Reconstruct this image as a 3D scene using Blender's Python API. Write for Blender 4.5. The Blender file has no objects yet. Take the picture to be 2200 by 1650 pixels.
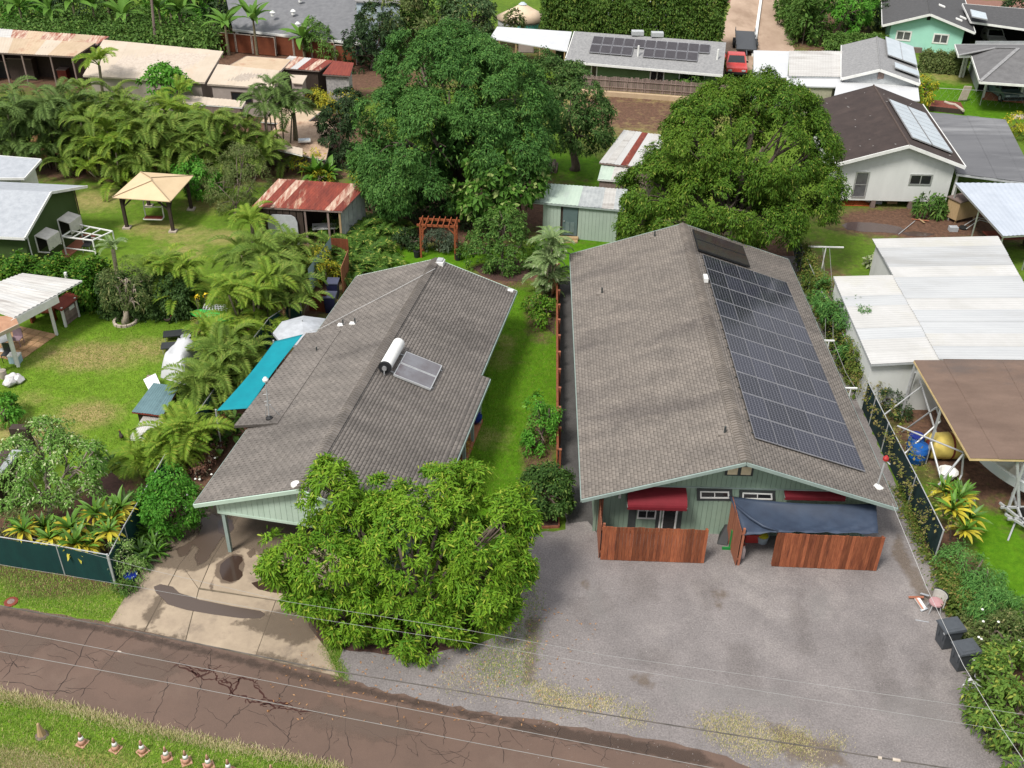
import bpy,math,random
import numpy as np
from mathutils import Matrix,Vector,geometry
R=math.radians
rng=np.random.default_rng(7)
random.seed(7)
sc=bpy.context.scene
col=sc.collection

# ------------------------------------------------------------------ camera, sky, sun, exposure
cam_data=bpy.data.cameras.new('camera')
cam_data.lens=36.274
cam_data.sensor_width=36
cam_data.clip_end=1500
cam=bpy.data.objects.new('camera',cam_data)
cam.matrix_world=Matrix.Translation((-8.613,-31.957,29.06)) @ Matrix([[0.99957,-0.025816,0.013901],[0.025829,0.550923,-0.834157],[0.013876,0.834157,0.551352]]).to_4x4()
col.objects.link(cam)
sc.camera=cam

SUN_EL,SUN_AZ=R(56),R(222)          # azimuth clockwise from +Y (north)
world=bpy.data.worlds.new('World')
sc.world=world
world.use_nodes=True
wn=world.node_tree.nodes
wl=world.node_tree.links
bg=wn['Background']
sky=wn.new('ShaderNodeTexSky')
sky.sky_type='NISHITA'
sky.sun_disc=False
sky.sun_elevation=SUN_EL
sky.sun_rotation=SUN_AZ
sky.dust_density=2.0
tc=wn.new('ShaderNodeTexCoord')
cn=wn.new('ShaderNodeTexNoise')
cn.inputs['Scale'].default_value=2.6
cn.inputs['Detail'].default_value=5
cr=wn.new('ShaderNodeMapRange')
cr.inputs['From Min'].default_value=0.3
cr.inputs['From Max'].default_value=0.62
cr.inputs['To Min'].default_value=0.55
cr.inputs['To Max'].default_value=1.0
mx=wn.new('ShaderNodeMix')
mx.data_type='RGBA'
mx.inputs['B'].default_value=(8.6,8.7,9.0,1)     # thin bright cloud deck in the units of the sky texture
wl.new(tc.outputs['Generated'],cn.inputs['Vector'])
wl.new(cn.outputs['Fac'],cr.inputs['Value'])
wl.new(cr.outputs['Result'],mx.inputs['Factor'])
wl.new(sky.outputs['Color'],mx.inputs['A'])
# overcast luminance falls towards the horizon: (1 + 2 sin h) / 3
sxyz=wn.new('ShaderNodeSeparateXYZ')
wl.new(tc.outputs['Generated'],sxyz.inputs[0])
grd=wn.new('ShaderNodeMapRange')
grd.inputs['To Min'].default_value=0.34
wl.new(sxyz.outputs['Z'],grd.inputs['Value'])
vm=wn.new('ShaderNodeVectorMath')
vm.operation='SCALE'
wl.new(mx.outputs['Result'],vm.inputs[0])
wl.new(grd.outputs['Result'],vm.inputs['Scale'])
wl.new(vm.outputs['Vector'],bg.inputs['Color'])
bg.inputs['Strength'].default_value=0.09

sun_d=bpy.data.lights.new('sun','SUN')
sun_d.energy=2.3
sun_d.angle=R(14)
sun_d.color=(1,0.955,0.88)
sun=bpy.data.objects.new('sun',sun_d)
sd=Vector((math.sin(SUN_AZ)*math.cos(SUN_EL),math.cos(SUN_AZ)*math.cos(SUN_EL),math.sin(SUN_EL)))
sun.rotation_euler=sd.to_track_quat('Z','Y').to_euler()
sun.location=(0,-20,60)
col.objects.link(sun)

vs=sc.view_settings
vs.view_transform='Standard'
vs.look='None'
vs.exposure=0.85
vs.gamma=1
vs.use_curve_mapping=False

# ------------------------------------------------------------------ materials
MATS={}

def _new(name):
 m=bpy.data.materials.new(name)
 m.use_nodes=True
 n=m.node_tree.nodes
 return m,n,m.node_tree.links,n['Principled BSDF']

def pm(name,c1,c2=None,rough=0.8,scale=3.0,detail=6,bump=0.0,bscale=40,metal=0.0,spec=0.3,c3=None,
 stretch=(1,1,1),lo=0.35,hi=0.65,rand=0.0,speck=0.0,sscale=60,island=0.0):
 """colour noise between c1 and c2, optional c3 blotches, per-object / per-piece value variation, fine grain and relief"""
 if name in MATS:
  return MATS[name]
 m,n,l,b=_new(name)
 MATS[name]=m
 b.inputs['Roughness'].default_value=rough
 b.inputs['Metallic'].default_value=metal
 b.inputs['Specular IOR Level'].default_value=spec
 t=n.new('ShaderNodeTexCoord')
 mp=n.new('ShaderNodeMapping')
 mp.inputs['Scale'].default_value=stretch
 l.new(t.outputs['Object'],mp.inputs['Vector'])
 no=n.new('ShaderNodeTexNoise')
 no.inputs['Scale'].default_value=scale
 no.inputs['Detail'].default_value=detail
 no.inputs['Roughness'].default_value=0.65
 l.new(mp.outputs['Vector'],no.inputs['Vector'])
 r=n.new('ShaderNodeMapRange')
 r.inputs['From Min'].default_value=lo
 r.inputs['From Max'].default_value=hi
 l.new(no.outputs['Fac'],r.inputs['Value'])
 mix=n.new('ShaderNodeMix')
 mix.data_type='RGBA'
 mix.inputs['A'].default_value=(*c1,1)
 c2=c2 or tuple(v*0.78 for v in c1)
 mix.inputs['B'].default_value=(*c2,1)
 l.new(r.outputs['Result'],mix.inputs['Factor'])
 out=mix.outputs['Result']
 if c3:
  n3=n.new('ShaderNodeTexNoise')
  n3.inputs['Scale'].default_value=scale*0.33
  n3.inputs['Detail'].default_value=8
  n3.inputs['Roughness'].default_value=0.7
  l.new(mp.outputs['Vector'],n3.inputs['Vector'])
  r3=n.new('ShaderNodeMapRange')
  r3.inputs['From Min'].default_value=0.53
  r3.inputs['From Max'].default_value=0.66
  l.new(n3.outputs['Fac'],r3.inputs['Value'])
  m3=n.new('ShaderNodeMix')
  m3.data_type='RGBA'
  m3.inputs['B'].default_value=(*c3,1)
  l.new(out,m3.inputs['A'])
  l.new(r3.outputs['Result'],m3.inputs['Factor'])
  out=m3.outputs['Result']
 def val(fac_socket,lo_,hi_):
  nonlocal out
  rr=n.new('ShaderNodeMapRange')
  rr.inputs['To Min'].default_value=lo_
  rr.inputs['To Max'].default_value=hi_
  l.new(fac_socket,rr.inputs['Value'])
  h=n.new('ShaderNodeHueSaturation')
  l.new(rr.outputs['Result'],h.inputs['Value'])
  l.new(out,h.inputs['Color'])
  out=h.outputs['Color']
 if rand:
  oi=n.new('ShaderNodeObjectInfo')
  val(oi.outputs['Random'],1-rand,1+rand)
 if island:
  ge=n.new('ShaderNodeNewGeometry')
  val(ge.outputs['Random Per Island'],1-island,1+island)
 if speck:
  ns=n.new('ShaderNodeTexNoise')
  ns.inputs['Scale'].default_value=sscale
  ns.inputs['Detail'].default_value=3
  l.new(t.outputs['Object'],ns.inputs['Vector'])
  val(ns.outputs['Fac'],1-speck,1+speck)
 l.new(out,b.inputs['Base Color'])
 if bump:
  nb=n.new('ShaderNodeTexNoise')
  nb.inputs['Scale'].default_value=bscale
  nb.inputs['Detail'].default_value=4
  l.new(mp.outputs['Vector'],nb.inputs['Vector'])
  bu=n.new('ShaderNodeBump')
  bu.inputs['Strength'].default_value=bump
  bu.inputs['Distance'].default_value=0.02
  l.new(nb.outputs['Fac'],bu.inputs['Height'])
  l.new(bu.outputs['Normal'],b.inputs['Normal'])
 return m

def leaf_mat(name,ca,cb,cc=None,rough=0.45,trans=0.35,spec=0.35,tip=0.12,nscale=0.55):
 """leaf colour runs from ca to cb by leaf, in drifts through the crown; a few leaves take cc (young, dry or flowering)"""
 m,n,l,b=_new(name)
 ge=n.new('ShaderNodeNewGeometry')
 tcn=n.new('ShaderNodeTexCoord')
 no=n.new('ShaderNodeTexNoise')
 no.inputs['Scale'].default_value=nscale
 no.inputs['Detail'].default_value=3
 l.new(tcn.outputs['Object'],no.inputs['Vector'])
 oi=n.new('ShaderNodeObjectInfo')
 a1=n.new('ShaderNodeMath'); a1.operation='MULTIPLY_ADD'
 l.new(ge.outputs['Random Per Island'],a1.inputs[0]); a1.inputs[1].default_value=0.5
 l.new(no.outputs['Fac'],a1.inputs[2])
 a2=n.new('ShaderNodeMath'); a2.operation='MULTIPLY_ADD'
 l.new(oi.outputs['Random'],a2.inputs[0]); a2.inputs[1].default_value=0.3
 l.new(a1.outputs[0],a2.inputs[2])
 r=n.new('ShaderNodeMapRange')
 r.inputs['From Min'].default_value=0.45
 r.inputs['From Max'].default_value=1.25
 l.new(a2.outputs[0],r.inputs['Value'])
 mix=n.new('ShaderNodeMix'); mix.data_type='RGBA'
 mix.inputs['A'].default_value=(*ca,1)
 mix.inputs['B'].default_value=(*cb,1)
 l.new(r.outputs['Result'],mix.inputs['Factor'])
 out=mix.outputs['Result']
 if cc:
  gt=n.new('ShaderNodeMath'); gt.operation='GREATER_THAN'
  mo=n.new('ShaderNodeMath'); mo.operation='MULTIPLY'; mo.inputs[1].default_value=17.31
  fr=n.new('ShaderNodeMath'); fr.operation='FRACT'
  l.new(ge.outputs['Random Per Island'],mo.inputs[0]); l.new(mo.outputs[0],fr.inputs[0])
  l.new(fr.outputs[0],gt.inputs[0]); gt.inputs[1].default_value=1-tip
  m3=n.new('ShaderNodeMix'); m3.data_type='RGBA'
  m3.inputs['B'].default_value=(*cc,1)
  l.new(out,m3.inputs['A']); l.new(gt.outputs[0],m3.inputs['Factor'])
  out=m3.outputs['Result']
 b.inputs['Roughness'].default_value=0.6
 b.inputs['Specular IOR Level'].default_value=0.14
 l.new(out,b.inputs['Base Color'])
 tr=n.new('ShaderNodeBsdfTranslucent')
 hs=n.new('ShaderNodeHueSaturation')
 hs.inputs['Hue'].default_value=0.485
 hs.inputs['Value'].default_value=1.25
 l.new(out,hs.inputs['Color']); l.new(hs.outputs['Color'],tr.inputs['Color'])
 ms=n.new('ShaderNodeMixShader')
 ms.inputs['Fac'].default_value=trans*0.6
 l.new(b.outputs[0],ms.inputs[1]); l.new(tr.outputs[0],ms.inputs[2])
 l.new(ms.outputs[0],n['Material Output'].inputs['Surface'])
 return m

# ------------------------------------------------------------------ object helpers
XF={}

def link(o,parent=None):
 col.objects.link(o)
 if parent is not None:
  o.parent=parent
 return o

def props(o,label=None,cat=None,group=None,kind=None):
 for k,v in (('label',label),('category',cat),('group',group),('kind',kind)):
  if v:
   o[k]=v
 return o

def thing(name,label,cat,loc=(0,0,0),rz=0.0,group=None):
 o=bpy.data.objects.new(name,None)
 o.empty_display_size=0.2
 o.location=(loc[0],loc[1],loc[2] if len(loc) > 2 else 0)
 o.rotation_euler=(0,0,rz)
 link(o)
 XF[o.name]=Matrix.Translation(o.location) @ Matrix.Rotation(rz,4,'Z')
 return props(o,label,cat,group)

def root_of(o):
 while o.parent:
  o=o.parent
 return o

def mesh_obj(name,verts,faces,mat,parent=None,world=True,smooth=False):
 """world=True: verts are in world space and are brought into the parent's space"""
 me=bpy.data.meshes.new(name)
 verts=np.asarray(verts,dtype=np.float64).reshape(-1,3)
 if parent is not None and world:
  rn=root_of(parent).name
  inv=np.array(XF.get(rn,Matrix.Identity(4)).inverted())
  verts=verts @ inv[:3,:3].T+inv[:3,3]
 if isinstance(faces,np.ndarray):
  k=faces.shape[1]
  me.vertices.add(len(verts)); me.vertices.foreach_set('co',verts.astype(np.float32).ravel())
  me.loops.add(faces.size); me.loops.foreach_set('vertex_index',faces.astype(np.int32).ravel())
  me.polygons.add(len(faces)); me.polygons.foreach_set('loop_start',np.arange(0,faces.size,k,dtype=np.int32))
  me.update(calc_edges=True)
 else:
  me.from_pydata([tuple(v) for v in verts],[],faces)
 if mat is not None:
  me.materials.append(mat)
 if smooth:
  me.shade_smooth()
 o=bpy.data.objects.new(name,me)
 return link(o,parent)

class MB:
 def __init__(s):
  s.v=[]; s.f=[]; s.cut=[]
 def add(s,vs,fs):
  k=len(s.v)
  s.cut.append((k,len(s.f)))
  s.v+=[tuple(p) for p in vs]
  s.f+=[[i+k for i in f] for f in fs]
  return s
 def hexa(s,p):      # 8 points: bottom 0-3 ccw, top 4-7
  return s.add(p,[[3,2,1,0],[4,5,6,7],[0,1,5,4],[1,2,6,5],[2,3,7,6],[3,0,4,7]])
 def box(s,x0,y0,z0,x1,y1,z1):
  return s.hexa([(x0,y0,z0),(x1,y0,z0),(x1,y1,z0),(x0,y1,z0),(x0,y0,z1),(x1,y0,z1),(x1,y1,z1),(x0,y1,z1)])
 def cbox(s,c,sx,sy,sz,rz=0.0):   # base-centred box turned about z
  ca,sa=math.cos(rz),math.sin(rz)
  q=[(-sx/2,-sy/2),(sx/2,-sy/2),(sx/2,sy/2),(-sx/2,sy/2)]
  pts=[(c[0]+x*ca-y*sa,c[1]+x*sa+y*ca) for x,y in q]
  return s.hexa([(x,y,c[2]) for x,y in pts]+[(x,y,c[2]+sz) for x,y in pts])
 def beam(s,a,b,w,h=None,up=(0,0,1)):
  h=h or w
  a=Vector(a); b=Vector(b); d=(b-a).normalized()
  u=Vector(up)
  if abs(d.dot(u)) > 0.98:
   u=Vector((0,1,0))
  r=d.cross(u).normalized()*(w/2); t=r.cross(d).normalized()*(h/2)
  return s.hexa([a-r-t,a+r-t,b+r-t,b-r-t,a-r+t,a+r+t,b+r+t,b-r+t])
 def tube(s,pts,r,n=8,cap=True):
  s.cut.append((len(s.v),len(s.f)))
  pts=[Vector(p) for p in pts]
  rs=r if isinstance(r,(list,tuple)) else [r]*len(pts)
  k=len(s.v); m=len(pts)
  for i,p in enumerate(pts):
   d=(pts[min(i+1,m-1)]-pts[max(i-1,0)]).normalized()
   u=Vector((0,0,1)) if abs(d.z) < 0.95 else Vector((1,0,0))
   a=d.cross(u).normalized(); b=a.cross(d)
   for j in range(n):
    q=2*math.pi*j/n
    s.v.append(tuple(p+(a*math.cos(q)+b*math.sin(q))*rs[i]))
  for i in range(m-1):
   for j in range(n):
    s.f.append([k+i*n+j,k+i*n+(j+1) % n,k+(i+1)*n+(j+1) % n,k+(i+1)*n+j])
  if cap:
   s.f.append([k+j for j in range(n)][::-1]); s.f.append([k+(m-1)*n+j for j in range(n)])
  return s
 def lathe(s,c,prof,n=14):
  k=len(s.v); s.cut.append((k,len(s.f)))
  for r,z in prof:
   for j in range(n):
    q=2*math.pi*j/n
    s.v.append((c[0]+r*math.cos(q),c[1]+r*math.sin(q),c[2]+z))
  for i in range(len(prof)-1):
   for j in range(n):
    s.f.append([k+i*n+j,k+i*n+(j+1) % n,k+(i+1)*n+(j+1) % n,k+(i+1)*n+j])
  s.f.append([k+j for j in range(n)][::-1]); s.f.append([k+(len(prof)-1)*n+j for j in range(n)])
  return s
 def prism(s,poly,z0,z1):      # poly of xy points, ccw
  n=len(poly)
  vs=[(p[0],p[1],z0) for p in poly]+[(p[0],p[1],z1) for p in poly]
  return s.add(vs,[list(range(n))[::-1],list(range(n,2*n))]+[[i,(i+1) % n,n+(i+1) % n,n+i] for i in range(n)])
 def slab(s,poly,t):            # 3-D polygon given thickness downwards
  n=len(poly)
  vs=[tuple(p) for p in poly]+[(p[0],p[1],p[2]-t) for p in poly]
  return s.add(vs,[list(range(n)),list(range(n,2*n))[::-1]]+[[i,n+i,n+(i+1) % n,(i+1) % n] for i in range(n)])
 def build_each(s,name,mat,parent=None,world=True):
  cs=s.cut+[(len(s.v),len(s.f))]
  for (v0,f0),(v1,f1) in zip(cs[:-1],cs[1:]):
   mesh_obj(name,s.v[v0:v1],[[i-v0 for i in f] for f in s.f[f0:f1]],mat,parent,world)
 def build(s,name,mat,parent=None,smooth=False,world=True,kind=None,label=None):
  o=mesh_obj(name,s.v,s.f,mat,parent,world,smooth)
  return props(o,label,None,None,kind)

def lerp(a,b,t):
 return tuple(a[i]+(b[i]-a[i])*t for i in range(len(a)))

def sub(a,b):
 return tuple(x-y for x,y in zip(a,b))

def quad_pt(A,B,C,D,u,v):       # A->B is u, A->D is v
 return tuple((A[i]*(1-u)+B[i]*u)*(1-v)+(D[i]*(1-u)+C[i]*u)*v for i in range(3))

def lift(p,dz):
 return (p[0],p[1],p[2]+dz)

def stain(name,polys,z,mat_args,soft=0.25,cell=0.1,nscale=2.2,parent=None,amp=0.9):
 """soaked-in mark: a sheet whose ragged, fading edge comes from the distance to its outline"""
 pts=np.concatenate([np.array([p[:2] for p in q]) for q in polys])
 lo,hi=pts.min(0)-soft*2,pts.max(0)+soft*2
 xs=np.arange(lo[0],hi[0],cell); ys=np.arange(lo[1],hi[1],cell)
 gx,gy=np.meshgrid(xs,ys)
 x,y=gx.ravel(),gy.ravel()
 best=np.full(len(x),-9.0)
 for q in polys:
  P=np.array([p[:2] for p in q],float)
  ins=np.zeros(len(x),bool); dist=np.full(len(x),9.0)
  for i in range(len(P)):
   a,b=P[i],P[(i+1) % len(P)]
   ins ^= ((a[1] > y) != (b[1] > y)) & (x < (b[0]-a[0])*(y-a[1])/(b[1]-a[1]+1e-12)+a[0])
   d=b-a; t=np.clip(((x-a[0])*d[0]+(y-a[1])*d[1])/(d @ d+1e-12),0,1)
   dist=np.minimum(dist,np.hypot(x-a[0]-t*d[0],y-a[1]-t*d[1]))
  best=np.maximum(best,np.where(ins,dist,-dist))
 val=np.clip(0.5+best/(2*soft),0,1)
 nx=len(xs); i=np.arange((len(ys)-1)*(nx-1)); k=(i // (nx-1))*nx+i % (nx-1)
 F=np.stack([k,k+1,k+nx+1,k+nx],1)
 F=F[val[F].max(1) > 0.01]
 c_,rough,dens,spec=mat_args
 m,n,l,b=_new('stain_'+name)
 b.inputs['Base Color'].default_value=(*c_,1); b.inputs['Roughness'].default_value=rough; b.inputs['Specular IOR Level'].default_value=spec
 at=n.new('ShaderNodeAttribute'); at.attribute_name='soak'
 tcn=n.new('ShaderNodeTexCoord'); no=n.new('ShaderNodeTexNoise')
 no.inputs['Scale'].default_value=nscale; no.inputs['Detail'].default_value=8; no.inputs['Roughness'].default_value=0.7
 l.new(tcn.outputs['Object'],no.inputs['Vector'])
 a1=n.new('ShaderNodeMath'); a1.operation='MULTIPLY_ADD'; a1.inputs[1].default_value=amp; a1.inputs[2].default_value=-amp*0.5
 l.new(no.outputs['Fac'],a1.inputs[0])
 a2=n.new('ShaderNodeMath'); a2.operation='ADD'
 l.new(a1.outputs[0],a2.inputs[0]); l.new(at.outputs['Fac'],a2.inputs[1])
 r=n.new('ShaderNodeMapRange'); r.inputs['From Min'].default_value=0.4; r.inputs['From Max'].default_value=0.72; r.inputs['To Max'].default_value=dens
 l.new(a2.outputs[0],r.inputs['Value'])
 tb=n.new('ShaderNodeBsdfTransparent'); ms=n.new('ShaderNodeMixShader')
 l.new(r.outputs['Result'],ms.inputs['Fac']); l.new(tb.outputs[0],ms.inputs[1]); l.new(b.outputs[0],ms.inputs[2])
 l.new(ms.outputs[0],n['Material Output'].inputs['Surface'])
 o=mesh_obj(name,np.stack([x,y,np.full(len(x),z)],1),F,m,parent)
 o.data.attributes.new('soak','FLOAT','POINT').data.foreach_set('value',val.astype(np.float32))
 o['kind']='structure'
 return o

def sheet(name,pts,z,mat,jitter=0.0,step=0.5,kind='structure',parent=None,seed=1):
 """a flat ground sheet with a slightly ragged outline"""
 rr=random.Random(seed)
 out=[]
 n=len(pts)
 for i in range(n):
  a=pts[i]; b=pts[(i+1) % n]
  L=math.hypot(b[0]-a[0],b[1]-a[1])
  k=max(1,int(L/step)) if jitter else 1
  for j in range(k):
   p=lerp(a[:2],b[:2],j/k)
   if j and jitter:
    p=(p[0]+rr.uniform(-jitter,jitter),p[1]+rr.uniform(-jitter,jitter))
   out.append((p[0],p[1],z))
 tris=geometry.tessellate_polygon([[Vector(p) for p in out]])
 fs=[]
 for t in tris:
  a,b,c=(out[i] for i in t)
  fs.append(list(t) if (b[0]-a[0])*(c[1]-a[1])-(b[1]-a[1])*(c[0]-a[0]) > 0 else list(t)[::-1])
 o=mesh_obj(name,out,fs,mat,parent)
 if kind:
  o['kind']=kind
 return o

def dup(src,name,parent,mat4):
 o=src.copy()
 o.name=name
 col.objects.link(o)
 o.parent=parent
 o.matrix_local=mat4
 return o

# ------------------------------------------------------------------ building pieces
def corrugated(parent,A,B,C,D,mats,n=6,pitch=0.2,amp=0.022,name='roof_sheet',th=0.0,smooth=True,gap=0.004):
 """sheets side by side from A to B, each running from edge AB to edge DC, with real corrugations"""
 L=(Vector(B)-Vector(A)).length
 for i in range(n):
  u0,u1=i/n,(i+1)/n
  k=max(2,int(round(L/n/pitch)))
  vs=[]; fs=[]
  m=k*4+1
  rows=3
  dz=0.006*(i % 2)+random.uniform(0,0.01)
  ov=random.uniform(0,0.05)
  for r in range(rows):
   for j in range(m):
    u=u0+(u1-u0)*j/(m-1)
    v=r/(rows-1)*(1+ov*0.3)-ov*0.1
    p=quad_pt(A,B,C,D,u,v)
    vs.append((p[0],p[1],p[2]+dz+amp*math.sin(j/4*2*math.pi)))
  for r in range(rows-1):
   for j in range(m-1):
    fs.append([r*m+j,r*m+j+1,(r+1)*m+j+1,(r+1)*m+j])
  mm=mats[i % len(mats)] if isinstance(mats,(list,tuple)) else mats
  mesh_obj(name,vs,fs,mm,parent,smooth=smooth)

def window_on(parent,A,B,C,D,out,frame_mat,glass_mat,fw=0.07,muntin=(1,0),name='window',proud=0.04,trim_mat=None,trim=0.0):
 """A,B bottom left/right, C,D top right/left; out = outward unit vector"""
 o=Vector(out)
 A,B,C,D=(Vector(p) for p in (A,B,C,D))
 ux=(B-A).normalized(); uz=(D-A).normalized()
 def bar(mb,a,b,w,d0,d1):
  d=(b-a).normalized(); s=d.cross(o).normalized()*(w/2)
  p=[a-s,a+s,b+s,b-s]
  mb.hexa([q+o*d0 for q in p]+[q+o*d1 for q in p])
 fr=MB()
 h=fw/2
 bar(fr,A+uz*h,B+uz*h,fw,0,proud); bar(fr,D-uz*h,C-uz*h,fw,0,proud)
 bar(fr,A+ux*h+uz*fw,D+ux*h-uz*fw,fw,0,proud); bar(fr,B-ux*h+uz*fw,C-ux*h-uz*fw,fw,0,proud)
 nx,nz=muntin
 W=(B-A).length; Hh=(D-A).length
 for i in range(1,nx+1):
  q=A+ux*(W*i/(nx+1))
  bar(fr,q+uz*fw,q+uz*(Hh-fw),fw*0.6,0,proud*0.8)
 for i in range(1,nz+1):
  q=A+uz*(Hh*i/(nz+1))
  bar(fr,q+ux*fw,q+ux*(W-fw),fw*0.45,0,proud*0.7)
 w=fr.build(name,frame_mat,parent)
 g=MB()
 i0=fw*0.7
 p=[A+ux*i0+uz*i0,B-ux*i0+uz*i0,C-ux*i0-uz*i0,D+ux*i0-uz*i0]
 g.hexa([q+o*0.003 for q in p]+[q+o*0.012 for q in p])
 g.build('pane',glass_mat,w)
 if trim:
  t=MB()
  h=trim/2
  ex=ux*trim
  bar(t,A-uz*h-ex,B-uz*h+ex,trim,0,proud*0.6); bar(t,D+uz*h-ex,C+uz*h+ex,trim,0,proud*0.6)
  bar(t,A-ux*h,D-ux*h,trim,0,proud*0.6); bar(t,B+ux*h,C+ux*h,trim,0,proud*0.6)
  t.build('trim',trim_mat or frame_mat,w)
 return w

def shingles(parent,A,B,C,D,mat,expo=0.14,tab=0.32,name='shingles',seed=3):
 """A-B along the eave, D-C along the ridge; every tab its own raised piece, joined"""
 rr=np.random.default_rng(seed)
 A,B,C,D=(np.array(p,float) for p in (A,B,C,D))
 H=np.linalg.norm(D-A); nrow=int(H/expo)
 W=np.linalg.norm(B-A); nt=int(W/tab)
 nrm=np.cross(B-A,D-A); nrm /= np.linalg.norm(nrm)
 if nrm[2] < 0:
  nrm=-nrm
 V=[]
 for r in range(nrow):
  off=(r % 2)*0.5+rr.uniform(-.06,.06)
  e=np.clip((np.arange(nt+2)-off)/nt,0,1)
  u0,u1=e[:-1],e[1:]
  ok=u1-u0 > 1e-4
  u0,u1=u0[ok]+0.012/W,u1[ok]-0.012/W
  v0=r/nrow; v1=min(1,(r+0.9)/nrow)
  def P(u,v):
   return ((A[None]*(1-u[:,None])+B[None]*u[:,None])*(1-v)+(D[None]*(1-u[:,None])+C[None]*u[:,None])*v)
  hgt=(0.017+rr.uniform(0,0.009,len(u0)))[:,None]*nrm
  a,b,c,d=P(u0,v0)+hgt,P(u1,v0)+hgt,P(u1,v1)+nrm*0.003,P(u0,v1)+nrm*0.003
  a0,b0=P(u0,v0)+nrm*0.001,P(u1,v0)+nrm*0.001
  V.append(np.stack([a0,b0,a,b,c,d],1).reshape(-1,3))
 V=np.concatenate(V)
 k=np.arange(0,len(V),6)[:,None]
 F=np.concatenate([k+np.array([[0,1,3,2]]),k+np.array([[2,3,4,5]])],0)
 o=mesh_obj(name,V,F,mat,parent)
 o['kind']='stuff'
 return o

def gable_wall_boards(parent,y,x0,x1,ztop,z0,mat,w=0.2,th=0.03,gap=0.012,name='siding_board',facing=-1):
 """vertical boards on a wall in the parent's own space (plane y = const), top cut to follow ztop(x)"""
 n=int(round((x1-x0)/w)); w=(x1-x0)/n
 for i in range(n):
  a=x0+i*w+gap/2; b=a+w-gap
  m=MB()
  zb=z0(a) if callable(z0) else z0
  zc=z0(b) if callable(z0) else z0
  ta,tb=ztop(a),ztop(b)
  if min(ta-zb,tb-zc) < 0.03:
   continue
  yf=y+facing*th
  ya,yb=(yf,y) if facing < 0 else (y,yf)
  m.hexa([(a,ya,zb),(b,ya,zc),(b,yb,zc),(a,yb,zb),(a,ya,ta),(b,ya,tb),(b,yb,tb),(a,yb,ta)])
  m.build(name,mat,parent,world=False)

# ------------------------------------------------------------------ foliage
def leaf_mesh(P,D,L,W,droop=0.25,up=None,two=False,N=None):
 n=len(P)
 L=np.broadcast_to(np.asarray(L,float),(n,))[:,None]; W=np.broadcast_to(np.asarray(W,float),(n,))[:,None]
 D=D/np.linalg.norm(D,axis=1,keepdims=True)
 rnd=rng.normal(size=(n,3))*0.5
 rnd[:,2]+=1.2
 if N is not None:
  rnd=N+rng.normal(size=(n,3))*0.4+np.array([0,0,0.25])
 S=np.cross(D,rnd); S /= np.linalg.norm(S,axis=1,keepdims=True)+1e-9
 dr=np.zeros((n,3)); dr[:,2]=-1
 droop=np.broadcast_to(np.asarray(droop,float),(n,))[:,None]
 mid=P+D*L*0.5+dr*L*droop*0.2
 tip=P+D*L*0.95+dr*L*droop
 if two:
  m2=P+D*L*0.25+dr*L*droop*0.02
  m3=P+D*L*0.68+dr*L*droop*0.45
  V=np.stack([P,m2+S*W*0.42,m3+S*W*0.45,tip,m3-S*W*0.45,m2-S*W*0.42],1).reshape(-1,3)
  k=np.arange(0,len(V),6)[:,None]
  F=np.concatenate([k+np.array([[0,1,2,3]]),k+np.array([[0,3,4,5]])],0)
  return V,F
 V=np.stack([P,mid+S*W*0.5,tip,mid-S*W*0.5],1).reshape(-1,3)
 F=np.arange(len(V)).reshape(-1,4)
 return V,F

def sph(n):
 v=rng.normal(size=(n,3))
 return v/np.linalg.norm(v,axis=1,keepdims=True)

def crown_tufts(lobes,sub_r,dens,tufts,low=-0.55,squash=1.0):
 """lobes: (x,y,z,r) -> tuft points and their outward axes, gathered on small clumps over the lobes"""
 Ps,As=[],[]
 C=np.array([l[:3] for l in lobes],float); Rr=np.array([l[3] for l in lobes],float)
 for i in range(len(lobes)):
  n=int(dens*4*math.pi*Rr[i] ** 2/(math.pi*sub_r ** 2))
  d=sph(n); d=d[d[:,2] > low]
  s=C[i]+d*(Rr[i]-sub_r*0.55)*rng.uniform(0.84,1.04,(len(d),1))*np.array([1,1,squash])
  keep=np.ones(len(s),bool)
  for j in range(len(lobes)):
   if j != i:
    keep &= np.linalg.norm((s-C[j])/np.array([1,1,squash]),axis=1) > (Rr[j]-sub_r)*0.86
  s,d=s[keep],d[keep]
  r=sub_r*rng.uniform(0.65,1.25,(len(s),1,1))
  e=sph(len(s)*tufts).reshape(len(s),tufts,3)+d[:,None]*0.95+np.array([0,0,0.35])
  e /= np.linalg.norm(e,axis=2,keepdims=True)
  p=s[:,None]+e*r*rng.uniform(0.6,1.05,(len(s),tufts,1))*np.array([1,1,0.85])
  Ps.append(p.reshape(-1,3)); As.append(e.reshape(-1,3))
 return np.concatenate(Ps),np.concatenate(As)

def tuft_leaves(P,A,k,L,W,spread=0.9,droop=0.35,two=False,jit=0.08):
 n=len(P)
 D=sph(n*k).reshape(n,k,3)
 D=D-A[:,None]*(D*A[:,None]).sum(2,keepdims=True)*0.8
 D=D*spread+A[:,None]*0.42
 NN=np.repeat(A[:,None],k,1).reshape(-1,3)
 Pp=np.repeat(P[:,None],k,1)+rng.normal(size=(n,k,3))*jit
 m=n*k
 LL=L*rng.uniform(0.65,1.2,m)
 return leaf_mesh(Pp.reshape(-1,3),D.reshape(-1,3),LL,W*rng.uniform(0.75,1.2,m),droop*rng.uniform(0.4,1.5,m),two=two,N=NN)

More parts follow.
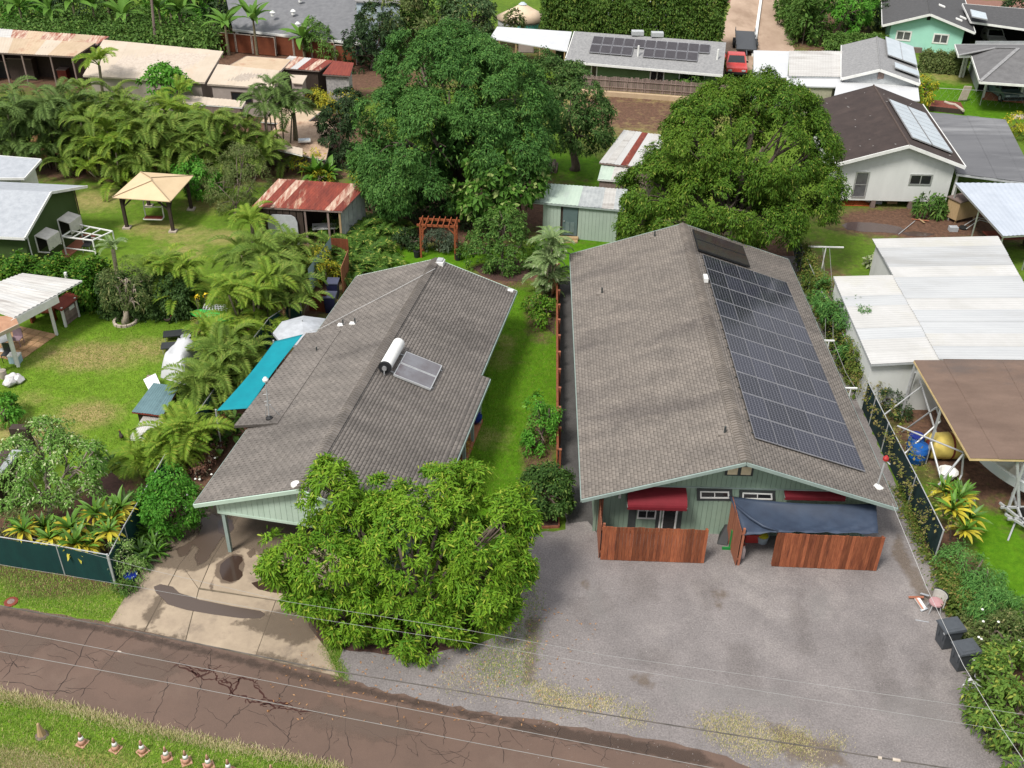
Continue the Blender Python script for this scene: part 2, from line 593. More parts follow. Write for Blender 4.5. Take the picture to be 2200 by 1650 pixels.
def limbs(base,lobes,r0,fork=0.35,mat=None,parent=None,name='trunk',thin=0.06):
 m=MB()
 b=Vector(base)
 cen=Vector((sum(l[0] for l in lobes)/len(lobes),sum(l[1] for l in lobes)/len(lobes),sum(l[2] for l in lobes)/len(lobes)))
 f=b+(cen-b)*fork
 m.tube([b+Vector((0,0,-0.1)),b+Vector((r0*.2,0,0.3)),b.lerp(f,0.5)+Vector((r0*.3,-r0*.3,0)),f],[r0*1.5,r0*1.1,r0*0.9,r0*0.75],9)
 for l in lobes:
  e=Vector(l[:3])
  mid=f.lerp(e,0.5)+Vector((random.uniform(-.3,.3),random.uniform(-.3,.3),0.25))*l[3]*0.3
  m.tube([f,mid,e],[r0*0.55,r0*0.35,thin],6)
  for q in range(4):
   t=e+Vector(sph(1)[0])*l[3]*0.75
   m.tube([mid.lerp(e,0.5),e.lerp(t,.5),t],[r0*0.22,thin*.7,thin*0.3],5)
 return m.build(name,mat,parent,smooth=True)

def tree(name,label,cat,base,lobes,mat,bark,L=0.3,W=0.08,k=9,sub_r=0.8,dens=0.55,tufts=14,droop=0.5,spread=0.85,r0=0.25,
  two=False,fill=0.35,low=-0.55,group=None,fork=0.35,crown='crown'):
 t=thing(name,label,cat,base,0,group)
 if bark:
  limbs(base,lobes,r0,fork,bark,t)
 P,A=crown_tufts(lobes,sub_r,dens,tufts,low)
 V,F=tuft_leaves(P,A,k,L,W,spread,droop,two)
 if fill:
  C=np.array(lobes,float)
  n=int(len(P)*fill)
  idx=rng.choice(len(C),n,p=C[:,3] ** 2/(C[:,3] ** 2).sum())
  p=C[idx,:3]+sph(n)*(C[idx,3:4]*rng.uniform(0.35,0.82,(n,1)))
  v2,f2=leaf_mesh(p,sph(n),L*1.35,W*1.7,0.3)
  if two:
   f2=f2+len(V)
   V=np.concatenate([V,v2]); F=np.concatenate([F,f2])
  else:
   F=np.concatenate([F,f2+len(V)]); V=np.concatenate([V,v2])
 mesh_obj(crown,V,F,mat,t)
 return t

_fr={}
def frond_mesh(key,L=2.4,leaflet=0.5,n=26,w=0.045,arch=0.75,vee=0.5,mat=None,stem=0.22,wid=1.0,plume=0.0):
 """one pinnate frond rising along +X from the origin and arching down; leaflets on both sides"""
 if key in _fr:
  return _fr[key]
 V,F=[],[]
 pts=[]
 for i in range(13):
  t=i/12
  a=R(68)-t ** 1.35*R(68)*(1+arch)
  if i == 0:
   pts.append(np.zeros(3)); continue
  pts.append(pts[-1]+np.array([math.cos(a),0,math.sin(a)])*L/12)
 pts=np.array(pts)
 mb=MB()
 mb.tube([tuple(p) for p in pts],[0.028*(1-0.85*i/12)+0.004 for i in range(13)],4,cap=False)
 base_v,base_f=mb.v,mb.f
 V=[tuple(v) for v in base_v]; F=[list(f) for f in base_f]
 rr=random.Random(len(key)+int(L*10))
 for i in range(n):
  t=stem+(1-stem)*(i+0.5)/n
  x=t*12; j=min(11,int(x)); fr=x-j
  p=pts[j]*(1-fr)+pts[j+1]*fr
  d=pts[j+1]-pts[j]; d /= np.linalg.norm(d)
  upv=np.array([-d[2],0,d[0]])
  ll=leaflet*(0.45+0.75*math.sin(math.pi*min(1,0.12+t*0.86)))*rr.uniform(0.85,1.1)
  for s in (-1,1):
   pl=rr.uniform(-plume,plume)
   dirv=d*(0.62+pl*.3)+np.array([0,s,0])*0.78+upv*(vee+pl)
   dirv /= np.linalg.norm(dirv)
   tip=p+dirv*ll+np.array([0,0,-0.28*ll])
   mid=p+dirv*ll*0.5
   wv=d*w*wid*0.5
   k=len(V)
   V+=[tuple(p-wv*0.5),tuple(mid-wv),tuple(tip),tuple(mid+wv)]
   F.append([k,k+1,k+2,k+3])
 me=bpy.data.meshes.new('frond')
 me.from_pydata(V,[],F)
 if mat:
  me.materials.append(mat)
 _fr[key]=me
 return me

def add_fronds(parent,pos,meshes,n,tilt=(0,35),sc_=(0.8,1.1),az0=None,name='frond'):
 """fronds round a stem top; pos in the thing's own space"""
 a0=random.uniform(0,6.28) if az0 is None else az0
 for i in range(n):
  me=meshes[i % len(meshes)]
  o=bpy.data.objects.new(name,me)
  link(o,parent)
  az=a0+2*math.pi*i/n*1.0+random.uniform(-.3,.3)+(i % 2)*.4
  o.location=pos
  s=random.uniform(*sc_)
  o.rotation_euler=(random.uniform(-.25,.25),R(random.uniform(*tilt)),az)
  o.scale=(s,s,s)

def areca(label,base,h=4.5,stems=7,spread=0.7,fronds=6,key='areca',mats=None,sc_=(0.8,1.15),group=None,name='areca_palm',cat='palm',stemr=0.045,hv=0.45,tilt=(-18,28)):
 t=thing(name,label,cat,base,0,group)
 mts,bark=mats
 ms=[frond_mesh(key+'a',*mts[0]),frond_mesh(key+'b',*mts[1])]
 m=MB()
 for i in range(stems+(stems if stems > 4 else 0)):
  a=2*math.pi*i/max(1,stems)+random.uniform(-.4,.4)
  r=spread*random.uniform(0.25,1.0) if stems > 1 else 0
  hh=h*random.uniform(1-hv,1.0) if stems > 1 else h
  if i >= stems:
   hh=h*random.uniform(.06,.5); r=spread*random.uniform(.7,1.5)
  b=(math.cos(a)*r,math.sin(a)*r,0)
  top=(b[0]*1.5+random.uniform(-.25,.25)*hh*.4,b[1]*1.5+random.uniform(-.25,.25)*hh*.4,hh)
  m.tube([lift(b,-.1),lerp(b,top,0.5),top],[stemr*1.5,stemr*1.1,stemr],6)
  add_fronds(t,top,ms,fronds,tilt=tilt,sc_=sc_)
 if stems > 4:
  dry=frond_mesh('dryf',1.9,.4,22,.05,1.0,.2,dry_leaf)
  for i in range(3):
   a=random.uniform(0,6.28); add_fronds(t,(math.cos(a)*spread,math.sin(a)*spread,h*random.uniform(.25,.6)),[dry],1,tilt=(35,70),sc_=(.6,.9))
 m.build('stem',bark,t,world=False,smooth=True)
 return t

def blades(name,pts,mat,n,L=(0.08,0.2),w=0.012,kind='stuff',parent=None,z=0.0,feather=0.12):
 """loose grass blades standing inside polygon pts"""
 poly=np.array([p[:2] for p in pts],float)
 lo,hi=poly.min(0),poly.max(0)
 out=[]
 need=n
 while need > 0:
  q=rng.uniform(lo,hi,(need*2+50,2))
  x,y=q[:,0],q[:,1]
  ins=np.zeros(len(q),bool)
  for i in range(len(poly)):
   a,b=poly[i],poly[(i+1) % len(poly)]
   c_=((a[1] > y) != (b[1] > y)) & (x < (b[0]-a[0])*(y-a[1])/(b[1]-a[1]+1e-12)+a[0])
   ins ^= c_
  q=q[ins][:need]
  out.append(q); need-=len(q)
 q=np.concatenate(out)+rng.normal(size=(n,2))*feather
 P=np.concatenate([q,np.full((n,1),z)],1)
 a=rng.uniform(0,6.28,n); lean=rng.uniform(0.2,1.2,n)
 D=np.stack([np.cos(a)*lean,np.sin(a)*lean,np.ones(n)],1)
 D /= np.linalg.norm(D,axis=1,keepdims=True)
 LL=rng.uniform(*L,n)[:,None]
 S=np.stack([-np.sin(a),np.cos(a),np.zeros(n)],1)*w
 V=np.stack([P-S,P+S,P+D*LL],1).reshape(-1,3)
 F=np.arange(len(V)).reshape(-1,3)
 o=mesh_obj(name,V,F,mat,parent)
 o['kind']=kind
 return o

# ================================================================== MATERIAL SET
grey_shingle=pm('grey_shingle',(0.215,0.188,0.164),(0.155,0.137,0.122),0.9,scale=.8,island=0.11,bump=0.25,bscale=70,c3=(0.125,0.11,0.10),stretch=(.45,1.3,1),speck=0.1,sscale=25)
grey_shingle_l=pm('grey_shingle_l',(0.20,0.178,0.16),(0.145,0.13,0.118),0.9,scale=.8,island=0.11,bump=0.25,bscale=70,c3=(0.115,0.103,0.094),stretch=(.45,1.3,1),speck=0.1,sscale=25)
far_shingle=pm('far_shingle',(0.27,0.27,0.27),(0.19,0.19,0.195),0.9,scale=5,speck=0.25,sscale=14)
dark_shingle=pm('dark_shingle',(0.085,0.084,0.086),(0.06,0.06,0.062),0.85,scale=4,speck=0.25,sscale=14)
mid_shingle=pm('mid_shingle',(0.15,0.148,0.15),(0.11,0.108,0.11),0.85,scale=1.5,speck=0.2,sscale=14)
brown_shingle=pm('brown_shingle',(0.052,0.038,0.034),(0.038,0.028,0.026),0.85,scale=1.2,speck=0.25,sscale=18,c3=(0.062,0.045,0.04))
pale_shingle=pm('pale_shingle',(0.37,0.39,0.42),(0.30,0.32,0.35),0.8,scale=3,speck=0.1,sscale=10)
felt=pm('felt',(0.085,0.075,0.067),None,0.95)
sage=pm('sage',(0.245,0.33,0.255),(0.22,0.30,0.235),0.7,scale=1.5,rand=0.05,speck=0.05)
mint_pale=pm('mint_pale',(0.45,0.56,0.48),(0.41,0.52,0.44),0.65,scale=1.5,rand=0.04)
sage_trim=pm('sage_trim',(0.27,0.335,0.31),(0.22,0.28,0.26),0.6,scale=3)
dark_trim=pm('dark_trim',(0.055,0.062,0.062),None,0.6)
white_paint=pm('white_paint',(0.78,0.78,0.76),(0.66,0.66,0.64),0.5,scale=2)
white_wall=pm('white_wall',(0.66,0.675,0.66),(0.6,0.615,0.6),0.6,scale=1.2,c3=(0.52,0.54,0.52),stretch=(1,1,0.3))
grey_paint=pm('grey_paint',(0.45,0.47,0.48),None,0.6)
bluegrey=pm('bluegrey',(0.42,0.5,0.56),None,0.6)
glass_dark=pm('glass_dark',(0.02,0.022,0.025),None,0.08,spec=0.6)
glass_grey=pm('glass_grey',(0.12,0.125,0.13),(0.07,0.07,0.075),0.15,spec=0.6,scale=1.5)
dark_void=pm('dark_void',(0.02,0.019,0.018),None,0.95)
red_awning=pm('red_awning',(0.165,0.012,0.02),(0.135,0.010,0.016),0.75,scale=2)
redwood=pm('redwood',(0.30,0.098,0.043),(0.19,0.055,0.026),0.7,scale=3.5,rand=0.38,stretch=(5,5,0.6),bump=0.3,bscale=12,c3=(0.14,0.042,0.022))
redwood_pale=pm('redwood_pale',(0.33,0.13,0.075),(0.24,0.085,0.05),0.75,scale=3,rand=0.15,stretch=(5,5,0.6))
orange_wood=pm('orange_wood',(0.30,0.085,0.035),(0.22,0.06,0.025),0.7,scale=5,stretch=(4,4,0.7))
grey_wood=pm('grey_wood',(0.25,0.19,0.17),(0.16,0.115,0.10),0.85,scale=4,rand=0.25,stretch=(4,4,0.5))
dark_wood=pm('dark_wood',(0.06,0.042,0.033),(0.035,0.025,0.02),0.8,scale=5,stretch=(4,4,0.6))
bare_wood=pm('bare_wood',(0.42,0.30,0.17),(0.34,0.23,0.12),0.75,scale=4,stretch=(4,4,0.6))
yellow_wood=pm('yellow_wood',(0.68,0.52,0.27),(0.56,0.42,0.2),0.7,scale=3)
navy_tarp=pm('navy_tarp',(0.04,0.058,0.095),(0.03,0.042,0.07),0.55,scale=1.5,spec=0.4)
teal_sail=pm('teal_sail',(0.0,0.225,0.275),(0.0,0.195,0.245),0.75,scale=2)
black_plastic=pm('black_plastic',(0.02,0.021,0.023),None,0.5)
bin_grey=pm('bin_grey',(0.06,0.068,0.078),(0.048,0.055,0.064),0.5,scale=4,spec=0.45)
green_plastic=pm('green_plastic',(0.02,0.22,0.05),None,0.5)
steel=pm('steel',(0.55,0.56,0.57),(0.42,0.43,0.44),0.4,scale=6,metal=0.6)
galv=pm('galv',(0.5,0.51,0.52),(0.4,0.41,0.42),0.5,scale=6,metal=0.3)
pvc_white=pm('pvc_white',(0.8,0.8,0.79),None,0.4)
wire_mat=pm('wire_mat',(0.30,0.29,0.28),None,0.5,metal=0.2)
cable_mat=pm('cable_mat',(0.06,0.055,0.05),(0.14,0.12,0.11),0.6,scale=2)
bark=pm('bark',(0.16,0.125,0.10),(0.09,0.07,0.055),0.9,scale=4,stretch=(3,3,0.8),bump=0.4,bscale=15)
pale_bark=pm('pale_bark',(0.34,0.29,0.23),(0.24,0.2,0.155),0.9,scale=4,stretch=(3,3,0.8))
palm_bark=pm('palm_bark',(0.22,0.19,0.13),(0.12,0.11,0.06),0.85,scale=6,stretch=(1,1,3))
mulch=pm('mulch',(0.085,0.045,0.035),(0.045,0.026,0.022),0.95,scale=9,bump=0.8,bscale=50,speck=0.5,sscale=18)
rust_red=pm('rust_red',(0.22,0.045,0.027),(0.13,0.028,0.02),0.75,scale=1.8,c3=(0.42,0.30,0.21),stretch=(2.2,0.6,1),speck=0.25,sscale=9,rand=0.15)
rust_mix=pm('rust_mix',(0.55,0.45,0.35),(0.24,0.055,0.032),0.7,scale=1.5,c3=(0.19,0.04,0.025),stretch=(3,0.5,1),speck=0.2,sscale=9)
rust_dark=pm('rust_dark',(0.15,0.03,0.022),(0.21,0.045,0.028),0.75,scale=2,stretch=(3,0.6,1),speck=0.25)
cream_metal=pm('cream_metal',(0.50,0.42,0.34),(0.44,0.37,0.29),0.55,scale=0.8,c3=(0.44,0.34,0.25),stretch=(1,1,1),rand=0.03)
tan_metal=pm('tan_metal',(0.47,0.36,0.25),(0.40,0.30,0.2),0.6,scale=0.8,c3=(0.30,0.13,0.08),rand=0.06)
white_metal=pm('white_metal',(0.44,0.45,0.455),(0.38,0.39,0.40),0.45,scale=0.5,c3=(0.34,0.34,0.335),stretch=(.35,1.6,1),rand=0.05,spec=0.5)
white_metal2=pm('white_metal2',(0.48,0.475,0.465),(0.42,0.415,0.40),0.45,scale=0.6,c3=(0.43,0.42,0.38),rand=0.03,spec=0.5)
white_metal3=pm('white_metal3',(0.50,0.49,0.47),(0.40,0.385,0.365),0.5,scale=1.2,c3=(0.31,0.29,0.27),stretch=(0.5,3,1),rand=0.06)
green_tin=pm('green_tin',(0.43,0.52,0.44),(0.38,0.47,0.4),0.5,scale=1.2,c3=(0.33,0.37,0.35),rand=0.05)
grey_tin=pm('grey_tin',(0.40,0.42,0.42),(0.26,0.28,0.29),0.5,scale=1.8,rand=0.05)
flat_dark=pm('flat_dark',(0.115,0.115,0.12),(0.075,0.075,0.08),0.35,scale=0.5,stretch=(0.25,1.6,1),c3=(0.2,0.2,0.205),spec=0.5)
brown_felt=pm('brown_felt',(0.165,0.112,0.085),(0.12,0.08,0.06),0.6,scale=0.6,c3=(0.105,0.08,0.068),stretch=(0.6,1.4,1),speck=0.12,sscale=14)
tan_canvas=pm('tan_canvas',(0.60,0.46,0.29),(0.56,0.42,0.26),0.85,scale=1.2)
grey_canvas=pm('grey_canvas',(0.42,0.44,0.47),None,0.8)
white_canvas=pm('white_canvas',(0.53,0.54,0.55),(0.47,0.48,0.5),0.5,scale=0.8)
blue_white=pm('blue_white',(0.43,0.47,0.53),(0.37,0.41,0.47),0.4,scale=0.7,rand=0.04,spec=0.5)
dkgreen_wall=pm('dkgreen_wall',(0.05,0.085,0.025),(0.042,0.072,0.02),0.75,scale=1.5,stretch=(1,1,0.3))
green_wall=pm('green_wall',(0.12,0.2,0.09),(0.10,0.17,0.075),0.7,scale=1.5)
aqua_wall=pm('aqua_wall',(0.36,0.68,0.56),(0.33,0.63,0.52),0.65,scale=1.2)
taupe_wall=pm('taupe_wall',(0.38,0.32,0.29),(0.32,0.27,0.245),0.75,scale=1.4)
mesh_green=pm('mesh_green',(0.006,0.045,0.042),(0.005,0.032,0.032),0.8,scale=2.5,stretch=(1,1,0.4),bump=0.15,bscale=60)
mesh_dark=pm('mesh_dark',(0.010,0.030,0.030),(0.008,0.02,0.021),0.85,scale=2.5,stretch=(1,1,0.4))
brown_panel=pm('brown_panel',(0.17,0.05,0.022),(0.13,0.038,0.018),0.7,scale=2,rand=0.12)
green_tarp=pm('green_tarp',(0.05,0.42,0.07),(0.04,0.37,0.06),0.6)
collector=pm('collector',(0.035,0.033,0.036),(0.04,0.025,0.024),0.2,scale=0.7,spec=0.6)
collector_lite=pm('collector_lite',(0.16,0.162,0.178),(0.11,0.10,0.108),0.18,scale=1,spec=0.6,c3=(0.06,0.034,0.038))  # dark purple blotches paint a reflection into the glass colour
terracotta=pm('terracotta',(0.34,0.14,0.07),None,0.8)
blue_plastic=pm('blue_plastic',(0.01,0.10,0.38),None,0.4)
blue_glaze=pm('blue_glaze',(0.01,0.025,0.2),None,0.25)
cone_orange=pm('cone_orange',(0.52,0.28,0.2),(0.42,0.23,0.17),0.6,scale=6)
stone_pale=pm('stone_pale',(0.46,0.4,0.34),(0.36,0.3,0.25),0.9,scale=5,rand=0.15)
tile_tan=pm('tile_tan',(0.44,0.27,0.15),(0.36,0.21,0.115),0.8,scale=3,rand=0.25)
car_red=pm('car_red',(0.52,0.055,0.05),None,0.3,spec=0.6)
car_dark=pm('car_dark',(0.03,0.032,0.035),None,0.35,spec=0.5)
rubber=pm('rubber',(0.018,0.018,0.018),None,0.8)
boat_white=pm('boat_white',(0.74,0.8,0.82),(0.68,0.74,0.77),0.35,scale=1)
tank_yellow=pm('tank_yellow',(0.62,0.5,0.13),(0.5,0.38,0.1),0.5,scale=2)

def pv_material():
 """dark cells with thin pale busbar lines; the panel frames themselves are geometry"""
 m,n,l,b=_new('pv_cells')
 t=n.new('ShaderNodeTexCoord')
 sx=n.new('ShaderNodeSeparateXYZ')
 l.new(t.outputs['UV'],sx.inputs[0])
 outs=[]
 for ax,cnt,wd in (('X',6,0.085),('Y',10,0.06)):
  mu=n.new('ShaderNodeMath'); mu.operation='MULTIPLY'; mu.inputs[1].default_value=cnt
  fr=n.new('ShaderNodeMath'); fr.operation='FRACT'
  lt=n.new('ShaderNodeMath'); lt.operation='LESS_THAN'; lt.inputs[1].default_value=wd
  l.new(sx.outputs[ax],mu.inputs[0]); l.new(mu.outputs[0],fr.inputs[0]); l.new(fr.outputs[0],lt.inputs[0])
  outs.append(lt.outputs[0])
 mxm=n.new('ShaderNodeMath'); mxm.operation='MAXIMUM'
 l.new(outs[0],mxm.inputs[0]); l.new(outs[1],mxm.inputs[1])
 oi=n.new('ShaderNodeObjectInfo')
 mr=n.new('ShaderNodeMapRange'); mr.inputs['To Min'].default_value=0.6; mr.inputs['To Max'].default_value=1.5
 l.new(oi.outputs['Random'],mr.inputs['Value'])
 h=n.new('ShaderNodeHueSaturation'); h.inputs['Color'].default_value=(0.016,0.017,0.026,1)
 l.new(mr.outputs['Result'],h.inputs['Value'])
 mix=n.new('ShaderNodeMix'); mix.data_type='RGBA'
 l.new(h.outputs['Color'],mix.inputs['A']); mix.inputs['B'].default_value=(0.18,0.18,0.21,1)
 l.new(mxm.outputs[0],mix.inputs['Factor'])
 l.new(mix.outputs['Result'],b.inputs['Base Color'])
 b.inputs['Roughness'].default_value=0.13
 b.inputs['Specular IOR Level'].default_value=0.55
 return m
pv_cells=pv_material()
pv_frame=pm('pv_frame',(0.33,0.33,0.35),None,0.4,metal=0.5)

def water_mat(name,c,rough=0.02):
 m,n,l,b=_new(name)
 b.inputs['Base Color'].default_value=(*c,1)
 b.inputs['Roughness'].default_value=rough
 b.inputs['Specular IOR Level'].default_value=0.5
 return m
puddle_mat=water_mat('puddle_mat',(0.05,0.032,0.024),0.12)
mud_mat=water_mat('mud_mat',(0.075,0.05,0.045),0.12)

# leaves
mango_young=leaf_mat('mango_young',(0.05,0.16,0.012),(0.18,0.315,0.022),(0.29,0.36,0.045),trans=0.3,tip=0.10,nscale=0.7)
mango_dark=leaf_mat('mango_dark',(0.042,0.11,0.012),(0.115,0.20,0.018),(0.22,0.26,0.045),trans=0.25,tip=0.06,nscale=0.4)
big_leaf=leaf_mat('big_leaf',(0.026,0.092,0.02),(0.085,0.195,0.04),(0.14,0.26,0.055),trans=0.25,tip=0.07,nscale=0.25)
dark_leaf=leaf_mat('dark_leaf',(0.02,0.045,0.016),(0.045,0.08,0.028),None,trans=0.2)
mid_leaf=leaf_mat('mid_leaf',(0.045,0.11,0.02),(0.10,0.19,0.035),(0.17,0.26,0.06),trans=0.3,tip=0.08)
bright_leaf=leaf_mat('bright_leaf',(0.045,0.17,0.015),(0.10,0.28,0.03),(0.16,0.33,0.05),trans=0.3,tip=0.08)
yellow_leaf=leaf_mat('yellow_leaf',(0.17,0.22,0.02),(0.34,0.33,0.03),(0.5,0.40,0.03),trans=0.3,tip=0.2)
olive_leaf=leaf_mat('olive_leaf',(0.065,0.10,0.03),(0.13,0.17,0.05),(0.22,0.22,0.09),trans=0.3,tip=0.1)
pale_leaf=leaf_mat('pale_leaf',(0.10,0.23,0.035),(0.24,0.38,0.10),(0.45,0.50,0.28),trans=0.3,tip=0.1)
feather_leaf=leaf_mat('feather_leaf',(0.055,0.15,0.035),(0.10,0.24,0.05),(0.16,0.3,0.07),trans=0.3)
vine_leaf=leaf_mat('vine_leaf',(0.06,0.11,0.02),(0.14,0.19,0.035),(0.24,0.19,0.06),trans=0.3,tip=0.15)
hedge_leaf=leaf_mat('hedge_leaf',(0.032,0.105,0.008),(0.09,0.20,0.014),(0.17,0.22,0.03),trans=0.25,tip=0.1)
white_flower=pm('white_flower',(0.75,0.75,0.7),None,0.7)
yellow_flower=pm('yellow_flower',(0.75,0.55,0.03),None,0.7)
dry_leaf=leaf_mat('dry_leaf',(0.28,0.13,0.05),(0.42,0.25,0.13),None,trans=0.1)
palm_leaf=leaf_mat('palm_leaf',(0.068,0.135,0.018),(0.19,0.27,0.045),(0.24,0.26,0.06),trans=0.3,tip=0.03,nscale=1.5)
palm_bright=leaf_mat('palm_bright',(0.09,0.185,0.014),(0.235,0.33,0.04),(0.31,0.33,0.05),trans=0.35,tip=0.04,nscale=1.5)
palm_dark=leaf_mat('palm_dark',(0.05,0.10,0.022),(0.14,0.21,0.055),None,trans=0.25,nscale=1.5)
ginger_leaf=leaf_mat('ginger_leaf',(0.03,0.085,0.012),(0.10,0.18,0.025),(0.30,0.33,0.07),trans=0.3,tip=0.15,nscale=1.5)
silver_leaf=leaf_mat('silver_leaf',(0.10,0.17,0.06),(0.24,0.32,0.13),(0.34,0.38,0.24),trans=0.3,tip=0.1)
banana_leaf=leaf_mat('banana_leaf',(0.06,0.15,0.02),(0.13,0.26,0.04),(0.2,0.3,0.08),trans=0.4,tip=0.1,nscale=1)
grass_blade=leaf_mat('grass_blade',(0.12,0.235,0.03),(0.21,0.325,0.05),(0.44,0.42,0.16),trans=0.35,tip=0.2,nscale=0.6)
straw_blade=leaf_mat('straw_blade',(0.42,0.37,0.18),(0.66,0.57,0.36),(0.26,0.29,0.08),trans=0.3,tip=0.25,nscale=0.6)
lawn_blade=leaf_mat('lawn_blade',(0.08,0.17,0.012),(0.16,0.25,0.025),(0.28,0.29,0.07),trans=0.35,tip=0.08,nscale=0.6)

# ================================================================== GROUND
def terrain_material():
 m,n,l,b=_new('terrain')
 t=n.new('ShaderNodeTexCoord')
 def noise(scale,detail=6,rough=0.65):
  x=n.new('ShaderNodeTexNoise')
  x.inputs['Scale'].default_value=scale; x.inputs['Detail'].default_value=detail; x.inputs['Roughness'].default_value=rough
  l.new(t.outputs['Object'],x.inputs['Vector'])
  return x.outputs['Fac']
 def ramp(s,a,c):
  r=n.new('ShaderNodeMapRange'); r.inputs['From Min'].default_value=a; r.inputs['From Max'].default_value=c
  l.new(s,r.inputs['Value']); return r.outputs['Result']
 def mix(f,a,c):
  x=n.new('ShaderNodeMix'); x.data_type='RGBA'
  l.new(f,x.inputs['Factor'])
  for k,v in (('A',a),('B',c)):
   if isinstance(v,tuple):
    x.inputs[k].default_value=(*v,1)
   else:
    l.new(v,x.inputs[k])
  return x.outputs['Result']
 def attr(name):
  a=n.new('ShaderNodeAttribute'); a.attribute_name=name; return a.outputs['Fac']
 def mask(name,ns,w=0.35):
  a=n.new('ShaderNodeMath'); a.operation='MULTIPLY_ADD'
  l.new(noise(ns,8,0.7),a.inputs[0]); a.inputs[1].default_value=1.3; a.inputs[2].default_value=-0.65
  s=n.new('ShaderNodeMath'); s.operation='ADD'
  l.new(a.outputs[0],s.inputs[0]); l.new(attr(name),s.inputs[1])
  return ramp(s.outputs[0],0.5-w/2,0.5+w/2)
 g=mix(ramp(noise(0.35),0.4,0.62),(0.072,0.15,0.010),(0.115,0.20,0.014))
 g=mix(ramp(noise(5,4),0.35,0.7),g,(0.085,0.125,0.018))
 g=mix(ramp(noise(1.1),0.62,0.75),g,(0.17,0.17,0.05))
 lush=mix(ramp(noise(3,4),0.35,0.7),(0.058,0.155,0.004),(0.088,0.195,0.006))
 g=mix(mask('lush',0.8),g,lush)
 bright=mix(ramp(noise(2.2,6),0.35,0.7),(0.15,0.255,0.02),(0.115,0.22,0.016))
 g=mix(mask('bright',0.6,0.8),g,bright)
 d=mix(ramp(noise(6),0.35,0.65),(0.34,0.26,0.12),(0.23,0.20,0.065))
 g=mix(mask('dry',1.4,0.7),g,d)
 s=mix(ramp(noise(5),0.35,0.65),(0.155,0.085,0.055),(0.085,0.05,0.035))
 g=mix(mask('soil',1.0,0.4),g,s)
 h=n.new('ShaderNodeHueSaturation')
 r=n.new('ShaderNodeMapRange'); r.inputs['To Min'].default_value=0.55; r.inputs['To Max'].default_value=1.45
 l.new(noise(22,3),r.inputs['Value'])
 r9=n.new('ShaderNodeMapRange'); r9.inputs['From Min'].default_value=0.3; r9.inputs['From Max'].default_value=0.7; r9.inputs['To Min'].default_value=0.72; r9.inputs['To Max'].default_value=1.22
 l.new(noise(2.3,5,0.75),r9.inputs['Value'])
 mu9=n.new('ShaderNodeMath'); mu9.operation='MULTIPLY'; l.new(r.outputs['Result'],mu9.inputs[0]); l.new(r9.outputs['Result'],mu9.inputs[1])
 l.new(mu9.outputs[0],h.inputs['Value']); l.new(g,h.inputs['Color'])
 l.new(h.outputs['Color'],b.inputs['Base Color'])
 b.inputs['Roughness'].default_value=0.95
 b.inputs['Specular IOR Level'].default_value=0.15
 bu=n.new('ShaderNodeBump'); bu.inputs['Strength'].default_value=0.6; bu.inputs['Distance'].default_value=0.04
 l.new(noise(28,3),bu.inputs['Height']); l.new(bu.outputs['Normal'],b.inputs['Normal'])
 return m

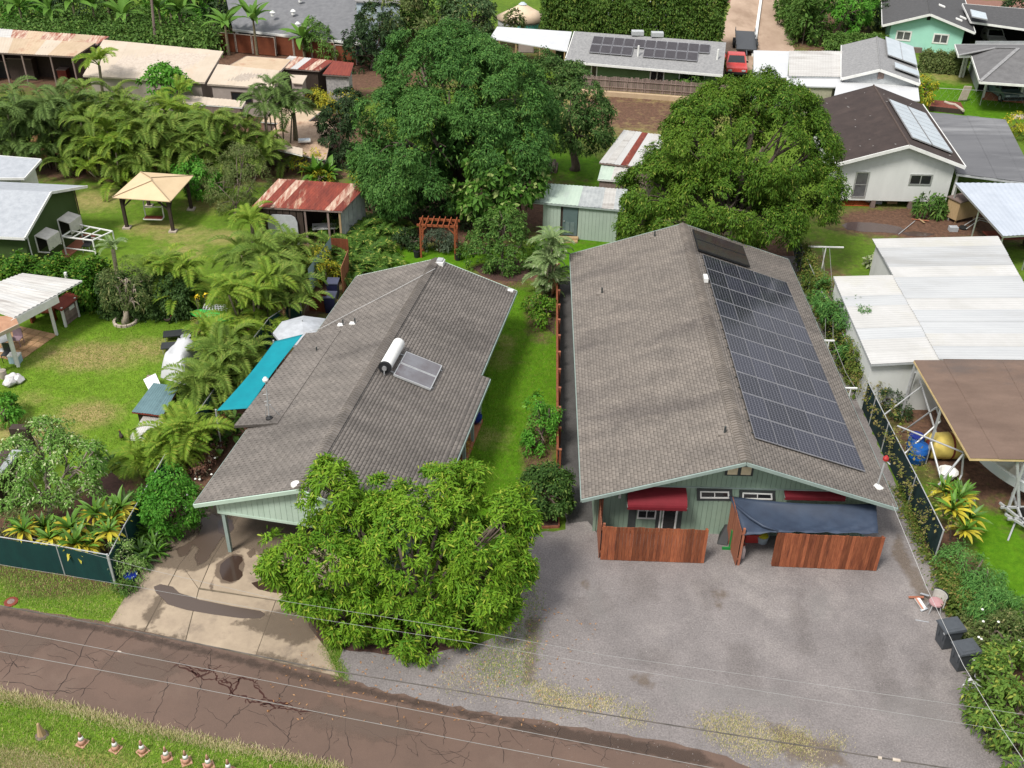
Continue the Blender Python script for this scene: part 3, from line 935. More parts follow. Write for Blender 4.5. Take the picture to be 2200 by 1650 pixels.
def make_terrain():
 xs=np.concatenate([[-400,-200],np.arange(-80,62,0.5),[150,400]])
 ys=np.concatenate([[-300,-100],np.arange(-18,112,0.5),[200,500]])
 gx,gy=np.meshgrid(xs,ys)
 V=np.stack([gx.ravel(),gy.ravel(),np.zeros(gx.size)],1)
 nx=len(xs)
 i=np.arange((len(ys)-1)*(nx-1))
 r,c_=i // (nx-1),i % (nx-1)
 k=r*nx+c_
 F=np.stack([k,k+1,k+nx+1,k+nx],1)
 o=mesh_obj('terrain',V,F,terrain_material())
 o['kind']='structure'
 # where the turf is worn, bare or lush: (place, radius across, radius along, amount)
 fields={
  'dry': [((-31.72,13.63,0),2.4,1.2,.95),((-29.89,8.39,0),1.3,1.0,.9),((-32.04,6.76,0),2.0,1.2,.85),((-29.03,14.47,0),1.6,1.0,.75),((-33.16,9.43,0),1.0,.7,.5),
    ((-38.81,33.65,0),2,1.6,.65),((-33.27,29.42,0),1.6,1.0,.7),((-31.16,28.48,0),1.8,1.2,.6),((-30.98,33.31,0),1.4,1.2,.6),((-28.39,28.28,0),1.2,1.,.7),((-30.23,25.82,0),1.2,1.4,.6),
    ((-10.03,14.44,0),0.6,1,.5),((-9.83,16.12,0),0.6,.8,.5),((-10.33,7.36,0),1.2,1,.4),((0.34,55.31,0),6,5,1.1),((31.63,66.81,0),4,2,.6),((-24.52,-11.13,0),3,.5,1.1),
    ((-2.93,45.68,0),2,2,.4),((11.99,33.44,0),2,2,.4),((16.55,83.22,0),8,20,.3)],
  'soil': [((-.1,54.68,0),6,6,.75),((17.22,32.98,0),5,2.5,1),((11.05,34.93,0),2,2,.4),((21.05,33.2,0),4,3,.9),((-26.28,-3.01,0),2.2,.7,.9),((12.04,8.74,0),3,4,.9),((13.35,6.25,0),3,3.5,.9),
    ((-14.56,31.94,0),6,3.5,1.1),((-9.28,34.56,0),5,5,.9),((-26.44,1,0),1.7,2.2,1.2),((-28.39,-.54,0),3.5,2,1.1),((-23.2,4.32,0),1.8,4,1.1),((-23.73,-.06,0),1,2,1.1),((-22.24,21.63,0),3,6,.9),((-22.09,10.36,0),2,5,1),
    ((3.91,28,0),5,4,1),((-37.57,39.7,0),18,3,.8),((9.03,-.94,0),1.0,4,.9),((-7.9,6.38,0),0.7,3,.9),((-9.94,24.06,0),2,1.5,.9),((-7.81,19.57,0),.8,3,.9),
    ((8.06,-7.28,0),2,6,1),((-42.89,73.12,0),40,8,.8),((-38.97,63.91,0),20,8,1.1),((21.15,83.59,0),6,12,0.8),((-27.87,46.15,0),6,6,1.1),((10.12,9.81,0),2,5,.5),((9.07,22.09,0),2.4,7,.6),((44.66,91.56,0),9,7,.7),((-55.03,65.72,0),20,8,1)],
  'lush': [((-9.62,13.09,0),2.6,9,1.2),((-9.29,20.04,0),3,5,1),((-9.61,5.6,0),3,4,1),((-5.29,28.17,0),3,4,.9),((-32.06,18.88,0),5,3.5,.7),((30.42,63.19,0),6,5,1.2),((32.38,58.09,0),8,3,1.1),((-16.5,26.89,0),6,2,1),((11.31,-.85,0),3,5,.9),((-42.3,38.51,0),8,2,.8),((-5.25,40.75,0),4,5,.7)],
  'bright': [((-31.59,10.75,0),8,7,.8),((-26.53,8.15,0),3,4,.8),((-24.51,-9.67,0),8,4,.9),((-25.95,-3.88,0),6,1.5,.8),((-33.95,28.67,0),6,3,.4)],
 }
 for name,lst in fields.items():
  a=np.zeros(len(V))
  for p,rx_,ry_,amt in lst:
   a=np.maximum(a,amt*np.exp(-0.5*(((V[:,0]-p[0])/rx_) ** 2+((V[:,1]-p[1])/ry_) ** 2) ** 1.3))
  at=o.data.attributes.new(name,'FLOAT','POINT')
  at.data.foreach_set('value',a.astype(np.float32))
 return o
make_terrain()

asphalt=pm('asphalt',(0.13,0.084,0.064),(0.105,0.069,0.053),0.7,scale=0.45,bump=0.2,bscale=90,c3=(0.14,0.096,0.074),speck=0.25,sscale=45,spec=0.35)
gravel=pm('gravel',(0.215,0.195,0.190),(0.165,0.15,0.147),0.95,scale=0.55,bump=0.9,bscale=22,c3=(0.25,0.228,0.218),speck=0.55,sscale=16,spec=0.2)
concrete=pm('concrete',(0.37,0.295,0.215),(0.285,0.225,0.165),0.85,scale=1.1,bump=0.12,bscale=60,c3=(0.19,0.15,0.115),speck=0.12,sscale=30,rand=0.06)
wet_stain=pm('wet_stain',(0.085,0.062,0.048),(0.12,0.088,0.068),0.35,scale=1.2,spec=0.5)
crack_dark=pm('crack_dark',(0.042,0.03,0.026),None,0.9)
crack_red=pm('crack_red',(0.05,0.018,0.014),None,0.85)
far_concrete=pm('far_concrete',(0.42,0.31,0.23),(0.30,0.21,0.15),0.85,scale=0.35,c3=(0.22,0.15,0.1),stretch=(1,0.4,1))

ROAD_UP=[(-29.69,-3.98,0),(-28.5,-4.22,0),(-24.23,-4.92,0),(-19.49,-5.89,0),(-14.93,-7.02,0),(-12.09,-7.97,0),(-8.81,-8.61,0),(-5.64,-9.11,0),(-3.31,-9.46,0),(-2.11,-9.82,0),(-.38,-10.53,0)]
ROAD_LO=[(-27.76,-8.13,0),(-26.66,-8.37,0),(-24.02,-8.88,0),(-21.37,-9.59,0),(-18.05,-10.25,0),(-14.21,-10.97,0)]
road_pts=[(-60,4.0),(-40,-0.4)]+[p[:2] for p in ROAD_UP]+[(3.6,-12.2),(60,-24),(60,-33),(8,-22),(-4,-15.5)]+[p[:2] for p in ROAD_LO[::-1]]+[(-40,-4.8),(-60,-0.6)]
road=sheet('road',road_pts,0.006,asphalt,0.05,0.35,seed=4)
gravel_pts=[p[:2] for p in ((-6.86,23.73,0),(-7.03,13.22,0),(-7.13,5.36,0),(-6.76,3.38,0),(-6.8,0.99,0),(-8.27,0.69,0),(-8.47,-1.38,0),(-8.59,-3.19,0),(-9.09,-4.66,0),(-10.43,-5.74,0),(-12.67,-5.6,0),(-15.05,-5.8,0),(-15.12,-6.9,0),(-14.8,-7.33,0),(-12.07,-8.09,0),(-8.81,-8.72,0),(-5.64,-9.2,0),(-3.32,-9.57,0),(-1.97,-9.96,0),(-.55,-10.62,0))]+[(5,-12.4),(14,-14.2),(13,-11)]+[p[:2] for p in ((8.17,-9.95,0),(7.63,-8.49,0),(7.92,-5.81,0),(8.25,-3.02,0),(8.05,-.5,0),(8.07,2.44,0),(8.1,9.72,0),(8.17,19.3,0),(8.12,27.56,0),(0.49,26.5,0),(-5.98,23.96,0))]
sheet('gravel_driveway',gravel_pts,0.010,gravel,0.07,0.3,seed=9)

sheet('eave_shade_gravel',[p[:2] for p in ((-6.89,23.61,0),(-7.09,5.36,0),(-6.62,3.39,0),(-6.66,1.38,0),(-5.86,1.56,0),(-5.36,0.41,0),(-5.09,1.89,0),(-4.01,23.76,0))],0.0145,pm('eave_shade_gravel_mat',(.085,.08,.078),(.06,.056,.054),.9,scale=.8,bump=.8,bscale=22,speck=.4,sscale=16),0.1,0.3,seed=31)  # eave shade beside the house, painted as a darker gravel sheet
# scattered loose stones on the gravel
def stones():
 n=2600
 q=np.stack([rng.uniform(-8.5,8.5,n),rng.uniform(-12,1,n)],1)
 P=np.concatenate([q,np.full((n,1),0.014)],1)
 s=rng.uniform(0.008,0.024,n)[:,None]
 a=rng.uniform(0,6.28,n)
 V=np.stack([P+np.stack([np.cos(a),np.sin(a),0*a],1)*s,P+np.stack([np.cos(a+2.1),np.sin(a+2.1),0*a],1)*s,
    P+np.stack([np.cos(a+4.2),np.sin(a+4.2),0*a],1)*s,P+np.array([[0,0,1]])*s],1).reshape(-1,3)
 k=np.arange(0,len(V),4)[:,None]
 F=np.concatenate([k+np.array([[0,1,3]]),k+np.array([[1,2,3]]),k+np.array([[2,0,3]])])
 o=mesh_obj('loose_stones',V,F,pm('loose_stone',(0.30,0.275,0.265),(0.14,0.125,0.12),0.9,island=0.5,scale=0.8))
 o['kind']='stuff'
stones()

# concrete driveway: poured slabs with open joints
dw=bpy.data.objects.new('concrete_driveway',None)
link(dw); XF[dw.name]=Matrix.Identity(4); dw['kind']='structure'
slab_defs=[
 [(-24.02,-4.96,0),(-23.56,-1.07,0),(-23.01,1.75,0),(-21.55,1.26,0),(-22.38,-1.73,0),(-22.61,-5.3,0)],
 [(-22.53,-5.32,0),(-22.3,-1.75,0),(-21.21,-3.14,0),(-20.96,-5.69,0)],
 [(-20.88,-5.71,0),(-21.13,-3.16,0),(-18.1,-3.64,0),(-18.22,-6.35,0)],
 [(-18.15,-6.37,0),(-18.02,-3.66,0),(-16.98,-3.84,0),(-16.52,-4.95,0),(-15.71,-5.94,0),(-15.03,-7.17,0)],
 [(-22.27,-1.7,0),(-21.47,1.24,0),(-20.62,1.85,0),(-21.15,-1.36,0),(-21.18,-3.04,0)],
 [(-21.12,-3.01,0),(-21.06,-1.38,0),(-20.54,1.85,0),(-16.96,1.15,0),(-14.87,0.3,0),(-15.26,-2.18,0),(-17,-3.72,0)],
 [(-20.56,1.94,0),(-16.99,1.27,0),(-13.9,0.34,0),(-12.6,3.6,0),(-20.0,4.8,0)],
]
for i,s in enumerate(slab_defs):
 m=MB()
 q=[p[:2] for p in s]
 ar=sum(q[j][0]*q[(j+1) % len(q)][1]-q[(j+1) % len(q)][0]*q[j][1] for j in range(len(q)))
 if ar < 0:
  q=q[::-1]
 cx,cy=sum(p[0] for p in q)/len(q),sum(p[1] for p in q)/len(q)
 q=[(p[0]+(p[0]-cx)/math.hypot(p[0]-cx,p[1]-cy)*.035,p[1]+(p[1]-cy)/math.hypot(p[0]-cx,p[1]-cy)*.035) for p in q]
 m.prism(q,-0.1,0.030+0.0006*i)
 m.build('concrete_slab',concrete,dw)
sheet('driveway_bed',[(-24.02,-4.96,0),(-23.01,1.75,0),(-21.01,3.09,0),(-20.2,5,0),(-12.4,3.8,0),(-13.89,0.29,0),(-15.71,-5.94,0),(-15.02,-7.21,0)],0.008,pm('joint_fill',(.16,.13,.09),(.1,.085,.06),.95,scale=4))
# wet marks and standing water
Z0=0.038
WET=((.088,.063,.048),.4,.92,.4)
stain('wet_stain',[[(-22.97,-3.06,0),(-22.75,-2.9,0),(-22.21,-3.03,0),(-21.88,-3.34,0),(-20.97,-3.68,0),(-19.63,-3.97,0),(-18.51,-4.17,0),(-18.28,-4.35,0),(-18.43,-4.55,0),(-19.13,-4.58,0),(-20.23,-4.43,0),(-21.35,-4.23,0),(-22.14,-3.97,0),(-22.46,-3.64,0),(-22.75,-3.4,0)]],Z0+.002,((.085,.062,.05),.22,1,.5),.05,.06,3,amp=.25)
stain('wet_stain',[[(-22.3,0.93,0),(-21.87,1.34,0),(-21.17,1.16,0),(-20.73,0.35,0),(-21.02,-.18,0),(-21.15,-.86,0),(-21.34,-1.69,0),(-21.59,-1.8,0),(-21.87,-1.28,0),(-21.8,-.83,0),(-22.28,-.52,0),(-22.09,0,0),(-22.1,0.53,0)],[(-22.71,-.87,0),(-22.11,-.28,0),(-22.14,-1.18,0),(-22.45,-1.41,0)],[(-23.28,-.89,0),(-22.89,-.77,0),(-22.87,-1.1,0)]],Z0+.001,WET,.16,.08,2.4)
sheet('puddle',[(-21.5,0.9,0),(-21.23,1.16,0),(-20.87,0.93,0),(-20.7,0.41,0),(-20.87,0,0),(-21.26,0.15,0)],Z0+.004,puddle_mat,0.02,0.15,seed=4)
stain('wet_stain',[[(-20.85,-1.67,0),(-20.37,-1.05,0),(-19.93,-1.14,0),(-19.71,-1.67,0),(-19.68,-2.41,0),(-19.93,-2.78,0),(-20.4,-2.75,0),(-20.81,-2.25,0)],[(-19.84,-1.03,0),(-19.6,-.69,0),(-19.39,-1.01,0),(-19.59,-1.29,0)],[(-20.8,-2.97,0),(-20.77,-2.4,0),(-20.6,-3.29,0)]],Z0+.001,((.15,.11,.08),.5,.85,.4),.12,.08,2.6)
sheet('puddle',[(-20.69,-1.71,0),(-20.54,-1.41,0),(-20.34,-1.19,0),(-20.11,-1.18,0),(-19.94,-1.25,0),(-19.85,-1.47,0),(-19.94,-1.74,0),(-19.9,-1.95,0),(-19.72,-2.1,0),(-19.65,-2.31,0),(-19.74,-2.55,0),(-20.05,-2.69,0),(-20.4,-2.55,0),(-20.62,-2.14,0)],Z0+.004,puddle_mat,0.012,0.15,seed=6)
sheet('puddle',[(-19.22,-2.7,0),(-18.79,-2.48,0),(-18.47,-1.94,0),(-17.57,-1.75,0),(-17.27,-3.29,0),(-18.19,-3.2,0),(-18.85,-3.05,0)],Z0+.004,puddle_mat,0.02,0.15,seed=7)
stain('grime',[[(-22.41,1.47,0),(-18.19,1.34,0),(-16.8,0.22,0),(-17.57,-1.75,0),(-20.06,-.76,0),(-21.58,-2.18,0),(-23.87,-2,0),(-23.38,-1.17,0)],[(-22.97,-4.73,0),(-22.64,-3.25,0),(-22.22,-3.73,0),(-22.3,-5.17,0)],[(-17.83,-4.05,0),(-16.77,-4.01,0),(-15.98,-5.39,0),(-16.75,-5.87,0),(-18.27,-5.25,0),(-19.42,-4.83,0)],[(-23.76,-5,0),(-20.94,-5.63,0),(-20.89,-5.8,0),(-23.78,-5.18,0)],[(-18.06,-6.14,0),(-15.54,-6.92,0),(-15.68,-7.05,0),(-18.36,-6.33,0)]],Z0,((.14,.108,.08),.8,.62,.2),.3,.12,3.2,amp=1.5)
stain('tyre_marks',[[(-6.97,-3.38,0),(-5.49,-2.31,0),(-4.81,-3.29,0),(-6.11,-4.42,0)],[(-4.72,-1.76,0),(-3.39,-1.44,0),(-3.16,-2.98,0),(-4.45,-3.28,0)],[(-1.96,-1.91,0),(-.43,-1.59,0),(-1.48,-3.89,0)],[(1.74,-2.78,0),(2.58,-2.24,0),(2.27,-5.36,0),(1.49,-5.84,0)],[(3.65,-5.31,0),(4.93,-4.35,0),(5.13,-7.79,0),(4.1,-8.03,0)],[(-4.27,-5.61,0),(-3.04,-5.34,0),(-2.84,-6.65,0),(-4.17,-6.49,0)],[(-.94,-5.04,0),(0.06,-5.22,0),(-.01,-7.58,0),(-1.09,-7.21,0)],[(5.93,-5.67,0),(6.69,-5.42,0),(5.7,-8.56,0),(5.01,-8.19,0)]],.0155,((.13,.112,.102),.95,.12,.1),.55,.15,1.6,amp=1.5)
stain('pale_patches',[[(-6.13,-2.34,0),(-5.5,-2.57,0),(-5.22,-4.27,0),(-5.92,-4.06,0)],[(2.58,-2.24,0),(3.69,-2.2,0),(3.1,-3.95,0),(2.39,-3.98,0)],[(3.77,-7.44,0),(6.04,-6.94,0),(6.5,-8.53,0),(4.51,-9.36,0)],[(-3.53,-6.89,0),(1.06,-7.13,0),(1.18,-8.14,0),(-3.31,-7.91,0)]],.0165,((.31,.295,.285),.95,.22,.1),.55,.15,1.8,amp=1.5)
stain('soil_patches',[[(-6.3,-2.08,0),(-5.93,-1.94,0),(-6.01,-2.71,0)],[(-4.52,-6.71,0),(-3.85,-6.69,0),(-3.9,-7.32,0),(-4.47,-7.24,0)],[(-1.1,-2.39,0),(-.46,-2.37,0),(-.96,-3.38,0)],[(7.22,1.22,0),(7.59,-2.55,0),(6.97,-2.83,0),(6.58,0.33,0)],[(-.19,-8.58,0),(2.16,-9.44,0),(2.4,-10.34,0),(0.44,-10.23,0)],[(-8.4,-4.16,0),(-7.78,-4.13,0),(-8.02,-7.06,0),(-8.51,-7.49,0)]],.0175,((.17,.125,.085),.95,.4,.1),.4,.15,2,amp=1.5)
stain('road_dirt',[[(-28.8,-4.36,0),(-23.96,-5.19,0),(-19.4,-6.24,0),(-15.04,-7.36,0),(-12.07,-8.13,0),(-8.81,-8.86,0),(-8.8,-9.13,0),(-12.04,-8.43,0),(-15.41,-7.65,0),(-19.86,-6.43,0),(-24.49,-5.4,0),(-28.64,-4.71,0)],[(-8.81,-8.8,0),(-2.57,-9.84,0),(-1.74,-10.49,0),(-2.65,-10.43,0),(-8.8,-9.28,0)]],.0125,((.05,.04,.034),.9,.4,.2),.25,.12,2.5,amp=1.4)
stain('road_patch',[[(-24.14,-6.81,0),(-21.98,-6.18,0),(-20.51,-7.11,0),(-21.9,-7.99,0)],[(-15.32,-8.15,0),(-11.96,-9.21,0),(-12.66,-9.98,0),(-16.05,-9.36,0)],[(-28.09,-5.16,0),(-25.74,-5.77,0),(-26.3,-6.9,0),(-27.4,-6.72,0)]],.0118,((.15,.108,.086),.75,.55,.3),.6,.2,.9,amp=1.2)
# the mud pool in the yard on the right
sheet('puddle',[(12.31,32.41,0),(13.14,32.98,0),(14.39,32.97,0),(15.42,32.73,0),(16.25,32.33,0),(16.39,31.75,0),(15.77,31.21,0),(14.6,31.44,0),(13.37,31.44,0),(12.51,31.68,0)],0.012,mud_mat,0.08,0.4,seed=8)
sheet('puddle',[(15.99,31.44,0),(16.99,31.72,0),(18.27,31.35,0),(17.51,30.88,0),(16.31,30.96,0)],0.012,mud_mat,0.08,0.4,seed=11)

# cracks in the old asphalt: narrow jagged strips
def cracks():
 rr=random.Random(12)
 red=MB(); blk=MB()
 def strip(mb,a,b,w,jag=0.12,n=10,z=0.0095):
  a=Vector((a[0],a[1])); b=Vector((b[0],b[1]))
  d=(b-a); s=Vector((-d.y,d.x)).normalized()
  prev=None; off=0
  for i in range(n+1):
   off+=rr.uniform(-jag,jag)*0.6
   off*=0.85
   p=a+d*(i/n)+s*off
   ww=w*rr.uniform(0.5,1.4)*(0.4 if i in (0,n) else 1)
   cur=((p+s*ww),(p-s*ww))
   if prev:
    mb.add([(*prev[0],z),(*prev[1],z),(*cur[1],z),(*cur[0],z)],[[0,1,2,3]])
   prev=cur
 # transverse joints every couple of metres
 for (a,b,w) in (((-26.41,-4.74,0),(-26.75,-7.8,0),.016),((-24.5,-5.14,0),(-24.69,-8.5,0),.018),((-22.88,-5.54,0),(-23.77,-8.47,0),.015),((-25.78,-6.11,0),(-27.57,-6.33,0),.014),((-20.65,-6.35,0),(-21.33,-7.45,0),.013),
     ((-21,-7.44,0),(-20.92,-9.53,0),.016),((-19.81,-6.32,0),(-19.87,-8.32,0),.016),((-19.7,-8.22,0),(-19.61,-9.68,0),.013),((-17.86,-7,0),(-18.06,-7.22,0),.016),((-16.64,-7.28,0),(-17.17,-8.62,0),.018),((-17.82,-8.25,0),(-18.54,-9.54,0),.016),
     ((-18.13,-8.66,0),(-18.32,-9.15,0),.013),((-16.29,-8.98,0),(-16.43,-10.57,0),.018),((-14.91,-9.12,0),(-15,-10.79,0),.014),((-26.25,-6.01,0),(-23.77,-6.91,0),.014),((-26.91,-7.81,0),(-24.21,-8.38,0),.016),((-24.89,-8.31,0),(-23.8,-8.17,0),.012),((-16.88,-10.59,0),(-14.85,-10.78,0),.014),
     ((-19.97,-6.04,0),(-19.85,-7.08,0),.014),((-14.7,-7.93,0),(-13.94,-10.75,0),.012),((-12.73,-8.06,0),(-12.73,-10.71,0),.014),((-11.07,-8.39,0),(-11.11,-9.93,0),.014),((-9.13,-8.81,0),(-9.22,-10.58,0),.014),((-7.22,-9.03,0),(-7.39,-10.52,0),.012),((-5.49,-9.25,0),(-5.7,-10.45,0),.012),((-8.32,-9.45,0),(-7.23,-9.78,0),.014),((-7.23,-9.78,0),(-6.3,-9.93,0),.012),((-4.09,-9.48,0),(-4.37,-10.05,0),.014),
     ((-27.3,-6.93,0),(-26.13,-7.32,0),.012),((-14.17,-9.29,0),(-12.5,-9.98,0),.013),((-11.9,-9.77,0),(-10.59,-10.63,0),.012),((-10.38,-9.15,0),(-9.57,-9.68,0),.012)):
  strip(blk,a,b,w*.75,0.13,16)
 # the crazed patch in the middle of the lane
 pts=[(-22.49,-6.79,0),(-21.89,-6.99,0),(-21.1,-7.25,0),(-20.84,-6.86,0),(-20.32,-7.1,0),(-19.93,-7.4,0),(-19.6,-7.07,0),(-19.23,-7.52,0),(-18.7,-7.67,0),(-18.45,-7.34,0),(-17.96,-7.64,0),(-18.57,-8.17,0),(-18.06,-8.25,0),(-17.52,-8.48,0),(-16.93,-8.61,0),(-16.17,-8.78,0),(-16.56,-8.44,0),(-17.34,-8.23,0),(-14.85,-9.02,0),(-14.42,-8.72,0)]
 for i,j in ((0,1),(1,2),(2,3),(3,4),(4,5),(4,6),(5,7),(6,7),(7,8),(8,9),(9,10),(8,11),(11,12),(12,13),(13,14),(14,15),(9,11),(10,17),(12,17),(17,16),(13,16),(5,6),(7,11),(15,18),(18,19),(14,16),(3,5)):
  strip(red,pts[i],pts[j],0.03,0.12,8,0.0105)
 for i in range(26):
  a=random.Random(i).choice(pts[3:17])
  b=(a[0]+rr.uniform(-.5,.5),a[1]+rr.uniform(-.35,.35))
  strip(red,a,b,0.016,0.08,6,0.0112)
 for i in range(70):       # hairline network
  u=rr.random(); v=rr.random()
  a=lerp(lerp((-28.64,-4.71,0),(-4.88,-9.51,0),u),lerp((-27.07,-8.19,0),(-11.78,-11.03,0),u),v)
  n_=rr.uniform(-.9,.9)
  b=(a[0]+rr.uniform(-1.1,1.1),a[1]+n_)
  strip(blk,a,b,0.007,0.09,9)
 blk.build('crack',crack_dark,road,kind='stuff')
 red.build('crack',crack_red,road,kind='stuff')
cracks()

# far driveways at the top of the picture: two concrete lanes parted by a low kerb
sheet('far_driveway',[(9.7,73.76,0),(12.56,86.84,0),(17.95,111.11,0),(20.54,111.36,0),(17.85,95.91,0),(13.49,74.05,0),(12.18,67.63,0),(9.27,65.93,0)],0.006,far_concrete,0.12,0.6,seed=5)
sheet('far_driveway',[(13.11,72.38,0),(17.97,95.92,0),(21.03,111.4,0),(25.37,111.81,0),(21.2,93.94,0),(19.31,83.44,0),(17.51,74.02,0)],0.006,far_concrete,0.12,0.6,seed=6)
sheet('far_road',[(9.24,93.81,0),(9.73,98.01,0),(55.42,98.21,0),(51.98,90.07,0),(41.4,96.1,0)],0.004,pm('far_road_mat',(0.23,0.12,0.09),None,0.9),0.2,1.0,seed=7)
# planting beds
sheet('mulch_bed',[(-27.58,3.3,0),(-27.09,3.98,0),(-26.24,3.19,0),(-25.82,1.63,0),(-25.74,0.14,0),(-26.41,-.17,0),(-27.25,1.57,0)],0.012,mulch,0.06,0.2,seed=8)
sheet('mulch_bed',[(-17.06,-4.31,0),(-16.7,-3.88,0),(-14.9,-4.53,0),(-13.28,-4.82,0),(-11.36,-4.75,0),(-10.69,-4.25,0),(-9.96,-4.69,0),(-10.94,-5.76,0),(-12.61,-6.15,0),(-14.67,-6.01,0),(-15.92,-5.73,0),(-16.55,-5.13,0)],0.016,mulch,0.06,0.2,seed=9)
sheet('mulch_bed',[(-12.26,24.87,0),(-10.86,25.76,0),(-8.55,26.02,0),(-7.82,24.48,0),(-9.07,23.2,0),(-10.76,23.29,0)],0.010,mulch,0.06,0.25,seed=10)
sheet('mulch_bed',[(-8.22,21.21,0),(-7.12,22.41,0),(-7.11,17,0),(-7.94,18.5,0)],0.010,mulch,0.06,0.25,seed=13)
sheet('mulch_bed',[(-8.99,2.03,0),(-7.28,2.41,0),(-7,1.21,0),(-8.67,0.85,0)],0.014,mulch,0.04,0.25,seed=14)

# rough grass along the lane and on the gravel edges
verge=[(-27.22,-8.23,0),(-26.66,-8.37,0),(-24.02,-8.88,0),(-21.37,-9.59,0),(-18.05,-10.25,0),(-14.21,-10.97,0),(-14.08,-11.8,0),(-20.05,-13.62,0),(-25.4,-13.18,0)]
blades('verge_grass',verge,grass_blade,42000,(0.05,0.16),0.011)
blades('verge_straw',[(-27.24,-8.19,0),(-26.68,-8.33,0),(-24.04,-8.84,0),(-21.38,-9.55,0),(-18.06,-10.21,0),(-14.14,-10.97,0),(-14.5,-11.04,0),(-18.17,-10.37,0),(-21.48,-9.74,0),(-23.95,-9.07,0),(-26.89,-8.58,0)],straw_blade,9000,(0.06,0.2),0.010)
blades('straw_patch',[(-26.16,-10.56,0),(-24.69,-10.75,0),(-23.51,-11.01,0),(-22.47,-11.32,0),(-25.05,-12.02,0)],straw_blade,9000,(0.05,0.14),0.012)
blades('roadside_grass',[(-30,-2.12,0),(-29.48,-2.02,0),(-24.45,-3.02,0),(-23.81,-3.3,0),(-24,-4.91,0),(-28.54,-4.13,0),(-29.32,-4.01,0)],grass_blade,14000,(0.04,0.11),0.011)
blades('driveway_weeds',[(-15.92,-5.73,0),(-15.68,-5.6,0),(-14.63,-7.35,0),(-15.02,-7.24,0)],grass_blade,2500,(0.04,0.12),0.010,z=0.01)
for i,(pp,n,mm) in enumerate((
  ([(-8.35,-1.24,0),(-7.87,-3.16,0),(-7.95,-5.75,0),(-8.35,-7.48,0),(-9.67,-7.33,0),(-10.39,-6.29,0),(-9.26,-4.67,0),(-8.77,-3.2,0)],6500,grass_blade),
  ([(-9.82,-5.83,0),(-8.03,-5.76,0),(-8.35,-7.69,0),(-9.81,-7.95,0),(-11.47,-7.6,0),(-11.2,-6.75,0)],4000,straw_blade),
  ([(-8.19,-7.17,0),(-7.53,-7.35,0),(-6.55,-7.83,0),(-5.08,-7.77,0),(-5.6,-8.35,0),(-6.89,-8.34,0),(-8.02,-8.08,0)],6000,straw_blade),
  ([(-5.11,-8.17,0),(-4.14,-8.14,0),(-4.36,-8.93,0),(-5.14,-8.76,0)],1200,straw_blade),
  ([(-2.4,-8.47,0),(-.78,-8.31,0),(0.05,-9.05,0),(0.43,-9.51,0),(-.14,-10.07,0),(-1.04,-9.93,0),(-1.92,-9.59,0),(-2.32,-9.04,0)],8000,straw_blade),
  ([(0.05,-9.05,0),(1.04,-8.82,0),(1.45,-9.47,0),(1.11,-9.94,0),(0.39,-9.69,0)],3000,straw_blade),
  ([(1.88,-9.27,0),(2.36,-9.25,0),(2.37,-9.53,0),(1.9,-9.54,0)],600,straw_blade),
  ([(0.88,-10.31,0),(1.37,-10.16,0),(1.44,-10.55,0),(0.88,-10.66,0)],500,straw_blade))):
 blades('straw_patch',pp,mm,int(n*.6),(0.03,0.10),0.010,z=0.012,feather=.2)
blades('lawn_grass',[(-10.99,22.21,0),(-8.8,23.51,0),(-7.13,21.26,0),(-7.25,6.05,0),(-8.49,2.05,0),(-11.57,3.17,0),(-11.52,8.83,0),(-10.66,14.88,0),(-9.31,21.15,0)],lawn_blade,40000,(0.03,0.09),0.011)
blades('lawn_grass',[(-37.75,15.49,0),(-34.08,17.19,0),(-27.3,18.05,0),(-27.35,12.25,0),(-27.64,8.1,0),(-27.06,4.49,0),(-31.59,5.69,0),(-34.28,7.8,0)],lawn_blade,42000,(0.03,0.09),0.011)
# fallen leaves under the mango
def litter():
 n=380
 a=np.array([(-17.38,-4.51,0)[:2],(-10.38,-9.15,0)[:2],(-5.59,-8.19,0)[:2],(-9.3,-3.47,0)[:2]])
 q=rng.uniform(a.min(0),a.max(0),(n,2))
 P=np.concatenate([q,np.full((n,1),0.035)],1)
 D=sph(n); D[:,2]*=0.12
 V,F=leaf_mesh(P,D,0.13,0.045,0.05)
 V[:,2]=np.maximum(V[:,2],0.02)
 o=mesh_obj('fallen_leaves',V,F,dry_leaf); o['kind']='stuff'
litter()

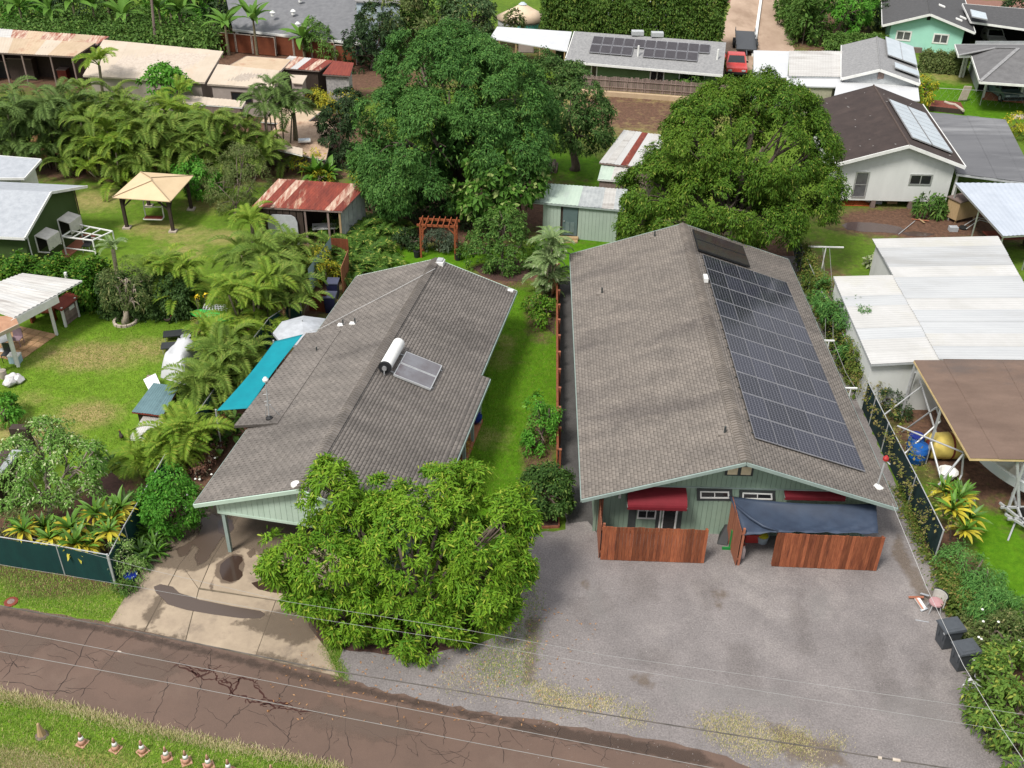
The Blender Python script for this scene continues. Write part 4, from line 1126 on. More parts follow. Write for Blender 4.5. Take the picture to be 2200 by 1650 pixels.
# ================================================================== RIGHT HOUSE (sage green, solar roof)
def right_house():
 h=thing('house','sage green gabled house with grey shingle roof carrying rows of solar panels','house',(0,0,0))
 HW,L,ZE,ZR=6.284,21.97,2.5,4.583
 k=(ZR-ZE)/HW
 # roof deck
 r=MB()
 for s in (-1,1):
  a,b=(s*HW,0,ZE),(0,0,ZR)
  c,d=(0,L,ZR),(s*HW,L,ZE)
  r.slab([a,b,c,d] if s > 0 else [b,a,d,c],0.12)
 roof=r.build('roof',felt,h)
 shingles(roof,(-HW,0,ZE),(-HW,L,ZE),(0,L,ZR),(0,0,ZR),grey_shingle,0.145,0.30,seed=1)
 shingles(roof,(HW,0,ZE),(HW,L,ZE),(0,L,ZR),(0,0,ZR),grey_shingle,0.14,0.30,seed=2)
 m=MB()
 y=0.0
 i=0
 while y < L-0.05:
  y1=min(L,y+0.24)
  z0,z1=0.13,0.06
  w=0.23
  for s in (-1,1):
   m.add([(0,y,ZR+z0+.01),(s*w,y,ZR-k*w+z0),(s*w,y1,ZR-k*w+z1),(0,y1,ZR+z1+.01),(s*w,y,ZR-k*w),(0,y,ZR)],[[0,1,2,3] if s < 0 else [3,2,1,0],[0,5,4,1] if s < 0 else [1,4,5,0]])
  y+=0.17
 m.build('ridge_cap',grey_shingle,roof,kind='stuff')
 # barge boards front and back, gutter boards
 b=MB()
 for yy in (-0.035,L+0.035):
  for s in (-1,1):
   b.beam((0,yy,ZR-0.065),(s*HW,yy,ZE-0.065),0.06,0.14)
 b.build_each('barge_board',sage_trim,h)
 b=MB()
 for s in (-1,1):
  x0,x1=sorted((s*(HW+0.002),s*(HW+0.04)))
  b.box(x0,0,ZE-0.16,x1,L,ZE-0.01)
 b.build_each('fascia',sage_trim,h)
 # walls
 WX,WF,WB=5.62,1.0,21.0
 w=MB()
 top=lambda x: ZR-0.13-k*abs(x)
 w.add([(-WX,WF,0),(WX,WF,0),(WX,WF,top(WX)),(0,WF,top(0)),(-WX,WF,top(WX)),(-WX,WB,0),(WX,WB,0),(WX,WB,top(WX)),(0,WB,top(0)),(-WX,WB,top(WX))],
  [[0,1,2,3,4],[9,8,7,6,5],[0,4,9,5],[1,6,7,2]])
 w.build('wall',sage,h)
 gable_wall_boards(h,WF,-WX,WX,lambda x: min(2.48,top(x)-0.01),0.0,sage,0.2,0.025)
 gable_wall_boards(h,WF,-WX,WX,lambda x: top(x)-0.005,2.50,sage,0.2,0.03)
 m=MB(); m.box(-WX,WF-0.055,2.47,WX,WF-0.0,2.53)
 m.build('band_board',sage_trim,h)
 for s in (-1,1):
  m=MB(); m.box(s*WX-0.06,WF-0.06,0,s*WX+0.06,WF+0.02,top(WX)-.03)
  m.build('corner_board',sage,h)
 yf=WF-0.026
 out=(0,-1,0)
 # two slider windows under the band
 window_on(h,(-1.37,0.97,1.94),(-.18,0.97,1.97),(-.24,0.97,2.33),(-1.42,0.97,2.32),out,white_paint,glass_dark,0.06,(1,0),trim_mat=dark_trim,trim=0.13)
 window_on(h,(0.35,0.97,1.95),(1.58,0.97,1.96),(1.52,0.97,2.29),(0.31,0.97,2.3),out,white_paint,glass_dark,0.06,(1,0),trim_mat=dark_trim,trim=0.13)
 # patio door: gridded sash, screen, dark shutters either side
 A=(-3.87,0.97,0.3); B=(-3.25,0.97,0.3)
 xa,xb=A[0],(-2.21,0.97,0.29)[0]
 window_on(h,(xa,yf,.75),(xa+.78,yf,.75),(xa+.78,yf,2.05),(xa,yf,2.05),out,white_paint,glass_dark,0.06,(1,2))
 d=MB(); d.box(xa+.93,yf-.05,0.1,xa+.99,yf,2.05); d.box(xa+1.05,yf-.05,0.1,xa+1.10,yf,2.05); d.box(xb-.08,yf-.05,0.1,xb,yf,2.05); d.box(xa+1.1,yf-.05,2.0,xb-.08,yf,2.05)
 dr=d.build('door',white_paint,h)
 m=MB(); m.box(xa+1.10,yf-.02,0.1,xb-.08,yf-.004,2.0); m.build('screen',glass_dark,dr)
 for q0,q1 in ((xa-.36,xa-.04),(xb+.03,xb+.2),(xa+.79,xa+.92)):
  m=MB(); m.box(q0,yf-.03,0.1,q1,yf-.002,2.08); m.build('shutter',dark_trim,h)
 # louvred gable vent
 P=(0.03,0.97,3.46)
 m=MB(); m.box(P[0]-.56,yf-.06,P[2]-.28,P[0]+.56,yf,P[2]+.24)
 v=m.build('gable_vent',dark_trim,h)
 for cx in (-.27,.27):
  for i in range(6):
   z=P[2]-.2+i*.066
   m=MB(); m.hexa([(P[0]+cx-.2,yf-.09,z),(P[0]+cx+.2,yf-.09,z),(P[0]+cx+.2,yf-.062,z+.03),(P[0]+cx-.2,yf-.062,z+.03),
       (P[0]+cx-.2,yf-.09,z+.02),(P[0]+cx+.2,yf-.09,z+.02),(P[0]+cx+.2,yf-.062,z+.055),(P[0]+cx-.2,yf-.062,z+.055)])
   m.build('slat',pm('cream_slat',(0.8,0.66,0.45),None,0.6),v)
 # awnings: curved red canvas on a frame
 def awning(x0,x1,zt,zb,outd,lab):
  m=MB(); n=7
  pr=[]
  for i in range(n+1):
   t=i/n
   pr.append((yf-0.02-outd*math.sin(t*math.pi/2*.96),zb+(zt-zb)*math.cos(t*math.pi/2)*0.96+.02))
  pr.append((pr[-1][0]+0.005,zb-.13))
  vs=[(x0,y_,z_) for y_,z_ in pr]+[(x1,y_,z_) for y_,z_ in pr]
  kk=len(pr)
  fs=[[i,i+1,kk+i+1,kk+i] for i in range(kk-1)]
  fs.append(list(range(kk))+[]); fs.append([kk+i for i in range(kk)][::-1])
  m.add(vs,fs)
  a=m.build('awning',red_awning,h,smooth=False,label=lab)
  f=MB()
  for xx in (x0,x1):
   f.beam((xx,yf,zb),(xx,pr[-2][0],zb),.03)
  f.beam((x0,yf-0.01,zt+.03),(x1,yf-0.01,zt+.03),.04)
  f.build('awning_frame',sage_trim,a)
 a0,a1=(-4.4,0.3,2.33),(-2,0.3,2.42)
 awning(a0[0],a1[0],2.46,2.02,0.8,None)
 b0=(1.98,0.6,2.45)
 awning(b0[0],b0[0]+2.45,2.46,2.34,0.3,None)
 # wall lamp
 P=(-4.67,0.95,1.98)
 m=MB(); m.cbox((P[0],yf-.06,P[2]-.1),.1,.1,.2); m.build('wall_lamp',white_paint,h)
 # vent pipes with flashing
 for P in ((-1.61,21.33,4.05),(-4.74,16.39,3.01),(-.51,2.14,4.41)):
  m=MB(); m.tube([lift(P,-.05),lift(P,.32)],0.045,8)
  vp=m.build('vent_pipe',dark_trim,roof)
  m=MB(); m.cbox((P[0]-.1,P[1],P[2]-.045),.36,.3,.06); m.build('flashing',grey_shingle,vp)
 # service mast with red cap and guy wire
 P=(5.72,1.07,2.69); T=(P[0]+.06,P[1],P[2]+1.35)
 m=MB(); m.tube([lift(P,-.1),T],0.04,8); m.tube([T,lift((T[0]+.18,T[1]-.1,T[2]),-.12)],.03,6)
 ms=m.build('service_mast',galv,roof)
 m=MB(); m.lathe(lift(T,-.02),[(.06,0),(.12,.05),(.12,.15),(.05,.24)],10); m.build('mast_cap',pm('mast_cap_red',(0.4,0.03,0.03),None,.4),ms)
 m=MB(); m.lathe(lift(P,-.06),[(.3,0),(.06,.2)],4); m.build('flashing',white_paint,ms)
 # solar thermal pair near the back, photovoltaic field of ten rows by five
 nrm=Vector((k,0,1)).normalized(); dn_=Vector((1,0,-k)).normalized()
 def on(sd_,yy,o):
  p=Vector((0,0,ZR))+dn_*sd_+nrm*o
  return (p.x,yy,p.z)
 def panel(name,s0,s1,y0,y1,o0,o1,mat,fmat,fw=0.01,fy=.04):
  m=MB()
  m.hexa([on(s0,y0,o0),on(s1,y0,o0),on(s1,y1,o0),on(s0,y1,o0),on(s0,y0,o1),on(s1,y0,o1),on(s1,y1,o1),on(s0,y1,o1)])
  o=m.build(name,fmat,h)
  g=bpy.data.meshes.new('glass')
  pts=[on(s0+fw,y0+fy,o1+.004),on(s1-fw,y0+fy,o1+.004),on(s1-fw,y1-fy,o1+.004),on(s0+fw,y1-fy,o1+.004)]
  g.from_pydata(pts,[],[[0,1,2,3]])
  uv=g.uv_layers.new(name='UVMap')
  for i,c_ in enumerate(((0,0),(1,0),(1,1),(0,1))):
   uv.data[i].uv=c_
  g.materials.append(mat)
  link(bpy.data.objects.new('glass',g),o)
 for r_ in range(10):
  for c_ in range(5):
   panel('solar_panel',0.66+c_*1.0,0.66+c_*1.0+.985,1.77+r_*1.66,1.77+r_*1.66+1.635,0.08,0.115,pv_cells,pv_frame)
 m=MB()
 for r_ in range(10):
  for dy in (.4,1.25):
   m.beam(on(0.58,1.77+r_*1.66+dy,.055),on(5.7,1.77+r_*1.66+dy,.055),.04)
 m.build('mounting_rail',dark_trim,h,kind='stuff')
 panel('solar_collector',0.42,3.5,18.66,19.9,0.10,0.2,collector,black_plastic,.035)
 panel('solar_collector',0.42,3.5,19.95,21.15,0.10,0.2,collector,black_plastic,.035)
 m=MB(); m.cbox(lift(on(0.42,15.3,.05),0),.2,.55,.22); m.build('junction_box',white_paint,h)
 return h
right_house()

def plank_fence(name,label,a,b,hgt,mat,w=0.14,th=0.022,group=None,posts=True,pmat=None,wob=0.02,cat='fence',z0=0.03,rails=True):
 t=thing(name,label,cat,(a[0],a[1],0),0,group)
 A,B=Vector((a[0],a[1],0)),Vector((b[0],b[1],0))
 d=(B-A); L=d.length; d.normalize(); s=Vector((-d.y,d.x,0))
 n=int(round(L/w)); w=L/n
 for i in range(n):
  p0=A+d*(i*w+.004); p1=A+d*((i+1)*w-.004)
  top=(hgt(i/n) if callable(hgt) else hgt)+random.uniform(-wob,wob)
  o=random.uniform(-.004,.004)
  q=[p0-s*(th/2+o),p1-s*(th/2+o),p1+s*(th/2-o),p0+s*(th/2-o)]
  m=MB(); m.hexa([(v.x,v.y,z0) for v in q]+[(v.x,v.y,top) for v in q])
  m.build('plank',mat,t)
 if rails:
  hh=hgt(0.5) if callable(hgt) else hgt
  m=MB()
  for zz in (0.35,hh-.3):
   m.beam((A+s*.045)+Vector((0,0,zz)),(B+s*.045)+Vector((0,0,zz)),.045,.09)
  m.build('rail',pmat or mat,t)
  for i in range(max(2,int(L/2.2)+1)):
   p=A+d*min(L-.06,max(.06,L*i/max(1,int(L/2.2))))+s*.12
   m=MB(); m.cbox((p.x,p.y,0),.09,.09,hh-.05); m.build('post',pmat or mat,t)
 return t
plank_fence('plank_fence','red-brown plank screen in front of the patio door under the red awning',(-5.43,-.8,0),(-1.23,-.84,0),1.8,redwood)
plank_fence('plank_fence','red-brown plank screen at the front of the navy tarp',(1.49,-.9,0),(5.69,-1,0),1.8,redwood)
g0=(-5.43,-.77,0)
plank_fence('plank_fence','short plank return between the front plank screen and the left house corner',(g0[0]-.05,0.9),(g0[0]-.05,g0[1]+.05),lambda t: 2.15-.35*min(1,t*1.5),redwood_pale,wob=0.005)
g1=(0.04,-.93,0)
plank_fence('plank_gate','open plank gate standing edge-on beside the navy tarp',(g1[0]-.12,0.85),(g1[0],g1[1]),lambda t: 2.15-.3*t,redwood_pale,cat='gate',wob=0.004)

# navy tarp slung from the gable wall down to the fence
def tarp():
 A,B=(-.2,0.93,1.98),(5.67,0.9,1.69)
 D,C=(0.16,-.94,1.86),(5.44,-.83,1.84)
 B=(B[0],.6,2.2)
 A=(A[0],A[1],A[2]+.12)
 n,mm=26,14
 vs=[]
 for j in range(mm+1):
  for i in range(n+1):
   u,v=i/n,j/mm
   p=Vector(quad_pt(A,B,C,D,u,v))
   p.z+=0.1*math.sin(math.pi*u)*(1-v) ** 3
   p.y-=0.35*math.sin(math.pi*u)*(1-v) ** 2
   sag=0.13*math.sin(math.pi*u) ** .8*math.sin(math.pi*v) ** .8
   wr=0.035*math.sin(u*31+v*13+2.2*math.sin(v*7))*v*(0.4+u)+0.02*math.sin(u*57-v*21)*v
   if u < 0.25 and v > 0.2:
    p.z-=0.25*(0.25-u)*4*(v-.2)
   vs.append((p.x,p.y,p.z-sag+wr))
 fs=[[j*(n+1)+i,j*(n+1)+i+1,(j+1)*(n+1)+i+1,(j+1)*(n+1)+i] for j in range(mm) for i in range(n)]
 t=thing('tarp','navy blue tarp sheltering the yard behind the right plank screen','tarp',(A[0],A[1],0))
 o=mesh_obj('tarp_sheet',vs,fs,navy_tarp,t,smooth=True)
 md=o.modifiers.new('thick','SOLIDIFY'); md.thickness=0.012
 # loose fold hanging from the gate corner towards the fence
 P=[A,lerp(A,C,.02),(1.45,-.88,1.9),(0.9,-.76,2),(0.23,-.32,2.1)]
 m=MB(); m.tube([lift(A,-.02),(0.06,0.34,2.02),(0.48,-.23,1.98),(0.92,-.68,1.95),(1.49,-.88,1.88)],[.03,.06,.07,.06,.03],7)
 m.build('hem',navy_tarp,t,smooth=True)
tarp()
P=(-.24,0.28,0)
t=thing('grill_cover','black cloth cover over a tall item leaning by the plank gate','cover',P)
m=MB(); m.hexa([(-.54,0.32,0.05),(-.13,0.23,0.05),(0.12,0.87,0.05),(-.37,0.9,0.05),(0.02,1.3,0.8),(0.16,1.3,0.8),(0.19,1.42,0.85),(0.04,1.45,0.85)]); m.build('cover_cloth',black_plastic,t)
P=(0.05,0.12,0)
t=thing('plastic_stand','bright green L-shaped plastic piece by the plank gate','stand',P)
m=MB(); m.box(P[0]-.12,P[1]-.06,0,P[0]+.14,P[1]+.1,.95); m.build('upright',green_plastic,t)
m=MB(); m.box(P[0]-.42,P[1]-.12,0.012,P[0]+.14,P[1]-.062,.14); m.build('foot',green_plastic,t)
P=(0.99,0.67,0)
t=thing('crate','red crate under the left end of the navy tarp','crate',P)
m=MB(); m.box(P[0]-.35,P[1]-.2,0.01,P[0]+.35,P[1]+.2,.06); m.build('crate_base',car_red,t)
for a,b in (((-.35,-.2),(.35,-.16)),((-.35,.16),(.35,.2)),((-.35,-.16),(-.31,.16)),((.31,-.16),(.35,.16))):
 m=MB(); m.box(P[0]+a[0],P[1]+a[1],.06,P[0]+b[0],P[1]+b[1],.42); m.build('crate_side',car_red,t)
P=(1.37,0.57,0)
t=thing('bucket','yellow-filled bucket under the navy tarp beside the red crate','bucket',P)
m=MB(); m.lathe(P,[(.2,.01),(.26,.34),(.27,.35),(.24,.35)],16); m.build('bucket_body',bluegrey,t)
m=MB(); m.lathe(lift(P,.352),[(.235,0),(.2,.05),(.08,.08)],16); m.build('contents',pm('lime_yellow',(.55,.5,.03),None,.6),t)
P=(0.39,-.4,0)
t=thing('bottle','pale bottle standing just inside the plank gate','bottle',P)
m=MB(); m.lathe(P,[(.1,.01),(.11,.4),(.05,.55),(.05,.65)],10); m.build('bottle_body',pm('pale_pink',(.6,.5,.48),None,.5),t)
m=MB(); m.lathe(lift(P,.65),[(.055,0),(.055,.06)],10); m.build('bottle_cap',rust_dark,t)

# ================================================================== LEFT HOUSE (long grey roof, carport)
LH=thing('house','long low house with grey shingle roof, carport and rooftop solar water heater','house',(-17.05,-1.88,0),R(-10.05))
def left_house():
 h=LH
 ZR,kl,kr,L=4.2,.345,.32,19.77
 WL,WR=4.55,4.40
 zl=lambda n: ZR-kl*abs(n)
 zr=lambda n: ZR-kr*abs(n)
 def W(p):
  return tuple(XF[h.name] @ Vector(p))
 r=MB()
 r.slab([W((0,0,ZR)),W((WR,0,zr(WR))),W((WR,L,zr(WR))),W((0,L,ZR))],.12)
 r.slab([W((0,0,ZR)),W((0,L,ZR)),W((-WL,L,zl(WL))),W((-WL,0,zl(WL)))],.12)
 # wider eave over the porch on the right, lower pitched lean-to on the left
 r.slab([W((WR,0.9,zr(WR))),W((4.82,0.9,zr(4.82))),W((4.82,11.3,zr(4.82))),W((WR,11.3,zr(WR)))],.12)
 le=[W((-3.1,5.1,zl(3.1)+.02)),W((-3.1,13.2,zl(3.1)+.02)),W((-4.95,13.2,2.72)),W((-5.15,5.1,2.70))]
 r.slab(le,.1)
 roof=r.build('roof',felt,h)
 shingles(roof,W((-WL,0,zl(WL))),W((-WL,L,zl(WL))),W((0,L,ZR)),W((0,0,ZR)),grey_shingle_l,.145,.33,seed=5)
 shingles(roof,W((WR,0,zr(WR))),W((WR,L,zr(WR))),W((0,L,ZR)),W((0,0,ZR)),grey_shingle_l,.145,.33,seed=6)
 shingles(roof,W((4.82,0.9,zr(4.82))),W((4.82,11.3,zr(4.82))),W((WR-.1,11.3,zr(WR-.1))),W((WR-.1,0.9,zr(WR-.1))),grey_shingle_l,.145,.33,seed=7)
 shingles(roof,lift(le[3],.01),lift(le[2],.01),lift(le[1],.01),lift(le[0],.01),grey_shingle_l,.145,.33,seed=8)
 m=MB()
 t_=0.0
 while t_ < L-.05:
  t1=min(L,t_+.26)
  w=.23
  up=0.03 if t_ > 5.2 else 0.0
  for s,kk in ((-1,kl),(1,kr)):
   pts=[(0,t_,ZR+.135+up),(s*w,t_,ZR-kk*w+.085+up*.6),(s*w,t1,ZR-kk*w+.035),(0,t1,ZR+.06+up),(s*w,t_,ZR-kk*w),(0,t_,ZR)]
   m.add([W(p) for p in pts],[[0,1,2,3] if s < 0 else [3,2,1,0],[0,5,4,1] if s < 0 else [1,4,5,0]])
  t_+=.175
 m.build('ridge_cap',grey_shingle_l,roof,kind='stuff')
 b=MB()
 for tt in (-.035,L+.035):
  b.beam(W((0,tt,ZR-.085)),W((-WL,tt,zl(WL)-.085)),.06,.16); b.beam(W((0,tt,ZR-.085)),W((WR,tt,zr(WR)-.085)),.06,.16)
 b.build_each('barge_board',mint_pale,h)
 b=MB()
 b.beam(W((-WL-.03,0,zl(WL)-.09)),W((-WL-.03,5.1,zl(WL)-.09)),.05,.14); b.beam(W((-WL-.03,13.2,zl(WL)-.09)),W((-WL-.03,L,zl(WL)-.09)),.05,.14)
 b.beam(W((4.85,.9,zr(4.82)-.09)),W((4.85,11.3,zr(4.82)-.09)),.05,.14); b.beam(W((WR+.03,11.3,zr(WR)-.09)),W((WR+.03,L,zr(WR)-.09)),.05,.14)
 b.build_each('fascia',sage_trim,h)
 # hung gable front over the carport, boards left and right of a louvred vent
 GX0,GX1,TF=-3.75,3.7,0.28
 bot=lambda n: 2.22
 topf=lambda n: (zl(n) if n < 0 else zr(n))-.15
 gable_wall_boards(h,TF,GX0+.1,GX1,topf,bot,mint_pale,.235,.03)
 m=MB(); m.box(GX0,TF-.05,2.1,GX1,TF+.06,2.215); m.box(GX0,TF-.05,2.215,GX0+.095,TF+.06,topf(GX0)-.02)
 m.build('carport_beam',mint_pale,h,world=False)
 m=MB(); m.box(-.28,TF-.07,ZR-.95,.35,TF-.034,ZR-.45)
 v=m.build('gable_vent',white_paint,h,world=False)
 for i in range(7):
  m=MB(); z=ZR-.92+i*.066
  m.hexa([(-.24,TF-.10,z),(.31,TF-.10,z),(.31,TF-.072,z+.03),(-.24,TF-.072,z+.03),(-.24,TF-.10,z+.02),(.31,TF-.10,z+.02),(.31,TF-.072,z+.05),(-.24,TF-.072,z+.05)])
  m.build('slat',white_paint,v,world=False)
 for n_,tt in ((-3.55,.34),(-3.55,5.0),(4.3,5.2),(4.33,6.7),(4.35,8.1),(4.35,9.7),(4.35,11.2)):
  m=MB(); m.cbox((n_,tt,0.0),.14,.14,2.1 if n_ < 0 else 2.55)
  m.build('post',sage_trim,h,world=False)
 # room walls behind carport and porch
 m=MB()
 m.box(0.9,.9,0,3.6,5.5,2.75)
 m.box(-3.6,5.5,0,3.4,L-.6,2.72)
 m.add([(-3.6,L-.6,2.72),(3.4,L-.6,2.72),(0,L-.6,ZR-.14)],[[0,1,2]])
 m.build('wall',sage,h,world=False)
 m=MB(); m.box(-3.7,.3,2.0,-3.4,L-.6,2.1); m.build('carport_beam',sage_trim,h,world=False)
 m=MB(); m.box(3.45,3.4,0,4.45,11.5,.12); m.build('porch_floor',terracotta,h,world=False)
 m=MB()
 for tt in (5.25,6.75,8.15,9.75):
  m.beam((4.36,tt,2.5),(3.5,tt,2.5),.06)
 m.beam((4.36,3.4,2.45),(4.36,11.5,2.45),.1,.12)
 m.build('porch_rail',sage_trim,h,world=False)
 # solar water heater
 def on(n_,tt,o):
  nr=Vector((kr,0,1)).normalized()
  p=Vector((n_,tt,zr(n_)))+nr*o
  return W((p.x,p.y,p.z))
 P0,P1=on(.55,8.62,.34),on(.55,10.85,.34)
 ax=(Vector(P1)-Vector(P0)).normalized()
 m=MB(); m.tube([Vector(P0)+ax*q for q in (.0,.06,.1,2.1,2.16,2.2)],[.22,.27,.285,.285,.27,.2],20)
 tank=m.build('water_tank',white_paint,h,smooth=True)
 m=MB(); m.tube([Vector(P0)-ax*.05,Vector(P0)+ax*.07],[.292,.295],20); cap=m.build('tank_end',black_plastic,tank)
 m=MB(); m.tube([Vector(P0)-ax*.12,Vector(P0)-ax*.05],.11,12); m.tube([Vector(P0)-ax*.1,Vector(P0)-ax*.16+Vector((0,0,-.3))],.03,6); m.build('valve',steel,tank)
 for a,b_ in ((8.62,9.60),(9.64,10.62)):
  m=MB(); m.hexa([on(.98,a,.07),on(2.68,a,.07),on(2.68,b_,.07),on(.98,b_,.07),on(.98,a,.17),on(2.68,a,.17),on(2.68,b_,.17),on(.98,b_,.17)])
  c_=m.build('solar_collector',galv,h)
  m=MB(); m.add([on(1.02,a+.04,.174),on(2.64,a+.04,.174),on(2.64,b_-.04,.174),on(1.02,b_-.04,.174)],[[0,1,2,3]]); m.build('glass',collector_lite,c_)
 m=MB()
 for a in (8.9,10.4):
  m.beam(on(.4,a,.04),on(2.75,a,.04),.05)
 m.build('mounting_rail',galv,h)
 # vents and antenna
 for P in ((-3.21,13.8,3.09),(-2.53,13.68,3.33),(-3.66,11.29,2.94)):
  m=MB(); m.tube([(P[0],P[1],P[2]-.05),(P[0],P[1],P[2]+.3)],.04,8); vp=m.build('vent_pipe',dark_trim,roof,world=False)
  m=MB(); m.cbox((P[0]-.12,P[1],P[2]-.05),.3,.24,.07); m.build('flashing',white_paint,vp,world=False)
 P=(-3.66,5.51,2.94)
 m=MB()
 T=(P[0]+.05,P[1]+.05,P[2]+2.0)
 m.tube([(P[0],P[1],P[2]-.05),T],.025,6); m.tube([(P[0]-.3,P[1]+.25,P[2]+.0),(P[0]+.02,P[1]+.02,P[2]+1.1)],.015,5); m.tube([(P[0]+.4,P[1]+.3,P[2]+.1),(P[0]+.02,P[1]+.02,P[2]+.9)],.015,5)
 for q in (.8,1.0,1.35):
  m.tube([(P[0]-.12,P[1],P[2]+q),(P[0]+.12,P[1]+.1,P[2]+q)],.012,4)
 an=m.build('antenna',galv,roof,world=False)
 m=MB(); m.lathe(T,[(.02,0),(.12,.04),(.13,.12),(.06,.22),(.02,.24)],10); m.build('sensor',white_paint,an,world=False)
 m=MB(); m.lathe((P[0],P[1],P[2]-.05),[(.14,0),(.16,.22),(.05,.3)],8); m.build('antenna_base',black_plastic,an,world=False)
 P=(0.3,19.48,4.1)
 m=MB(); m.cbox((P[0],P[1],P[2]-.06),.42,.5,.22); rv=m.build('roof_vent',white_paint,roof,world=False)
 m=MB(); m.cbox((P[0],P[1],P[2]+.16),.3,.36,.1); m.build('vent_hood',galv,rv,world=False)
 P=(4.2,19.66,2.86)
 m=MB(); m.cbox((P[0]-.1,P[1]-.12,P[2]-.01),.35,.22,.1); m.build('roof_lamp',white_paint,roof,world=False)
 P=(-.27,0.29,4.11)
 m=MB(); m.lathe((P[0],P[1],P[2]-.04),[(.2,0),(.2,.1),(.12,.16)],12); m.build('roof_beacon',white_paint,roof,world=False)
 m=MB()
 m.tube([(0.38,18.19,4.45),(-1.3,16.59,3.85),(-3.05,15,3.25),(-4.31,13.62,2.86),(-4.96,12.9,2.9)],.013,5)
 m.build('service_wire',pm('pale_wire',(.55,.55,.54),None,.6),h,world=False)
left_house()
P=(-11,8.35,0)
t=thing('ceramic_pot','shiny dark blue ceramic pot on the porch of the long house','pot',lift(P,.12))
m=MB(); m.lathe(lift(P,.122),[(.14,0),(.3,.25),(.32,.45),(.22,.6),(.26,.64),(.2,.64)],18); m.build('pot_body',blue_glaze,t,smooth=True)

# teal shade sail stretched between the palms and the roof edge
def sail():
 A,B,C,D=(-22.49,5.75,2.3),(-21.1,5.99,2.3),(-19.69,11.59,2.9),(-21.13,11.52,2.5)
 n,mm=10,22
 vs=[]
 for j in range(mm+1):
  for i in range(n+1):
   u,v=i/n,j/mm
   p=Vector(quad_pt(A,B,C,D,u,v))
   cin=0.22*math.sin(math.pi*v)*(1-2*u)*.5
   p+=(Vector(B)-Vector(A)).normalized()*cin
   p.z-=0.15*math.sin(math.pi*u)*math.sin(math.pi*v)
   vs.append(tuple(p))
 fs=[[j*(n+1)+i,j*(n+1)+i+1,(j+1)*(n+1)+i+1,(j+1)*(n+1)+i] for j in range(mm) for i in range(n)]
 t=thing('shade_sail','teal shade sail stretched along the left edge of the long grey roof','shade sail',(A[0],A[1],0))
 o=mesh_obj('sail_cloth',vs,fs,teal_sail,t,smooth=True)
 md=o.modifiers.new('thick','SOLIDIFY'); md.thickness=0.01
 m=MB()
 for p in (A,D):
  m.tube([(p[0]-.1,p[1],0),(p[0]-.05,p[1],p[2]+.05)],.04,8)
 m.build('sail_post',galv,t)
sail()
def parasol(label,cx,R_,z,n=8,mat=grey_canvas,drop=.55):
 t=thing('parasol',label,'parasol',(cx[0],cx[1],0))
 for i in range(n):
  a,b=2*math.pi*i/n+.2,2*math.pi*(i+1)/n+.2
  m=MB()
  p=[(cx[0],cx[1],z),(cx[0]+R_*math.cos(a),cx[1]+R_*math.sin(a),z-drop),(cx[0]+R_*math.cos(b),cx[1]+R_*math.sin(b),z-drop)]
  m.add(p+[lift(q,-.012) for q in p]+[lift(p[1],-.16),lift(p[2],-.16)],[[0,1,2],[5,4,3],[1,6,7,2]])
  m.build('canopy_panel',mat,t)
 m=MB(); m.tube([(cx[0],cx[1],0),(cx[0],cx[1],z+.1)],.035,8); m.build('pole',galv,t)
 m=MB()
 for i in range(n):
  a=2*math.pi*i/n+.2
  m.tube([(cx[0],cx[1],z-.35),(cx[0]+R_*.9*math.cos(a),cx[1]+R_*.9*math.sin(a),z-drop-.02)],.012,4)
 m.build('rib',galv,t,kind='stuff')
 return t
parasol('pale grey octagonal parasol beside the far left edge of the long grey roof',(-20.12,13.46,2.5),1.55,2.55)

# ================================================================== OTHER BUILDINGS AND YARDS
def inset_quad(q,f):
 c=[sum(p[i] for p in q)/len(q) for i in range(3)]
 out=[]
 for p in q:
  v=Vector((p[0]-c[0],p[1]-c[1],0)); L=v.length
  v=v*((L-f)/L)
  out.append((c[0]+v.x,c[1]+v.y,p[2]))
 return out

def lean(name,label,cat,A,B,C,D,roof,wall=None,inset=0.4,th=0.12,z0=0.0,corr=None,posts=None,post_mat=None,trim=None,pitch=0.25,open_front=False,group=None,pw=.12,turn=False,amp=.014):
 """one-slope roof: A,B front edge, C,D back edge; solid walls or posts under it"""
 t=thing(name,label,cat,((A[0]+C[0])/2,(A[1]+C[1])/2,z0),0,group)
 m=MB(); m.slab([A,B,C,D],th)
 if corr:
  rf=m.build('roof',trim or white_paint,t)
  q=[lift(p,.03) for p in ((B,C,D,A) if turn else (A,B,C,D))]
  corrugated(rf,*q,roof,corr,pitch,amp)
 else:
  rf=m.build('roof',roof,t)
  if trim:
   m=MB()
   q=[A,B,C,D]
   cx=sum(p[0] for p in q)/4; cy=sum(p[1] for p in q)/4
   for i in range(4):
    a,b=q[i],q[(i+1) % 4]
    o=Vector(((a[0]+b[0])/2-cx,(a[1]+b[1])/2-cy,0)).normalized()*.03
    m.beam((a[0]+o.x,a[1]+o.y,a[2]-th/2-.01),(b[0]+o.x,b[1]+o.y,b[2]-th/2-.01),.05,th+.06)
   m.build_each('fascia',trim,t)
 q=inset_quad([A,B,C,D],inset)
 if wall is not None:
  m=MB()
  vs=[(p[0],p[1],z0) for p in q]+[(p[0],p[1],p[2]-th+.01) for p in q]
  fs=[[1,2,6,5],[2,3,7,6],[3,0,4,7]]
  if not open_front:
   fs.append([0,1,5,4])
  m.add(vs,fs)
  m.build('wall',wall,t)
 if posts:
  for u,v in posts:
   p=quad_pt(*q,u,v)
   m=MB(); m.cbox((p[0],p[1],z0),pw,pw,p[2]-th-z0); m.build('post',post_mat or white_paint,t)
 return t

